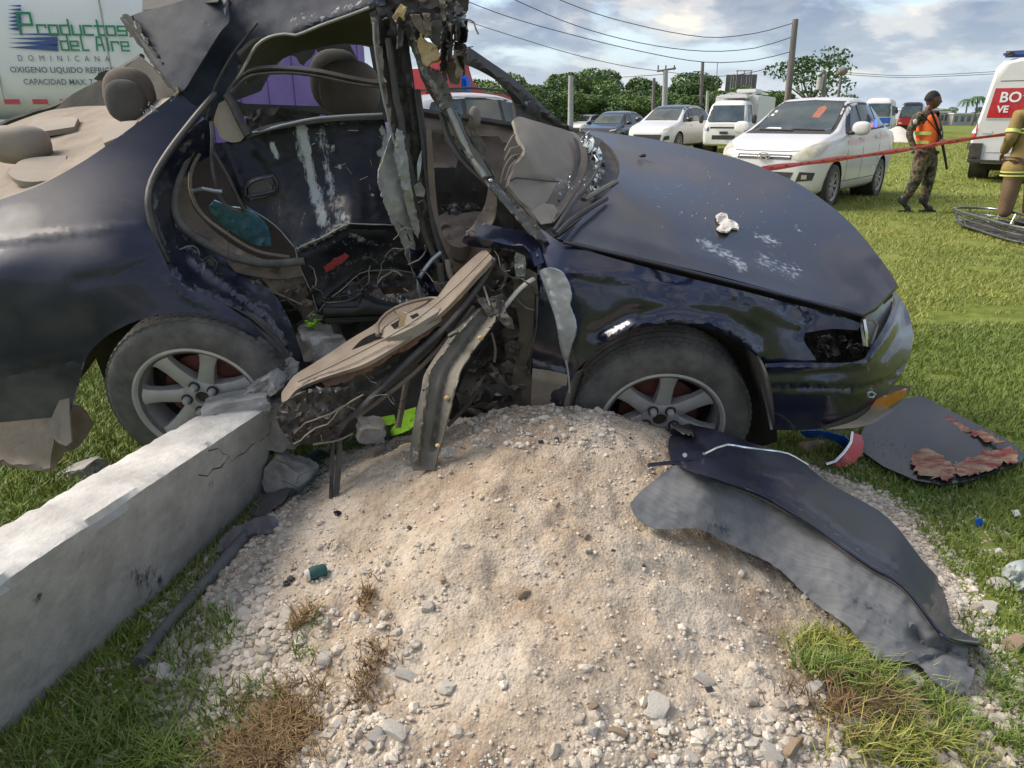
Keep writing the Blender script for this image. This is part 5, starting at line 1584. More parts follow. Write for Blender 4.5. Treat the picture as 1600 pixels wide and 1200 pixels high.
T('wiper', [(870, 366, 2.13), (890, 346, 2.2), (920, 326, 2.32), (948, 310, 2.42)], 0.008, 'trim', sides=6)
T('wiper', [(905, 305, 2.40), (925, 280, 2.6), (940, 252, 2.8)], 0.006, 'trim', sides=6)
HOODA = [(908, 204, 3.45), (1000, 214, 3.42), (1100, 234, 3.30), (1200, 265, 3.10), (1280, 308, 2.85), (1352, 374, 2.50), (1400, 444, 2.20), (1352, 490, 2.08), (1240, 462, 2.09), (1120, 430, 2.10), (1000, 402, 2.12), (870, 373, 2.16),
   (932, 318, 2.42), (966, 270, 2.72), (950, 228, 3.1), (1060, 300, 2.68), (1180, 340, 2.58), (1280, 400, 2.38), (1050, 360, 2.32), (1200, 410, 2.27)]
S('bonnet', [(908, 204), (930, 205), (960, 209), (1000, 214), (1050, 223), (1100, 234), (1150, 247), (1200, 265), (1240, 283), (1280, 308), (1320, 340), (1352, 374), (1378, 408), (1394, 430), (1402, 444), (1396, 452), (1384, 464), (1372, 478), (1360, 486), (1352, 490), (1330, 484),
             (1290, 474), (1240, 462), (1180, 446), (1120, 430), (1060, 416), (1000, 402), (940, 388), (900, 379), (870, 373), (880, 366), (906, 344), (932, 318), (952, 296), (966, 276), (968, 258), (960, 238), (944, 222), (926, 212)],
  HOODA,
  'hood', th=0.012, step=8, ridges=[([(905, 352), (960, 366), (1100, 404), (1250, 446), (1340, 474)], 0.010, 14), ([(1140, 425), (1300, 462)], -0.008, 14), ([(1372, 420), (1392, 450)], -0.02, 14)],
  wear=[([(1096, 376), (1132, 396), (1160, 418)], 13, 0.48), ([(1180, 366), (1216, 380)], 8, 0.52), ([(1190, 404), (1240, 424)], 20, 0.38), ([(1238, 350), (1262, 368)], 5, 0.45)],
  dust=[([(940, 240), (1060, 250), (1180, 290)], 50, 0.5), ([(980, 330), (1100, 330)], 50, 0.3), ([(980, 215), (1200, 268)], 12, 0.35), ([(1280, 350), (1370, 430)], 30, -0.5)])
T('bonnet_edge', [(880, 378, 2.11), (950, 394, 2.09), (1050, 418, 2.07), (1150, 443, 2.06), (1250, 468, 2.06), (1350, 493, 2.06)], 0.006, 'hood', sides=6)
o = ellipsoid('washer_nozzle', P(1004, 243, 3.02), (0.016, 0.014, 0.008), M['trim'], W, sub=2)
o = ellipsoid('washer_nozzle', P(1006, 305, 2.62), (0.014, 0.012, 0.008), M['trim'], W, sub=2)
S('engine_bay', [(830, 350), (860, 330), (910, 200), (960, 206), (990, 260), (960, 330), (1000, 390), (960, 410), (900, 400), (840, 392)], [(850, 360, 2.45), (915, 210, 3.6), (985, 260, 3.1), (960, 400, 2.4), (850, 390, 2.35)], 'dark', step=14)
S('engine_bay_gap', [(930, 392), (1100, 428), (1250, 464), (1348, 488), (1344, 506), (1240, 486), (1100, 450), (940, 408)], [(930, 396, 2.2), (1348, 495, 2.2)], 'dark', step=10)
S('front_wing', [(838, 352), (852, 362), (868, 374), (900, 386), (960, 404), (1050, 428), (1150, 452), (1250, 478), (1320, 496), (1346, 506), (1340, 516), (1300, 514), (1258, 520), (1256, 532), (1266, 548), (1278, 566), (1196, 568), (1188, 566),
                (1180, 556), (1160, 538), (1130, 522), (1096, 512), (1060, 508), (1020, 510), (984, 518), (950, 534), (924, 554), (900, 582), (886, 612), (876, 640), (850, 650), (832, 646), (834, 600), (832, 560), (834, 500), (836, 460), (840, 430), (836, 400), (826, 372)],
  [(840, 356, 2.20), (870, 376, 2.14), (1050, 430, 2.09), (1250, 480, 2.08), (1340, 510, 2.08), (860, 430, 2.07), (1000, 450, 2.01), (1180, 490, 2.01), (1270, 530, 2.05), (880, 520, 2.05), (1060, 506, 2.00), (1180, 555, 2.01), (845, 640, 2.10), (880, 620, 2.06), (960, 525, 2.01), (1100, 470, 2.0), (950, 470, 2.03)],
  'navy', th=0.004, step=6, crumple=(.0016, .014),
  ridges=[([(890, 424), (1000, 440), (1120, 456), (1220, 482)], 0.010, 6), ([(950, 528), (990, 508), (1050, 500), (1110, 505), (1160, 528), (1184, 552)], 0.018, 8), ([(930, 520), (980, 492), (1050, 484), (1130, 492), (1180, 520)], -0.010, 12), ([(1256, 470), (1266, 490), (1250, 520)], -0.010, 5), ([(834, 560), (885, 574)], -0.01, 4),
          ([(1180, 480), (1260, 510)], 0.008, 8)],
  wear=[([(1180, 462), (1260, 482), (1330, 498)], 4, 0.35), ([(832, 574), (884, 584)], 2, 0.3), ([(1230, 474), (1280, 490)], 6, 0.30), ([(1190, 510), (1210, 540)], 3, 0.2), ([(900, 578), (876, 630)], 2.5, 0.4)],
  dust=[([(840, 620), (870, 620)], 40, 0.9), ([(840, 575), (900, 560)], 12, 0.5), ([(880, 500), (900, 560)], 30, 0.2)])
S('lower_wing', [(832, 576), (888, 586), (884, 612), (882, 650), (878, 664), (836, 660), (830, 640)], [(832, 580, 2.075), (888, 590, 2.05), (850, 660, 2.10), (884, 650, 2.08)], 'shelf', step=6, th=.006, crumple=(.004, .03), label='dust caked lower end of the front wing',
  wear=[], ridges=[([(832, 590), (886, 600)], .008, 5)])
S('splash_guard', [(884, 600), (900, 584), (926, 572), (918, 600), (904, 640), (892, 668), (884, 660)], [(888, 610, 2.08), (920, 580, 2.16), (890, 660, 2.1)], 'shelf', step=6, th=.006)
S('front_wheel_housing', [(880, 640), (892, 590), (930, 545), (1000, 505), (1080, 500), (1160, 525), (1200, 575), (1215, 690), (1180, 700), (1100, 640), (1000, 640), (900, 690)],
  [(885, 620, 2.2), (1060, 505, 2.18), (1205, 620, 2.22), (1040, 600, 2.6), (1040, 690, 2.6)], 'dark', step=14)
S('front_wheel_housing', [(1160, 530), (1190, 570), (1204, 620), (1208, 672), (1196, 674), (1182, 620), (1168, 580)], [(1165, 535, 2.12), (1205, 660, 2.04), (1175, 600, 2.2)], 'lining', step=7, th=.006)
S('inner_arch_lip', [(1192, 570), (1200, 598), (1209, 630), (1212, 668), (1204, 672), (1198, 640), (1190, 600)], [(1192, 572, 2.02), (1208, 670, 2.04)], 'primer', step=6)
S('inner_wing', [(800, 440), (824, 420), (838, 428), (838, 470), (836, 520), (830, 560), (834, 640), (816, 636), (800, 620), (806, 560), (820, 520), (814, 480), (806, 470)],
  [(800, 450, 2.16), (836, 440, 2.08), (805, 620, 2.15), (832, 630, 2.1), (818, 520, 2.13)], 'olive', step=6, crumple=(.008, .04), jag=1, wear=[([(838, 440), (836, 520), (826, 560)], 2, .35)])
T('inner_wing_edge', [(837, 436, 2.07), (840, 470, 2.07), (836, 520, 2.08), (824, 556, 2.09), (818, 580, 2.1)], 0.004, 'olive', sides=6, wob=.003)
S('firewall', [(700, 440), (800, 400), (840, 400), (840, 640), (780, 660), (730, 640), (700, 600)], [(700, 450, 2.4), (830, 420, 2.3), (780, 640, 2.35)], 'dark', step=10, crumple=(.03, .03))
S('hinge_pillar', [(770, 400), (800, 386), (836, 388), (842, 410), (832, 430), (820, 440), (800, 436), (800, 470), (784, 480), (770, 450)], [(775, 410, 2.2), (838, 400, 2.12), (790, 470, 2.2)], 'black_metal', step=5, crumple=(.025, .06), jag=3)
S('hinge_plate', [(806, 394), (818, 394), (822, 410), (820, 432), (806, 432), (804, 410)], [(808, 398, 2.10), (820, 430, 2.10)], 'primer', step=4, crumple=(.014, .08))
S('blue_wing_corner', [(726, 368), (742, 370), (766, 376), (800, 384), (816, 384), (828, 396), (834, 418), (820, 400), (800, 392), (760, 388), (732, 384), (722, 378)], [(726, 372, 2.16), (830, 400, 2.08), (770, 380, 2.12)], 'navy', step=5, th=.006, crumple=(.006, .05),
  wear=[([(724, 382), (800, 392), (826, 404)], 2, .42)])
S('blue_wing_corner', [(744, 346), (760, 350), (800, 358), (830, 362), (842, 384), (850, 410), (836, 416), (826, 396), (800, 384), (760, 374), (742, 370)], [(744, 350, 2.22), (840, 370, 2.16), (836, 410, 2.08), (760, 372, 2.14)], 'navy', step=6)
S('wing_flap', [(842, 424), (850, 419), (866, 420), (878, 426), (888, 444), (892, 462), (890, 478), (898, 500), (899, 520), (892, 542), (886, 568), (880, 560), (874, 536), (868, 500), (858, 470), (850, 446)],
  [(846, 424, 2.04), (878, 426, 1.97), (898, 510, 1.92), (884, 560, 1.99), (862, 480, 2.01)], 'silver', th=0.004, step=4, crumple=(.008, .03), ridges=[([(850, 428), (866, 486), (882, 556)], 0.01, 4)], jag=1, label='bare grey flap of torn wing metal')
T('flap_wire', [(884, 564, 1.98), (888, 588, 1.98), (890, 604, 1.98), (889, 614, 1.98)], 0.003, 'silver', sides=5, wob=.004)
S('lamp_bracket', [(1236, 500), (1300, 500), (1360, 486), (1400, 470), (1400, 520), (1380, 560), (1340, 590), (1270, 590), (1244, 560)], [(1256, 530, 2.17), (1350, 530, 2.20), (1300, 560, 2.18), (1395, 500, 2.4)], 'dark', step=5, crumple=(.03, .05))
for k in range(22):
    x, y = rnd.uniform(1268, 1345), rnd.uniform(522, 560)
    r = rnd.uniform(3, 9)
    S('lamp_bracket', [(x - r, y - r * rnd.uniform(.3, 1)), (x + r * .8, y - r * .5), (x + r, y + r * .6), (x - r * .4, y + r)], [(x, y, rnd.uniform(2.06, 2.12)), (x + 8, y, rnd.uniform(2.06, 2.12)), (x, y + 8, rnd.uniform(2.06, 2.12))], rnd.choice(['dark', 'black_metal', 'dark', 'trim', 'glassbits' if k % 4 == 0 else 'dark']), step=3, crumple=(.02, .15), jag=5)
fb = empty('front_bumper', (0, 0, 0), parent=W)
S('bumper_skin', [(1196, 568), (1240, 566), (1290, 567), (1330, 566), (1350, 560), (1358, 548), (1370, 530), (1384, 506), (1394, 480), (1398, 456), (1404, 462), (1412, 474), (1420, 490), (1426, 516), (1426, 534), (1420, 560), (1410, 580), (1396, 602),
                 (1376, 622), (1350, 642), (1320, 656), (1290, 668), (1250, 672), (1208, 672), (1206, 640), (1202, 610), (1194, 585)],
  [(1196, 570, 2.0), (1290, 568, 2.0), (1350, 562, 2.02), (1384, 506, 2.14), (1400, 458, 2.35), (1424, 520, 2.24), (1410, 580, 2.13), (1350, 640, 2.03), (1290, 668, 2.02), (1208, 670, 2.03), (1206, 610, 1.985), (1300, 610, 1.975), (1370, 570, 2.04)],
  'navy', parent=fb, th=0.006, step=5, ridges=[([(1200, 574), (1290, 572), (1350, 568)], 0.012, 6), ([(1204, 606), (1290, 606), (1350, 607), (1390, 594), (1410, 570)], -0.010, 2.5), ([(1360, 560), (1390, 520), (1404, 470)], 0.012, 6), ([(1380, 556), (1410, 510), (1414, 480)], -0.006, 8)],
  crumple=(.0015, .02), wear=[([(1205, 605), (1290, 606), (1350, 608)], 1.6, 0.4), ([(1350, 560), (1362, 590), (1360, 618)], 3, 0.34), ([(1196, 570), (1206, 640), (1210, 670)], 2.5, 0.55), ([(1372, 580), (1400, 560)], 10, 0.2)],
  dust=[([(1220, 665), (1300, 660), (1380, 615)], 18, 0.45)])
S('lower_grille', [(1286, 668), (1320, 656), (1352, 640), (1384, 616), (1400, 602), (1424, 604), (1412, 622), (1390, 640), (1360, 656), (1330, 668), (1304, 674)], [(1290, 668, 2.0), (1380, 618, 2.06), (1420, 606, 2.16), (1340, 665, 2.02)], 'olive', parent=fb, th=.008, step=5)
for k in range(9):
    T('grille_rib', [(1292 + k * 5, 671 - k * 0.3, 1.985), (1340 + k * 3, 656 + k * 1.2 - k * .6, 2.0), (1372 + k * 3, 634 + k * 1.3 - 4, 2.03)], 0.0016, 'dash', parent=fb, sides=4)
S('indicator', [(1364, 640), (1376, 624), (1400, 614), (1418, 608), (1414, 618), (1396, 632), (1374, 642)], [(1366, 640, 2.025), (1416, 610, 2.125), (1380, 626, 2.05)], 'amber', parent=fb, th=.01, step=4)
T('bumper_bolt', [(1356, 614, 1.97), (1362, 612, 1.97), (1368, 616, 1.975), (1364, 621, 1.975), (1357, 620, 1.97), (1356, 614, 1.97)], 0.003, 'silver', parent=fb, sides=6)
S('grille', [(1350, 500), (1360, 488), (1376, 474), (1388, 462), (1392, 456), (1391, 480), (1386, 506), (1376, 530), (1362, 542), (1354, 540)], [(1350, 500, 2.10), (1392, 458, 2.30), (1388, 500, 2.24), (1358, 540, 2.08)], 'silver', th=.01, step=5, crumple=(.004, .03),
  dust=[([(1360, 500), (1380, 520)], 20, .8)])
T('grille_frame', [(1350, 498, 2.09), (1364, 500, 2.10), (1371, 508, 2.11), (1362, 538, 2.08)], 0.004, 'dash', sides=6)
T('grille_frame', [(1350, 499, 2.085), (1353, 520, 2.075), (1355, 541, 2.07)], 0.005, 'chrome', sides=6)
S('slam_panel', [(1352, 488), (1372, 474), (1392, 454), (1396, 462), (1372, 484), (1356, 496)], [(1354, 490, 2.14), (1394, 458, 2.34)], 'trim', step=5)
S('underside_front', [(1150, 600), (1300, 600), (1390, 600), (1340, 660), (1210, 672), (1180, 680)], [(1180, 640, 2.5), (1380, 610, 2.6)], 'dark', step=14)
fd = empty('front_door', (0, 0, 0), parent=W)
S('door_trim', [(752, 392), (760, 391), (769, 401), (766, 408), (740, 436), (716, 462), (690, 488), (660, 512), (630, 534), (600, 552), (566, 570), (530, 582), (500, 592), (476, 602), (460, 612), (448, 626), (440, 628), (440, 614), (448, 602), (458, 588), (486, 570), (514, 552), (550, 528), (586, 506), (600, 490), (620, 478), (648, 470), (680, 466),
                (692, 452), (704, 436), (724, 416)],
  [(755, 392, 2.14), (769, 402, 2.08), (694, 450, 2.12), (716, 462, 2.0), (590, 504, 2.08), (630, 534, 1.93), (515, 552, 2.02), (500, 592, 1.89), (442, 625, 1.90), (458, 590, 1.97)],
  'tan', parent=fd, th=.012, step=5, crumple=(.004, .02), ridges=[([(764, 408), (716, 456), (660, 502), (600, 540), (520, 576), (462, 604)], 0.018, 6), ([(740, 424), (690, 478), (640, 514), (570, 552), (490, 588)], -0.006, 4)],
  dust=[([(590, 540), (470, 600)], 30, .4), ([(700, 450), (760, 400)], 20, .4)])
S('armrest', [(590, 512), (600, 494), (622, 481), (650, 473), (680, 469), (692, 472), (690, 482), (664, 500), (636, 516), (604, 528), (592, 524)], [(592, 514, 2.05), (690, 474, 2.08), (604, 526, 1.96), (684, 486, 2.0)], 'dash', parent=fd, th=.03, step=5, ridges=[([(604, 512), (640, 492), (684, 480)], .025, 9)])
T('armrest_rim', [(590, 524, 1.97), (590, 508, 2.02), (604, 490, 2.06), (630, 476, 2.08), (660, 468, 2.09), (682, 466, 2.09), (694, 474, 2.04), (688, 486, 1.99)], 0.006, 'tan', parent=fd, sides=6)
S('switch_recess', [(610, 508), (626, 498), (632, 506), (616, 514)], [(618, 506, 1.985)], 'trim', parent=fd, step=4)
S('switch_recess', [(640, 494), (652, 489), (655, 493), (645, 499)], [(646, 494, 1.985)], 'trim', parent=fd, step=4)
S('pull_handle', [(623, 504), (630, 488), (636, 490), (630, 508), (624, 514)], [(630, 500, 1.965)], 'foam', parent=fd, step=4, th=.008)
S('map_pocket', [(548, 548), (566, 530), (590, 518), (600, 524), (588, 536), (566, 546)], [(550, 546, 1.975), (595, 522, 2.0)], 'dark', parent=fd, step=5)
S('trim_flange', [(500, 594), (530, 584), (570, 572), (630, 538), (690, 492), (730, 452), (736, 462), (700, 500), (660, 528), (640, 545), (612, 556), (600, 566), (580, 578), (560, 588), (534, 600), (508, 606)],
  [(500, 598, 1.90), (630, 540, 1.95), (735, 456, 2.06), (560, 586, 1.92)], mat('rust_brown_trim', (.13, .06, .035), (.26, .14, .085), rough=.6, scale=14), parent=fd, th=.006, step=5, jag=4, crumple=(.008, .06))
T('trim_seam', [(764, 396, 2.06), (716, 444, 2.0), (660, 492, 1.95), (600, 530, 1.925), (530, 566, 1.90), (466, 596, 1.895)], 0.003, 'dash', parent=fd, sides=5)
S('door_shell', [(769, 404), (774, 412), (760, 436), (730, 476), (700, 512), (680, 540), (650, 570), (620, 596), (590, 620), (560, 650), (545, 660), (520, 690), (490, 694), (452, 690), (436, 664), (434, 648), (446, 628), (476, 610), (520, 600), (566, 582), (620, 554), (680, 512), (730, 458)],
  [(769, 408, 2.12), (700, 512, 2.04), (620, 590, 1.98), (550, 655, 1.93), (440, 660, 1.90), (480, 610, 1.92), (560, 590, 1.94), (640, 545, 1.99)], 'olive', parent=fd, th=.006, step=5, crumple=(.016, .03),
  ridges=[([(770, 412), (690, 518), (620, 582), (540, 650)], .022, 5), ([(560, 600), (640, 552), (720, 476)], -.02, 6), ([(540, 630), (610, 584), (690, 520)], .014, 4)], dust=[([(500, 640), (700, 500)], 20, .3)], wear=[([(640, 550), (560, 600)], 3, .3)])
S('door_shell_end', [(434, 640), (446, 628), (476, 612), (500, 606), (540, 606), (566, 612), (562, 628), (552, 650), (530, 672), (510, 686), (480, 694), (458, 690), (440, 672), (433, 656)],
  [(436, 645, 1.88), (560, 615, 1.88), (500, 690, 1.87), (500, 640, 1.83)], 'black_metal', parent=fd, th=.006, step=4, crumple=(.028, .032), jag=3, wear=[([(500, 660), (566, 616)], 3, .4), ([(462, 688), (548, 660)], 3, .4)],
  dust=[([(450, 650), (550, 640)], 25, .5)])
T('torn_edge', [(460, 695, 1.84), (478, 680, 1.82), (494, 668, 1.81), (510, 664, 1.82), (522, 654, 1.82), (530, 640, 1.82), (548, 626, 1.83), (566, 616, 1.85)], 0.0022, 'dash', parent=fd, sides=5, wob=.01)
T('torn_edge', [(456, 676, 1.84), (500, 650, 1.80), (540, 636, 1.82), (556, 640, 1.84)], 0.0026, 'brown', parent=fd, sides=5, wob=.012)
T('torn_edge', [(490, 694, 1.85), (520, 690, 1.84), (548, 680, 1.85), (552, 676, 1.85)], 0.003, 'brown', parent=fd, sides=5, wob=.008)
T('window_channel', [(771, 404, 2.08), (752, 440, 2.04), (724, 478, 2.0), (690, 516, 1.97), (640, 562, 1.93), (596, 606, 1.89), (560, 640, 1.86), (530, 664, 1.85)], 0.012, 'trim', parent=fd, sides=7, flat=.7)
T('window_channel', [(740, 478, 2.02), (700, 528, 1.99), (650, 580, 1.95), (600, 620, 1.91), (556, 652, 1.88)], 0.007, 'brown', parent=fd, sides=6)
S('torn_bracket', [(744, 462), (762, 466), (786, 460), (790, 486), (800, 500), (803, 514), (796, 514), (780, 502), (764, 494), (754, 480)], [(746, 464, 2.0), (788, 465, 1.98), (800, 510, 1.95)], 'lining', parent=fd, step=4, crumple=(.02, .06), jag=2, wear=[([(790, 498), (796, 512)], 3, .35)])
S('door_beam', [(742, 484), (760, 478), (772, 486), (774, 500), (764, 516), (748, 536), (734, 556), (720, 578), (714, 600), (708, 624), (700, 652), (692, 684), (684, 710), (680, 734), (646, 736), (640, 720), (640, 706), (644, 676), (650, 644), (658, 610), (662, 588), (674, 566), (692, 540), (712, 514)],
  [(744, 486, 2.0), (772, 492, 1.97), (700, 545, 1.92), (734, 556, 1.90), (660, 600, 1.86), (714, 600, 1.84), (642, 710, 1.80), (684, 710, 1.78)], 'olive', parent=fd, th=.004, step=4,
  ridges=[([(764, 490), (728, 540), (700, 580), (690, 620), (676, 700)], -.014, 5), ([(750, 484), (704, 534), (672, 580), (662, 640), (652, 720)], .016, 4), ([(774, 500), (736, 550), (712, 600), (696, 670), (684, 724)], .010, 3)],
  wear=[([(740, 492), (700, 540), (676, 580)], 2, .42), ([(770, 504), (734, 552), (712, 604)], 2, .42), ([(655, 640), (644, 715)], 2, .42), ([(650, 708), (652, 708)], 4, .5), ([(652, 716), (670, 722)], 3, .36)], dust=[([(700, 560), (690, 640)], 30, .25)])
T('beam_arm', [(772, 500, 2.0), (790, 478, 2.02), (808, 456, 2.04), (824, 442, 2.05), (834, 436, 2.06)], 0.011, 'primer', parent=fd, sides=6, flat=.6)
for (x, y, r) in ((751, 528, .009), (699, 622, .009), (684, 696, .007)):
    ellipsoid('clip', P(x, y, 1.90 if y < 600 else (1.82 if y < 650 else 1.77)), (r, .006, r * .8), M['foam'], fd, sub=2)
T('beam_clip', [(702, 525, 1.925), (710, 520, 1.92), (716, 518, 1.92)], .007, 'trim', parent=fd, sides=5)
T('beam_clip', [(661, 608, 1.85), (668, 607, 1.84)], .006, 'trim', parent=fd, sides=5)
S('hinge_area', [(760, 470), (800, 440), (826, 440), (838, 470), (834, 540), (820, 590), (800, 610), (790, 640), (760, 650), (740, 640), (724, 640), (714, 620), (730, 580), (760, 540), (790, 510)],
  [(765, 475, 2.2), (830, 450, 2.14), (830, 560, 2.16), (740, 635, 2.2), (790, 560, 2.24)], 'dark', step=5, crumple=(.03, .03), wear=[([(720, 598), (760, 620), (800, 640)], 5, .38), ([(800, 560), (806, 590)], 6, .3)], label=None)
S('door_check', [(788, 540), (798, 532), (810, 534), (812, 552), (806, 574), (794, 560)], [(790, 545, 2.10), (808, 555, 2.09)], 'black_metal', step=4, crumple=(.014, .08))
S('inner_shell', [(800, 460), (836, 440), (838, 500), (832, 548), (812, 580), (800, 560), (812, 520), (806, 480)], [(800, 465, 2.12), (836, 450, 2.08), (810, 570, 2.12)], 'olive', step=5, crumple=(.006, .04))
for k in range(20):
    x, y = rnd.uniform(712, 815), rnd.uniform(560, 650)
    a = rnd.uniform(-1, 1)
    L = rnd.uniform(10, 30)
    w = rnd.uniform(3, 9)
    S('torn_scrap', [(x - L * cos(a), y - L * sin(a)), (x, y - w), (x + L * cos(a), y + L * sin(a)), (x, y + w)], [(x, y, rnd.uniform(2.06, 2.18)), (x + 20, y, rnd.uniform(2.06, 2.18)), (x, y + 20, rnd.uniform(2.06, 2.18))],
      rnd.choice(['black_metal', 'olive', 'trim', 'dark', 'brown']), step=5, crumple=(.015, .07), jag=3)
T('torn_cable', [(768, 520, 2.05), (774, 545, 2.05), (772, 566, 2.05)], .004, 'brown', sides=5)
T('torn_cable', [(756, 448, 2.03), (762, 466, 2.0), (766, 478, 1.98)], .003, 'shelf', sides=5)
T('torn_cable', [(784, 412, 2.1), (790, 430, 2.08), (782, 452, 2.08), (790, 470, 2.08)], .004, 'lining', sides=5, wob=.01)
T('sill_rod', [(744, 612, 2.0), (724, 640, 1.95), (700, 665, 1.9)], .006, 'dark', sides=6)
T('rusty_rod', [(636, 590, 2.1), (630, 625, 2.08), (622, 668, 2.04)], .010, 'brown', sides=6)
S('lower_sill', [(470, 596), (620, 590), (640, 560), (700, 600), (690, 650), (660, 660), (560, 668), (540, 690), (500, 690)], [(480, 610, 2.3), (690, 610, 2.3), (560, 680, 2.2)], 'dark', step=9, crumple=(.02, .02), dust=[([(520, 640), (660, 630)], 30, .3)])
for k in range(46):
    zx, zy, zw, zh, zd = [(700, 560, 90, 80, 2.02), (600, 450, 70, 25, 2.3), (460, 470, 45, 45, 2.3), (700, 60, 22, 55, 2.28), (540, 620, 80, 40, 1.86), (780, 430, 40, 40, 2.06), (650, 380, 16, 60, 2.22), (320, 420, 60, 30, 2.2)][k % 8]
    x, y = zx + rnd.uniform(-zw, zw) * .8, zy + rnd.uniform(-zh, zh) * .8
    pts = [(x, y, zd)]
    a = rnd.uniform(0, 6.28)
    for i in range(5):
        a += rnd.uniform(-.9, .9)
        pts.append((pts[-1][0] + 9 * cos(a), pts[-1][1] + 9 * sin(a), zd + rnd.uniform(-.02, .02)))
    T('torn_wire', pts, rnd.uniform(.0012, .003), rnd.choice(['trim', 'dark', 'shelf', 'trim', 'primer', 'brown']), sides=4, wob=.004)
V, F = [], []
for k in range(420):
    reg = rnd.choice([(60, 250, 90, 30, 'p'), (240, 172, 14, 10, 'p'), (880, 290, 40, 30, 'd'), (620, 470, 40, 14, 'f'), (1180, 330, 150, 70, 'h'), (1060, 300, 90, 60, 'h')])
    x, y = reg[0] + rnd.gauss(0, reg[2] * .5), reg[1] + rnd.gauss(0, reg[3] * .5)
    if reg[4] == 'h':
        Yd = float(tps(HOODA)(np.array([x]), np.array([y]))[0]) - .006
    elif reg[4] == 'p':
        Yd = 2.68 + (250 - y) * .0085 - .01 if x < 200 else 2.5
    else:
        Yd = {'d': 2.36 + (320 - y) * .006, 'f': 2.3}[reg[4]]
    p = P(x, y, Yd)
    s = rnd.uniform(.0008, .0022) if reg[4] == 'h' else rnd.uniform(.0015, .004)
    b = len(V)
    V += [p + Vector((rnd.uniform(-s, s), rnd.uniform(-s, s), rnd.uniform(-s, s))) * 1.6 for _ in range(4)]
    F += [(b, b + 1, b + 2), (b, b + 1, b + 3), (b, b + 2, b + 3), (b + 1, b + 2, b + 3)]
o = add_mesh('glass_crumbs', V, F, M['glassbits'], W, smooth=False)
o['kind'] = 'stuff'
def YS(px, py, off=0.0):
    """distance at which the photograph's ray meets the ground or mound raised by off"""
    z = 0.3
    for _ in range(12):
        q = PZ(px, py, z)
        z = 0.5 * z + 0.5 * (surf(q.x, q.y) + off)
    return q.y
def GS(name, outline, offs, m, parent=None, **k):
    return sheet(name, outline, [(a, b, YS(a, b, c)) for a, b, c in offs], M[m] if isinstance(m, str) else m, parent, **k)
sk = empty('torn_door_skin', (0.75, 1.6, 0.3), label='torn off dark door skin, scraped grey, curling over the right side of the mound', cat='car panel')
GS('outer_face', [(985, 786), (1003, 766), (1040, 737), (1052, 726), (1125, 752), (1194, 777), (1275, 826), (1356, 884), (1409, 916), (1450, 965), (1478, 998), (1500, 1004), (1513, 1012), (1511, 1040), (1523, 1046), (1516, 1072), (1498, 1087),
    (1462, 1066), (1438, 1040), (1417, 1034), (1373, 1030), (1340, 998), (1328, 981), (1267, 937), (1210, 884), (1137, 849), (1092, 827), (1031, 827), (1007, 819), (991, 803)],
   [(988, 790, .05), (1050, 728, .09), (1194, 777, .12), (1356, 884, .12), (1450, 965, .09), (1510, 1020, .05), (1498, 1087, .02), (1373, 1028, .03), (1267, 937, .05), (1137, 849, .05), (1031, 827, .02), (1090, 780, .10), (1300, 910, .10)],
   mat('scraped_grey_skin', (.045, .05, .062), (.16, .168, .18), rough=.75, metal=.0, scale=4, streak=(2.0, 40, 12), rz=.60, bump=.0006, bscale=6, contrast=1.0, dust_c=(.24, .24, .235), dust=.40, dscale=11, wear_c=(.012, .015, .04)), sk, th=.003, step=6, crumple=(.006, .02), jag=1.6,
   ridges=[([(1100, 772), (1194, 800), (1270, 850)], .004, 8), ([(1428, 990), (1444, 1010), (1480, 1012)], -.02, 8), ([(1440, 1034), (1480, 1020), (1512, 1028)], -.012, 5)],
   wear=[([(1340, 940), (1370, 950), (1382, 965)], 13, .42), ([(1110, 822), (1150, 835)], 14, .40), ([(1300, 960), (1310, 966)], 6, .35), ([(1063, 790), (1060, 800)], 5, .3), ([(1200, 880), (1260, 930)], 4, .3)])
GS('upper_face', [(1052, 722), (1044, 700), (1046, 685), (1052, 664), (1068, 656), (1084, 664), (1113, 670), (1178, 693), (1230, 709), (1267, 733), (1295, 754), (1373, 798), (1401, 823), (1442, 876), (1478, 920), (1486, 973), (1533, 1002), (1531, 1012), (1512, 1009), (1478, 997), (1450, 963), (1409, 914), (1356, 882), (1275, 824), (1194, 775), (1125, 750)],
   [(1050, 724, .095), (1052, 664, .06), (1120, 674, .09), (1230, 709, .05), (1373, 798, .03), (1442, 876, .03), (1486, 973, .02), (1530, 1008, .04), (1450, 963, .10), (1356, 882, .13), (1194, 775, .13), (1230, 740, .09), (1390, 860, .08)],
   'navy_dusty', sk, th=.003, step=6, crumple=(.006, .02), ridges=[([(1060, 712), (1140, 735), (1230, 770), (1320, 840), (1420, 905), (1460, 960)], -.010, 6), ([(1060, 690), (1100, 690), (1140, 712)], .014, 8)],
   wear=[([(1072, 676), (1110, 682)], 4, .4), ([(1180, 765), (1260, 800), (1400, 900)], 4, .35), ([(1455, 925), (1460, 940)], 8, .3)], dust=[([(1230, 760), (1400, 850)], 20, .3)])
tube('crease_lip', [(1013, 727, YS(1013, 727, .10)), (1060, 724, YS(1060, 724, .10)), (1125, 750, YS(1125, 750, .125)), (1194, 775, YS(1194, 775, .135)), (1275, 824, YS(1275, 824, .137)), (1356, 882, YS(1356, 882, .135)), (1409, 914, YS(1409, 914, .12)), (1450, 963, YS(1450, 963, .105)), (1478, 996, YS(1478, 996, .09)), (1528, 1006, YS(1528, 1006, .05))], .005, M['navy'], sk, sides=6)
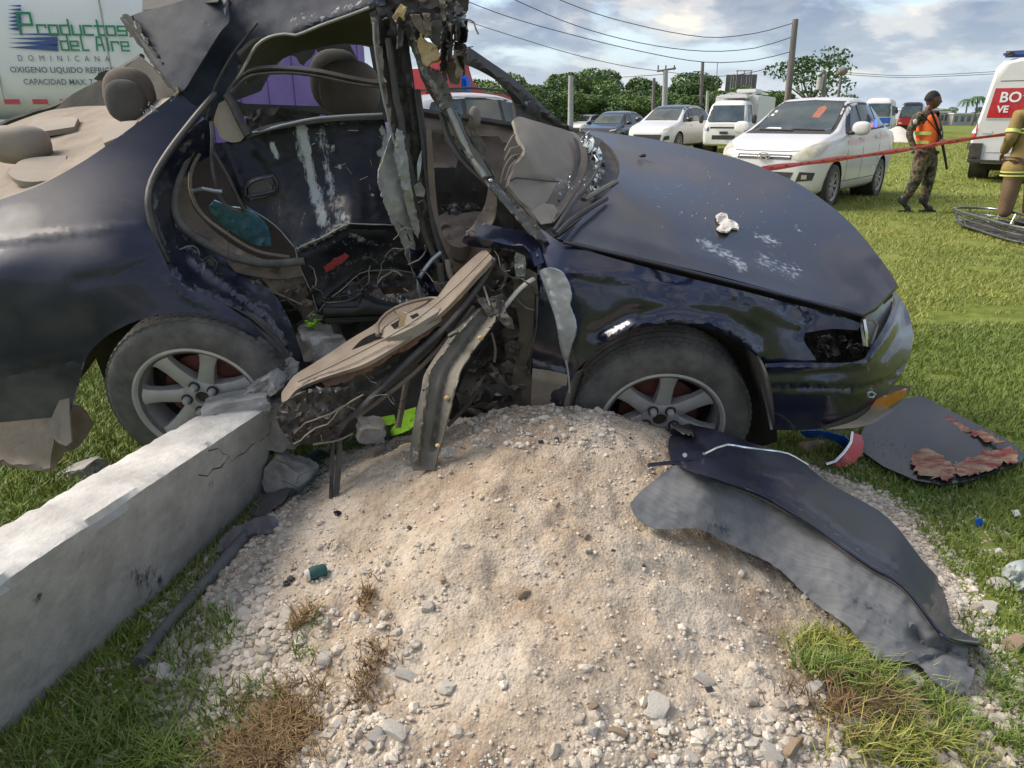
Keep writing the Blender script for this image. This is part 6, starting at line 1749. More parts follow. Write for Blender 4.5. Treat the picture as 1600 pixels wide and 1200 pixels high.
tube('seam', [(a, b + 3, YS(a, b + 3, c)) for a, b, c in ((1140, 758, .13), (1194, 779, .14), (1275, 828, .142), (1356, 886, .14), (1409, 918, .125), (1446, 965, .11))], .0022, M['dark'], sk, sides=5)
tube('chrome_strip', [(a, b, YS(a, b, c)) for a, b, c in ((1100, 709, .11), (1118, 700, .115), (1135, 695, .118), (1160, 699, .118), (1200, 704, .112), (1230, 709, .105), (1262, 727, .08))], .0045, M['chrome'], sk, sides=6)
GS('torn_corner', [(1050, 664), (1052, 652), (1070, 650), (1080, 662), (1084, 680), (1066, 676)], [(1050, 664, .07), (1072, 652, .08), (1080, 676, .09)], 'black_metal', sk, step=4, crumple=(.01, .08), jag=2)
tube('bolt', [(1070, 711, YS(1070, 711, .10)), (1070, 711, YS(1070, 711, .112))], .006, M['chrome'], sk, sides=8, step=1)
bs_ = empty('glossy_black_panel', (1.45, 2.6, .2), label='flat black glossy panel with mottled red and tan patches lying on grass beyond the bumper', cat='panel')
GS('panel_sheet', [(1340, 690), (1350, 668), (1380, 640), (1400, 625), (1440, 618), (1470, 634), (1490, 644), (1540, 669), (1584, 693), (1602, 709), (1597, 721), (1519, 750), (1474, 758), (1430, 750), (1381, 729), (1348, 706)],
   [(1345, 690, .03), (1440, 620, .05), (1600, 712, .03), (1474, 758, .03), (1470, 690, .04)], mat('black_gloss', (.012, .012, .014), (.03, .03, .034), rough=.16, scale=5, spec=.3, dust_c=(.10, .10, .10), dust=.15, dscale=9), bs_, th=.006, step=8, smooth=False)
pf = mat('red_tan_mottle', (.30, .035, .02), (.52, .36, .20), rough=.6, scale=26, streak=(.5, 1, 1), contrast=.25, dust_c=(.02, .018, .018), dust=.5, dscale=34)  # red and tan mottle broken by dark blotches
for ol in ([(1421, 717), (1434, 704), (1446, 697), (1460, 706), (1474, 713), (1495, 733), (1482, 752), (1455, 744), (1438, 742), (1428, 728)],
           [(1470, 652), (1490, 656), (1519, 670), (1550, 680), (1574, 690), (1560, 692), (1530, 684), (1500, 672), (1482, 664)],
           [(1490, 724), (1510, 716), (1539, 706), (1570, 700), (1592, 706), (1590, 718), (1560, 728), (1530, 738), (1500, 744)]):
    GS('mottled_patch', ol, [(ol[0][0], ol[0][1], .043), (ol[3][0], ol[3][1], .048), (ol[6][0], ol[6][1], .043)], pf, bs_, th=.002, step=4, jag=9)
tl = empty('broken_lamp_trim', (1.0, 2.05, .3), label='broken red lamp piece with curved chrome trim below the front bumper', cat='car part')
tube('chrome_rim', [(a, b, YS(a, b, c)) for a, b, c in ((1290, 726, .02), (1304, 722, .03), (1318, 708, .05), (1329, 692, .07), (1331, 676, .09))], .007, M['chrome'], tl, sides=8)
GS('lens', [(1300, 724), (1316, 712), (1330, 694), (1334, 676), (1346, 680), (1350, 694), (1344, 712), (1330, 726), (1316, 732)], [(1302, 724, .02), (1334, 678, .09), (1348, 694, .05), (1318, 731, .01)], 'red_lens', tl, step=4, th=.01)
o = GS('blue_scrap', [(1250, 676), (1262, 673), (1285, 674), (1305, 679), (1322, 683), (1328, 694), (1318, 700), (1305, 690), (1285, 684), (1262, 684)], [(1252, 678, .04), (1325, 690, .06), (1290, 680, .07)], 'bright_blue', step=4, crumple=(.02, .09))
tag(o, 'bright blue crumpled plastic under the front bumper', 'plastic scrap')
cn = empty('grey_conduit', (-.75, 1.4, .2), label='grey plastic conduit pipe lying along the fallen pole with a shredded upper end', cat='pipe')
tube('pipe', [(a, b, YS(a, b, .016)) for a, b in ((217, 1036), (250, 992), (290, 944), (330, 900), (360, 864), (384, 838))], [.0165] * 6 if False else .0165, M['clay'], cn, sides=14)
GS('shredded_sleeve', [(336, 862), (352, 834), (380, 818), (410, 806), (430, 806), (437, 826), (424, 833), (396, 834), (372, 842), (352, 862)], [(340, 858, .03), (430, 806, .03), (432, 828, .01), (380, 830, .035)], 'clay', cn, step=5, crumple=(.012, .05), jag=2)
GS('shredded_sleeve', [(388, 804), (400, 780), (420, 758), (446, 744), (460, 752), (448, 776), (430, 792), (410, 806)], [(392, 802, .02), (450, 750, .03), (440, 784, .02)], 'clay', cn, step=5, crumple=(.012, .05), jag=3)
tube('pipe_stub', [(a, b, YS(a, b, .02)) for a, b in ((482, 716), (500, 706), (520, 704))], .017, M['clay'], cn, sides=10)
def strands(name, spots, n, r, L, m, label, cat):
    V, F = [], []
    for k in range(n):
        px, py, sx, sy = rnd.choice(spots)
        px, py = rnd.gauss(px, sx), rnd.gauss(py, sy)
        p = P(px, py, YS(px, py, rnd.uniform(.004, .03)))
        path = [p]
        d = Vector((rnd.uniform(-1, 1), rnd.uniform(-1, 1), rnd.uniform(-.5, .5)))
        for i in range(7):
            d = (d + Vector((rnd.uniform(-1, 1), rnd.uniform(-1, 1), rnd.uniform(-.6, .6))) * .8).normalized()
            q = path[-1] + d * L / 7
            q.z = max(q.z, surf(q.x, q.y) + .002)
            path.append(q)
        v, f = sweep(None, path, r, None, sides=3)
        F += [tuple(i + len(V) for i in t) for t in f if len(t) == 4]
        V += v
    o = add_mesh(name, V, F, M[m], None, smooth=False)
    return tag(o, label, cat)
strands('green_netting', [(466, 738, 9, 10), (450, 730, 12, 8), (470, 750, 6, 8), (486, 724, 10, 4)], 260, .0010, .08, 'green_net', 'tangled dark green netting at the end of the fallen pole', 'netting')
strands('green_netting', [(590, 684, 16, 4), (620, 674, 12, 4), (560, 690, 12, 3)], 150, .0010, .07, 'green_net', 'green netting shreds below the lime green cloth', 'netting')
o = sheet('netting_band', [(575, 690), (600, 684), (625, 676), (640, 664), (644, 668), (630, 682), (600, 694), (578, 696)], [(580, 692, YS(580, 692, .02)), (640, 666, YS(640, 666, .04))], M['clay'], None, step=4, crumple=(.01, .1))
tag(o, 'dark strip of torn mesh band under the wreck', 'plastic band')
o = sheet('lime_cloth', [(592, 652), (604, 650), (616, 648), (618, 660), (626, 644), (636, 640), (650, 636), (648, 654), (644, 668), (628, 676), (612, 681), (610, 672), (620, 660), (604, 664), (590, 656)],
          [(592, 655, 2.16), (650, 640, 2.14), (612, 680, 2.08)], M['lime'], None, step=4, crumple=(.012, .08))
tag(o, 'lime green high visibility cloth half under the wreck', 'cloth')
st = empty('trim_strip', (-.5, 1.9, .4), label='black rubber trim strips hanging down onto the sand', cat='trim strip')
tube('strip', [(520, 686, 1.86), (519, 720, 1.85), (518, 752, 1.84), (517, 786, 1.83)], .008, M['trim'], st, sides=6, flat=.5)
tube('strip', [(530, 684, 1.86), (530, 720, 1.845), (527, 750, 1.83), (525, 774, 1.82)], .009, M['trim'], st, sides=6, flat=.5)
def shoe():
    r = empty('black_clog', P(566, 492, 2.28), rotz=.15, label='black rubber clog shoe lying below the smashed rear door', cat='shoe')
    V, F = [], []
    n, k = 17, 14
    for i in range(n):
        t = i / (n - 1)
        x = -.12 + .25 * t
        w = .034 + .014 * math.sin(min(1, t * 1.15) * pi) ** .7
        if t > .9:
            w *= math.sqrt(max(.06, 1 - ((t - .9) / .11) ** 2))
        h = .052 + .02 * math.exp(-((t - .5) / .12) ** 2) - .022 * max(0, t - .6) / .4
        if t < .45:
            h = .045
        for j in range(k):
            a = 2 * pi * j / k
            y = w * math.copysign(abs(cos(a)) ** .7, cos(a))
            z = h * (.5 + .5 * math.copysign(abs(sin(a)) ** .6, sin(a)))
            if t < .45 and sin(a) > .5:
                z = .022
            V.append((x, y, z))
    for i in range(n - 1):
        for j in range(k):
            F.append((i * k + j, i * k + (j + 1) % k, (i + 1) * k + (j + 1) % k, (i + 1) * k + j))
    F += [tuple(range(k - 1, -1, -1)), tuple((n - 1) * k + j for j in range(k))]
    add_mesh('upper', V, F, M['boots'], r, local=True, autosharp=50)
    for s in (-1, 1):
        sweep('opening_rim', [(-.12, 0, .05), (-.10, s * .034, .052), (-.04, s * .042, .058), (.0, s * .036, .074), (.012, 0, .078)], .004, M['boots'], r, local=True, sides=6)
    box('sole', Vector((.0, 0, -.006)), (.24, .08, .016), M['boots'], r, bev=.006)
shoe()
def leaves(name, px, py, sx, sy, Y, n, m, label):
    V, F = [], []
    for k in range(n):
        p = P(rnd.gauss(px, sx), rnd.gauss(py, sy), Y + rnd.uniform(-.04, .04))
        a, s = rnd.uniform(0, 6.28), rnd.uniform(.007, .014)
        u = Vector((cos(a), sin(a), rnd.uniform(-.4, .4))) * s
        w = Vector((-sin(a), cos(a), rnd.uniform(-.4, .6))) * s * .6
        b = len(V)
        V += [p - u, p - w + Vector((0, 0, .002)), p + u, p + w + Vector((0, 0, .002))]
        F.append((b, b + 1, b + 2, b + 3))
    o = add_mesh(name, V, F, M[m], smooth=False)
    tag(o, label, kind='stuff')
leaves('leaves', 542, 481, 8, 4, 2.36, 70, 'yellow_leaf', 'yellow leaves beside the black clog')
leaves('leaves', 486, 508, 5, 4, 2.33, 34, 'lime', 'bright green leaves on broken concrete')
o = sheet('dirty_rag', [(1119, 336), (1127, 332), (1136, 334), (1138, 342), (1147, 345), (1155, 352), (1154, 357), (1144, 356), (1138, 361), (1126, 360), (1120, 356), (1128, 350), (1122, 345)],
          [(a, b, float(tps(HOODA)(np.array([a]), np.array([b]))[0]) - .03) for a, b in ((1119, 336), (1136, 334), (1155, 355), (1125, 360))], M['white_stone'], None, step=2.5, crumple=(.018, .09), th=.006)
tag(o, 'crumpled off white rag lying on the dark bonnet', 'rag')
def chip(name, px, py, r, m, label, cat, h=.6):
    bm = bmesh.new()
    bmesh.ops.create_icosphere(bm, subdivisions=2, radius=1)
    for v in bm.verts:
        v.co = Vector([max(-.6, min(.6, c)) for c in v.co]) * (1 + .3 * noise.noise(v.co * 2 + Vector((px, 0, 0))))
        v.co = Vector((v.co.x * r, v.co.y * r * .7, v.co.z * r * h))
    o = from_bm(name, bm, M[m], None, smooth=True)
    y = YS(px, py, r * h * .4)
    o.location = P(px, py, y)
    o.rotation_euler = (0, 0, px)
    tag(o, label, cat)
    return o
chip('plastic_piece', 527, 802, .016, 'navy', 'small dark blue plastic chip on sand below the trim strip', 'plastic chip')
b_ = empty('bottle_stub', P(495, 894, YS(495, 894, .012)), rotz=.5, label='dark green bottle stub with pale broken end on the sand', cat='bottle stub')
lathe('glass_body', [(0, -.022), (.014, -.02), (.0165, -.01), (.0165, .018), (.012, .024), (0, .024)], M['green_net'], b_, seg=14, axis='X')
lathe('pale_end', [(0, -.030), (.011, -.029), (.0145, -.021), (.0140, -.016)], M['white_stone'], b_, seg=12, axis='X')
o = lathe('steel_nut', [(.004, .0), (.009, .0), (.009, .007), (.004, .007), (.004, 0)], M['trim'], None, seg=6, axis='Z')
o.location = P(448, 913, YS(448, 913, .004))
tag(o, 'small dark steel nut on the sand', 'nut')
o = GS('clear_cup', [(690, 702), (702, 698), (711, 702), (708, 712), (696, 715), (689, 710)], [(690, 705, .02), (711, 703, .03), (700, 714, .005)], 'clear_litter', step=3, crumple=(.012, .1))
tag(o, 'crushed clear plastic cup beside the grey door beam', 'cup')
o = GS('clear_bag', [(1566, 888), (1580, 878), (1600, 874), (1604, 915), (1590, 922), (1578, 906), (1566, 898)], [(1568, 890, .03), (1600, 880, .05), (1590, 920, .02)], 'clear_litter', step=5, crumple=(.03, .06))
tag(o, 'crumpled clear plastic bag on stones at the right edge', 'plastic bag')
for px, py, lab in ((1560, 862, 'white paper scrap on grass right of the mound'), (1588, 802, 'small white paper scrap on grass at the right edge'), (1108, 1078, 'dark chip under the lone white stone')):
    o = GS('paper_scrap', [(px - 8, py - 4), (px + 2, py - 6), (px + 8, py + 3), (px - 2, py + 5)], [(px - 8, py, .012), (px + 8, py, .02), (px, py + 5, .008)], 'white_plain' if 'paper' in lab else 'clay', step=4, crumple=(.008, .1))
    tag(o, lab, 'paper scrap' if 'paper' in lab else 'plastic chip')
o = GS('plastic_scrap', [(1524, 812), (1534, 810), (1537, 820), (1527, 824)], [(1530, 816, .02)], 'bright_blue', step=4)
tag(o, 'tiny blue plastic scrap on grass right of the mound', 'plastic scrap')
o = tube('twig', [(672, 1104, YS(672, 1104, .004)), (690, 1101, YS(690, 1101, .005)), (703, 1098, YS(703, 1098, .004))], .0016, M['wood'], None, sides=5)
tag(o, 'thin dry twig on the lower mound', 'twig')
for k, (x, y, mk) in enumerate(((985, 684, 'trim'), (870, 686, 'trim'), (868, 788, 'brown_stone'), (958, 860, 'trim'), (640, 825, 'trim'), (690, 905, 'brown_stone'), (1280, 1090, 'trim'), (845, 690, 'trim'), (455, 905, 'trim'), (1006, 884, 'trim'))):
    chip('dark_chip', x, y, .007 + .004 * (k % 3), mk, ['dark chip of debris on the sandy mound', 'dark chip of debris on the sandy mound'][k % 2], 'chip')['group'] = 'dark chips of debris strewn on the mound'
def tape():
    pts = [(1190, 264, 5.6), (1260, 255, 6.2), (1350, 243, 7.0), (1420, 233, 7.7), (1480, 222, 8.3), (1578, 209, 9.05)]
    q = catmull(pts, False, 12)
    V, F = [], []
    for i, p in enumerate(q):
        c = P(p[0], p[1], p[2])
        tw = .3 * math.sin(i * .35)
        h = Vector((0, sin(tw), cos(tw))) * (.019 + .004 * sin(i * .8))
        V += [c - h, c + h]
    F = [(2 * i, 2 * i + 2, 2 * i + 3, 2 * i + 1) for i in range(len(q) - 1)]
    r = empty('barrier_tape', (4, 7, 1), label='red barrier tape stretched from the wreck to the firefighter', cat='barrier tape')
    o = add_mesh('ribbon', V, F, M['tape'], r)
    s = o.modifiers.new('s', 'SOLIDIFY')
    s.thickness = .001
    V, F = [], []
    for i in range(1, len(q) - 2, 1):
        if i % 5 in (0, 1, 3):
            a, b = P(*q[i]), P(*q[i + 1])
            for e, f in ((a, b),):
                k = len(V)
                e = e + (f - e) * .1 + Vector((0, -.003, 0))
                f = f + Vector((0, -.003, 0))
                m_ = e + (f - e) * .5
                V += [e + Vector((0, 0, -.004)), m_ + Vector((0, 0, -.004)), m_ + Vector((0, 0, .006)), e + Vector((0, 0, .006))]
                F.append((k, k + 1, k + 2, k + 3))
    add_mesh('printing', V, F, M['trim'], r, smooth=False)
tape()
def loft(stations, n=64):
    """stations: x, half width, underside, waist height, top height, half width at top -> vertices and faces of a closed body"""
    st = np.array(stations, float)
    st = st[np.argsort(-st[:, 0])]
    xs = np.linspace(st[0, 0], st[-1, 0], n)
    t = np.linspace(0, 1, n)
    t = (t - np.sin(2 * pi * t) / (2 * pi) * .35)
    xs = st[0, 0] + (st[-1, 0] - st[0, 0]) * t
    cols = [np.interp(-xs, -st[:, 0], st[:, c]) for c in range(1, 6)]
    for c in range(5):
        a = cols[c]
        for _ in range(2):
            b = a.copy()
            b[1:-1] = (a[:-2] + 2 * a[1:-1] + a[2:]) / 4
            a = b
        cols[c] = a
    V, rings = [], []
    for i, x in enumerate(xs):
        w, zb, zw, zt, wt = [c[i] for c in cols]
        h = zt - zw
        half = [(0, zb), (w * .5, zb), (w * .86, zb + .01), (w * .965, zb + .07), (w * .995, zb + (zw - zb) * .35), (w, zb + (zw - zb) * .62), (w * .992, zb + (zw - zb) * .82), (w * .955, zw),
                (w * .945 + (wt - w * .945) * .33, zw + h * .30), (w * .945 + (wt - w * .945) * .72, zw + h * .62), (wt, zw + h * .85), (wt * .86, zw + h * .955), (wt * .55, zt - .006), (0, zt)]
        half = [tuple(p[:2]) for p in catmull(half, False, 9e9)]
        sm_ = []
        for a, b in zip(half[:-1], half[1:]):
            sm_ += [a, ((a[0] + b[0]) / 2, (a[1] + b[1]) / 2)]
        sm_.append(half[-1])
        ring = [(x, y, z) for y, z in sm_] + [(x, -y, z) for y, z in sm_[-2:0:-1]]
        rings.append(ring)
        V += ring
    k = len(rings[0])
    F = []
    for i in range(len(rings) - 1):
        for j in range(k):
            F.append((i * k + j, i * k + (j + 1) % k, (i + 1) * k + (j + 1) % k, (i + 1) * k + j))
    F.append(tuple(range(k - 1, -1, -1)))
    F.append(tuple((len(rings) - 1) * k + j for j in range(k)))
    return V, F
class Car:
    def __init__(s, name, loc, rotz, label, cat, stations, body_mat, wheels=(), wheel_r=.29, group=None, scale=1.0, spokes=9):
        s.root = empty(name, loc, rotz, label=label, cat=cat, group=group)
        s.root.scale = (scale,) * 3
        V, F = loft(stations)
        s.bvh = BVHTree.FromPolygons([Vector(v) for v in V], F)
        R = wheel_r * 1.17
        V2 = [Vector(v) for v in V]
        if wheels:
            keep = []
            half = max(abs(v[1]) for v in V) * .5
            for f in F:
                c = sum((V2[i] for i in f), Vector()) / len(f)
                if len(f) == 4 and abs(c.y) > half and any((c.x - wx) ** 2 + (c.z - wheel_r) ** 2 < R * R for wx in wheels):
                    continue
                keep.append(f)
            F = keep
            used = {}
            for f in F:
                for i in range(len(f)):
                    e = tuple(sorted((f[i], f[(i + 1) % len(f)])))
                    used[e] = used.get(e, 0) + 1
            bd = {i for e, n_ in used.items() if n_ == 1 for i in e}
            for i in bd:
                for wx in wheels:
                    d = Vector((V2[i].x - wx, 0, V2[i].z - wheel_r))
                    if d.length < R * 1.7 and abs(V2[i].y) > half:
                        d.normalize()
                        V2[i].x, V2[i].z = wx + d.x * R, max(wheel_r + d.z * R, V2[i].z if d.z < 0 else -9)
        s.body = add_mesh('body', V2, F, body_mat, s.root, local=True, autosharp=50)
        s.W = max(abs(v.y) for v in V2)
        for wx in wheels:
            for sy in (1, -1):
                wh = empty('wheel', (wx, sy * (s.W - .10), wheel_r), 0 if sy < 0 else pi, s.root)
                lathe('tyre', [(wheel_r * .66, .08), (wheel_r * .8, .09), (wheel_r * .95, .085), (wheel_r, .06), (wheel_r, -.06), (wheel_r * .95, -.085), (wheel_r * .8, -.09), (wheel_r * .66, -.08)], M['rubber'], wh, seg=36)
                lathe('rim', [(0, .0), (wheel_r * .6, .0), (wheel_r * .62, -.06), (wheel_r * .68, -.082), (wheel_r * .64, -.05)], M['dark'], wh, seg=32)
                bm = bmesh.new()
                for q in range(spokes):
                    a = 2 * pi * q / spokes
                    m_ = Matrix.Rotation(-a, 4, 'Y') @ Matrix.Translation((wheel_r * .36, -.058, 0))
                    bmesh.ops.create_cube(bm, size=1, matrix=m_ @ Matrix.Diagonal((wheel_r * .62, .02, wheel_r * .11, 1)))
                from_bm('spokes', bm, M['alloy'], wh)
                lathe('lip', [(wheel_r * .62, -.05), (wheel_r * .62, -.075), (wheel_r * .69, -.088), (wheel_r * .69, -.07)], M['alloy'], wh, seg=32)
                Vw, Fw = lathe(None, [(R + .002, -.30), (R + .002, .0)], None, seg=28)
                lathe('wheel_arch', [(R + .004, .28), (R + .004, -.085)], M['dark'], wh, seg=32)
        if wheels:
            box('underbody', Vector((0, 0, .30)), (max(wheels) - min(wheels) + .5, s.W * 1.5, .18), M['dark'], s.root)
    def patch(s, name, ol, face, m, off=.006, step=.05, parent=None, smooth=False, th=.004, jut=0.0):
        """a pane, lamp or trim lying on the body; face: f front, r rear, l left side, s right side, t top; ol in that view"""
        dirs = {'f': (-1, 0, 0), 'r': (1, 0, 0), 'l': (0, -1, 0), 's': (0, 1, 0), 't': (0, 0, -1)}
        d = Vector(dirs[face])
        fn = catmull if smooth else linres
        V2, F = tri2d([fn(ol, True, step)], step, .1)
        V = []
        for a, b in V2:
            if face in 'fr':
                p = Vector((0, a, b))
            elif face in 'ls':
                p = Vector((a, 0, b))
            else:
                p = Vector((a, b, 0))
            o = p - d * 9
            h = s.bvh.ray_cast(o, d)
            if h[0] is None:
                h = s.bvh.find_nearest(p - d * s.W)
            nn = h[1] if h[1].dot(d) < 0 else -h[1]
            V.append(h[0] + nn * off - d * jut)
        V = np.array([tuple(v) for v in V])
        V, F3, nf = thicken(V, F, th, np.array(tuple(-d * 30)))
        me = mesh_np(name, V, F3, True)
        me.set_sharp_from_angle(angle=radians(40))
        return link(name, me, M[m] if isinstance(m, str) else m, parent or s.root)
def mir(ol):
    return [(-a, b) for a, b in ol]
SED = [(2.02, .50, .32, .62, .68, .42), (1.97, .66, .24, .70, .77, .55), (1.86, .74, .20, .78, .84, .62), (1.6, .80, .18, .86, .92, .68), (1.25, .825, .18, .92, .99, .70), (.98, .835, .18, .955, 1.04, .71),
       (.62, .84, .18, .95, 1.22, .645), (.28, .84, .18, .965, 1.42, .60), (0, .84, .18, .975, 1.49, .585), (-.4, .84, .18, .985, 1.51, .58), (-.8, .84, .18, .995, 1.47, .58), (-1.15, .84, .19, 1.005, 1.34, .60), (-1.45, .83, .2, 1.01, 1.14, .66),
       (-1.62, .825, .21, 1.0, 1.06, .70), (-1.88, .80, .24, .97, 1.02, .68), (-1.97, .72, .28, .90, .94, .6), (-2.0, .6, .33, .8, .84, .5)]
front = PZ(1262, 318, gz(10))
def compact():
    c = Car('white_sedan', (5.12, 12.8, .05), math.atan2(-1.9, -1.56) - .03, 'white compact sedan with yellowed headlights parked on the grass behind the wreck', 'car', SED, M['white_paint'], wheels=(1.28, -1.18), wheel_r=.295, scale=1.03)
    c.root.scale = (.97, 1.03, 1.09)
    ws = [(-.60, 1.02), (.60, 1.02), (.50, 1.40), (0, 1.425), (-.50, 1.40)]
    c.patch('windscreen', ws, 'f', 'glass', off=.008)
    fr = c.patch('windscreen_frame', [(-.655, .985), (.655, .985), (.54, 1.43), (0, 1.455), (-.54, 1.43)], 'f', 'trim', off=.003)
    for sd in 'ls':
        c.patch('side_window', [(.62, 1.01), (.10, 1.035), (.08, 1.37), (.28, 1.355)], sd, 'glass', off=.008)
        c.patch('side_window', [(.02, 1.04), (-.78, 1.06), (-.70, 1.38), (.0, 1.385)], sd, 'glass', off=.008)
        c.patch('quarter_light', [(-.84, 1.065), (-1.20, 1.09), (-.98, 1.30), (-.78, 1.365)], sd, 'glass', off=.008)
        c.patch('window_surround', [(.86, .985), (-1.30, 1.06), (-1.0, 1.35), (-.68, 1.42), (.0, 1.42), (.30, 1.385)], sd, 'trim', off=.003)
        c.patch('door_gap', [(.055, .35), (.065, .35), (.065, 1.0), (.055, 1.0)], sd, 'trim', off=.002, step=.1)
        c.patch('door_gap', [(.80, .36), (.81, .36), (.86, .96), (.85, .96)], sd, 'trim', off=.002, step=.1)
        c.patch('door_gap', [(-.83, .55), (-.82, .55), (-.86, 1.0), (-.87, 1.0)], sd, 'trim', off=.002, step=.1)
        c.patch('sill_line', [(.9, .34), (-.8, .34), (-.8, .35), (.9, .35)], sd, 'trim', off=.002, step=.1)
        c.patch('door_handle', [(.12, .90), (.28, .90), (.28, .935), (.12, .935)], sd, 'white_paint', off=.03, step=.05, smooth=True, th=.03)
        c.patch('door_handle', [(-.74, .91), (-.58, .91), (-.58, .945), (-.74, .945)], sd, 'white_paint', off=.03, step=.05, smooth=True, th=.03)
        s = 1 if sd == 'l' else -1
        m_ = ellipsoid('door_mirror', (.72, s * .94, 1.06), (.07, .13, .095), M['white_paint'], c.root, pow_=.75, local=True)
        ellipsoid('mirror_foot', (.74, s * .82, 1.0), (.07, .06, .03), M['trim'], c.root, local=True, sub=2)
        hl = [(s * .40, .69), (s * .50, .655), (s * .66, .67), (s * .745, .76), (s * .77, .90), (s * .68, .875), (s * .52, .80)]
        c.patch('headlight', hl, 'f', 'lamp_glass', off=.01, smooth=True, step=.04)
        c.patch('fog_recess', [(s * .50, .38), (s * .70, .40), (s * .72, .50), (s * .54, .51)], 'f', 'trim', off=.006, step=.05)
        c.patch('fog_lamp', [(s * .57, .415), (s * .635, .415), (s * .635, .47), (s * .57, .47)], 'f', 'lamp_glass', off=.012, smooth=True, step=.03)
        c.patch('tail_lamp', [(s * .50, .74), (s * .70, .76), (s * .72, .92), (s * .56, .90)], 'r', 'red_lens', off=.01)
        c.patch('quarter_rear_lamp', [(-1.86, .76), (-1.93, .78), (-1.93, .90), (-1.80, .94)], sd, 'red_lens', off=.008)
    c.patch('grille', [(-.40, .665), (.40, .665), (.42, .70), (.40, .725), (-.40, .725), (-.42, .70)], 'f', 'trim', off=.006)
    c.patch('grille_bar', [(-.38, .688), (.38, .688), (.38, .702), (-.38, .702)], 'f', 'chrome', off=.014)
    c.patch('lower_grille', [(-.40, .36), (.40, .36), (.46, .50), (-.46, .50)], 'f', 'trim', off=.006)
    c.patch('bonnet_gap', [(-.50, .775), (-.3, .762), (.3, .762), (.50, .775), (.50, .782), (.3, .770), (-.3, .770), (-.50, .782)], 'f', 'trim', off=.003)
    c.patch('wiper', [(-.5, 1.02), (.05, 1.012), (.05, 1.025), (-.5, 1.035)], 'f', 'trim', off=.02)
    c.patch('wiper', [(.0, 1.03), (.5, 1.02), (.5, 1.032), (.0, 1.045)], 'f', 'trim', off=.02)
    c.patch('rear_window', [(-.55, 1.13), (.55, 1.13), (.48, 1.36), (-.48, 1.36)], 'r', 'glass')
    e = empty('emblem', (2.045, 0, .70), 0, c.root)
    bm = bmesh.new()
    n = 40
    for i in range(n):
        a, b = 2 * pi * i / n, 2 * pi * (i + 1) / n
        q = []
        for aa in (a, b):
            for ra, rz, xx in ((.098, .052, 0), (.098, .052, .012), (.084, .040, .012), (.084, .040, 0)):
                q.append(bm.verts.new((xx, ra * cos(aa), rz * sin(aa))))
        for k in range(3):
            bm.faces.new((q[k], q[k + 1], q[k + 5], q[k + 4]))
    from_bm('ring', bm, M['alloy'], e)
    V = [(.012, .058, -.034), (.012, .036, -.036), (.012, .020, .036), (.012, .044, .034), (.012, -.020, -.036), (.012, -.044, -.034), (.012, -.058, .034), (.012, -.036, .036), (.012, .036, -.012), (.012, .032, .006), (.012, -.036, .012), (.012, -.032, -.006)]
    add_mesh('letter', V, [(0, 1, 2, 3), (4, 5, 6, 7), (8, 9, 10, 11)], M['alloy'], e, local=True, smooth=False)
    c.patch('paper_on_dash', [(-.45, 1.035), (-.15, 1.03), (-.2, 1.06), (-.4, 1.06)], 'f', 'white_plain', off=.0105)
    c.patch('inspection_sticker', [(-.50, 1.27), (-.455, 1.27), (-.455, 1.30), (-.50, 1.30)], 'f', 'white_plain', off=.0105)
    c.patch('inspection_sticker', [(-.52, 1.22), (-.475, 1.22), (-.475, 1.25), (-.52, 1.25)], 'f', 'white_plain', off=.0105)
    c.patch('pink_cloth', [(-.20 + .36, 1.20), (.28, 1.19), (.30, 1.33), (.24, 1.36), (.17, 1.33)], 'f', mat('pink_cloth', (.30, .10, .06), (.42, .17, .11), rough=.6), off=.0105, smooth=True)
    c.patch('window_glow', [(-.62, 1.07), (-.80, 1.08), (-.86, 1.18), (-.74, 1.16)], 'l', mat('blue_window_glow', (.01, .02, .3), rough=.3, emit=(.03, .08, 1.0), estr=1.3), off=.0125, smooth=True, step=.04)  # emissive patch painting a blue glow onto the side window
    c.patch('window_glow', [(-.34, 1.06), (-.50, 1.07), (-.50, 1.11), (-.38, 1.10)], 'l', mat('red_window_glow', (.3, .02, .1), rough=.3, emit=(1, .06, .3), estr=.6), off=.0125, smooth=True, step=.04)  # emissive patch painting a red glow onto the side window
    return c
compact()
SUV = [(2.2, .55, .35, .62, .66, .48), (2.12, .78, .26, .74, .80, .66), (1.95, .86, .24, .84, .90, .74), (1.5, .90, .22, .93, 1.0, .78), (1.15, .91, .22, .98, 1.07, .80), (.75, .91, .22, 1.0, 1.32, .72), (.4, .91, .22, 1.01, 1.55, .67), (0, .91, .22, 1.02, 1.64, .65),
       (-.6, .91, .22, 1.03, 1.66, .645), (-1.2, .91, .22, 1.05, 1.62, .64), (-1.7, .905, .24, 1.08, 1.50, .66), (-1.95, .89, .28, 1.06, 1.26, .72), (-2.12, .86, .32, 1.0, 1.12, .7), (-2.2, .72, .38, .86, .9, .6)]
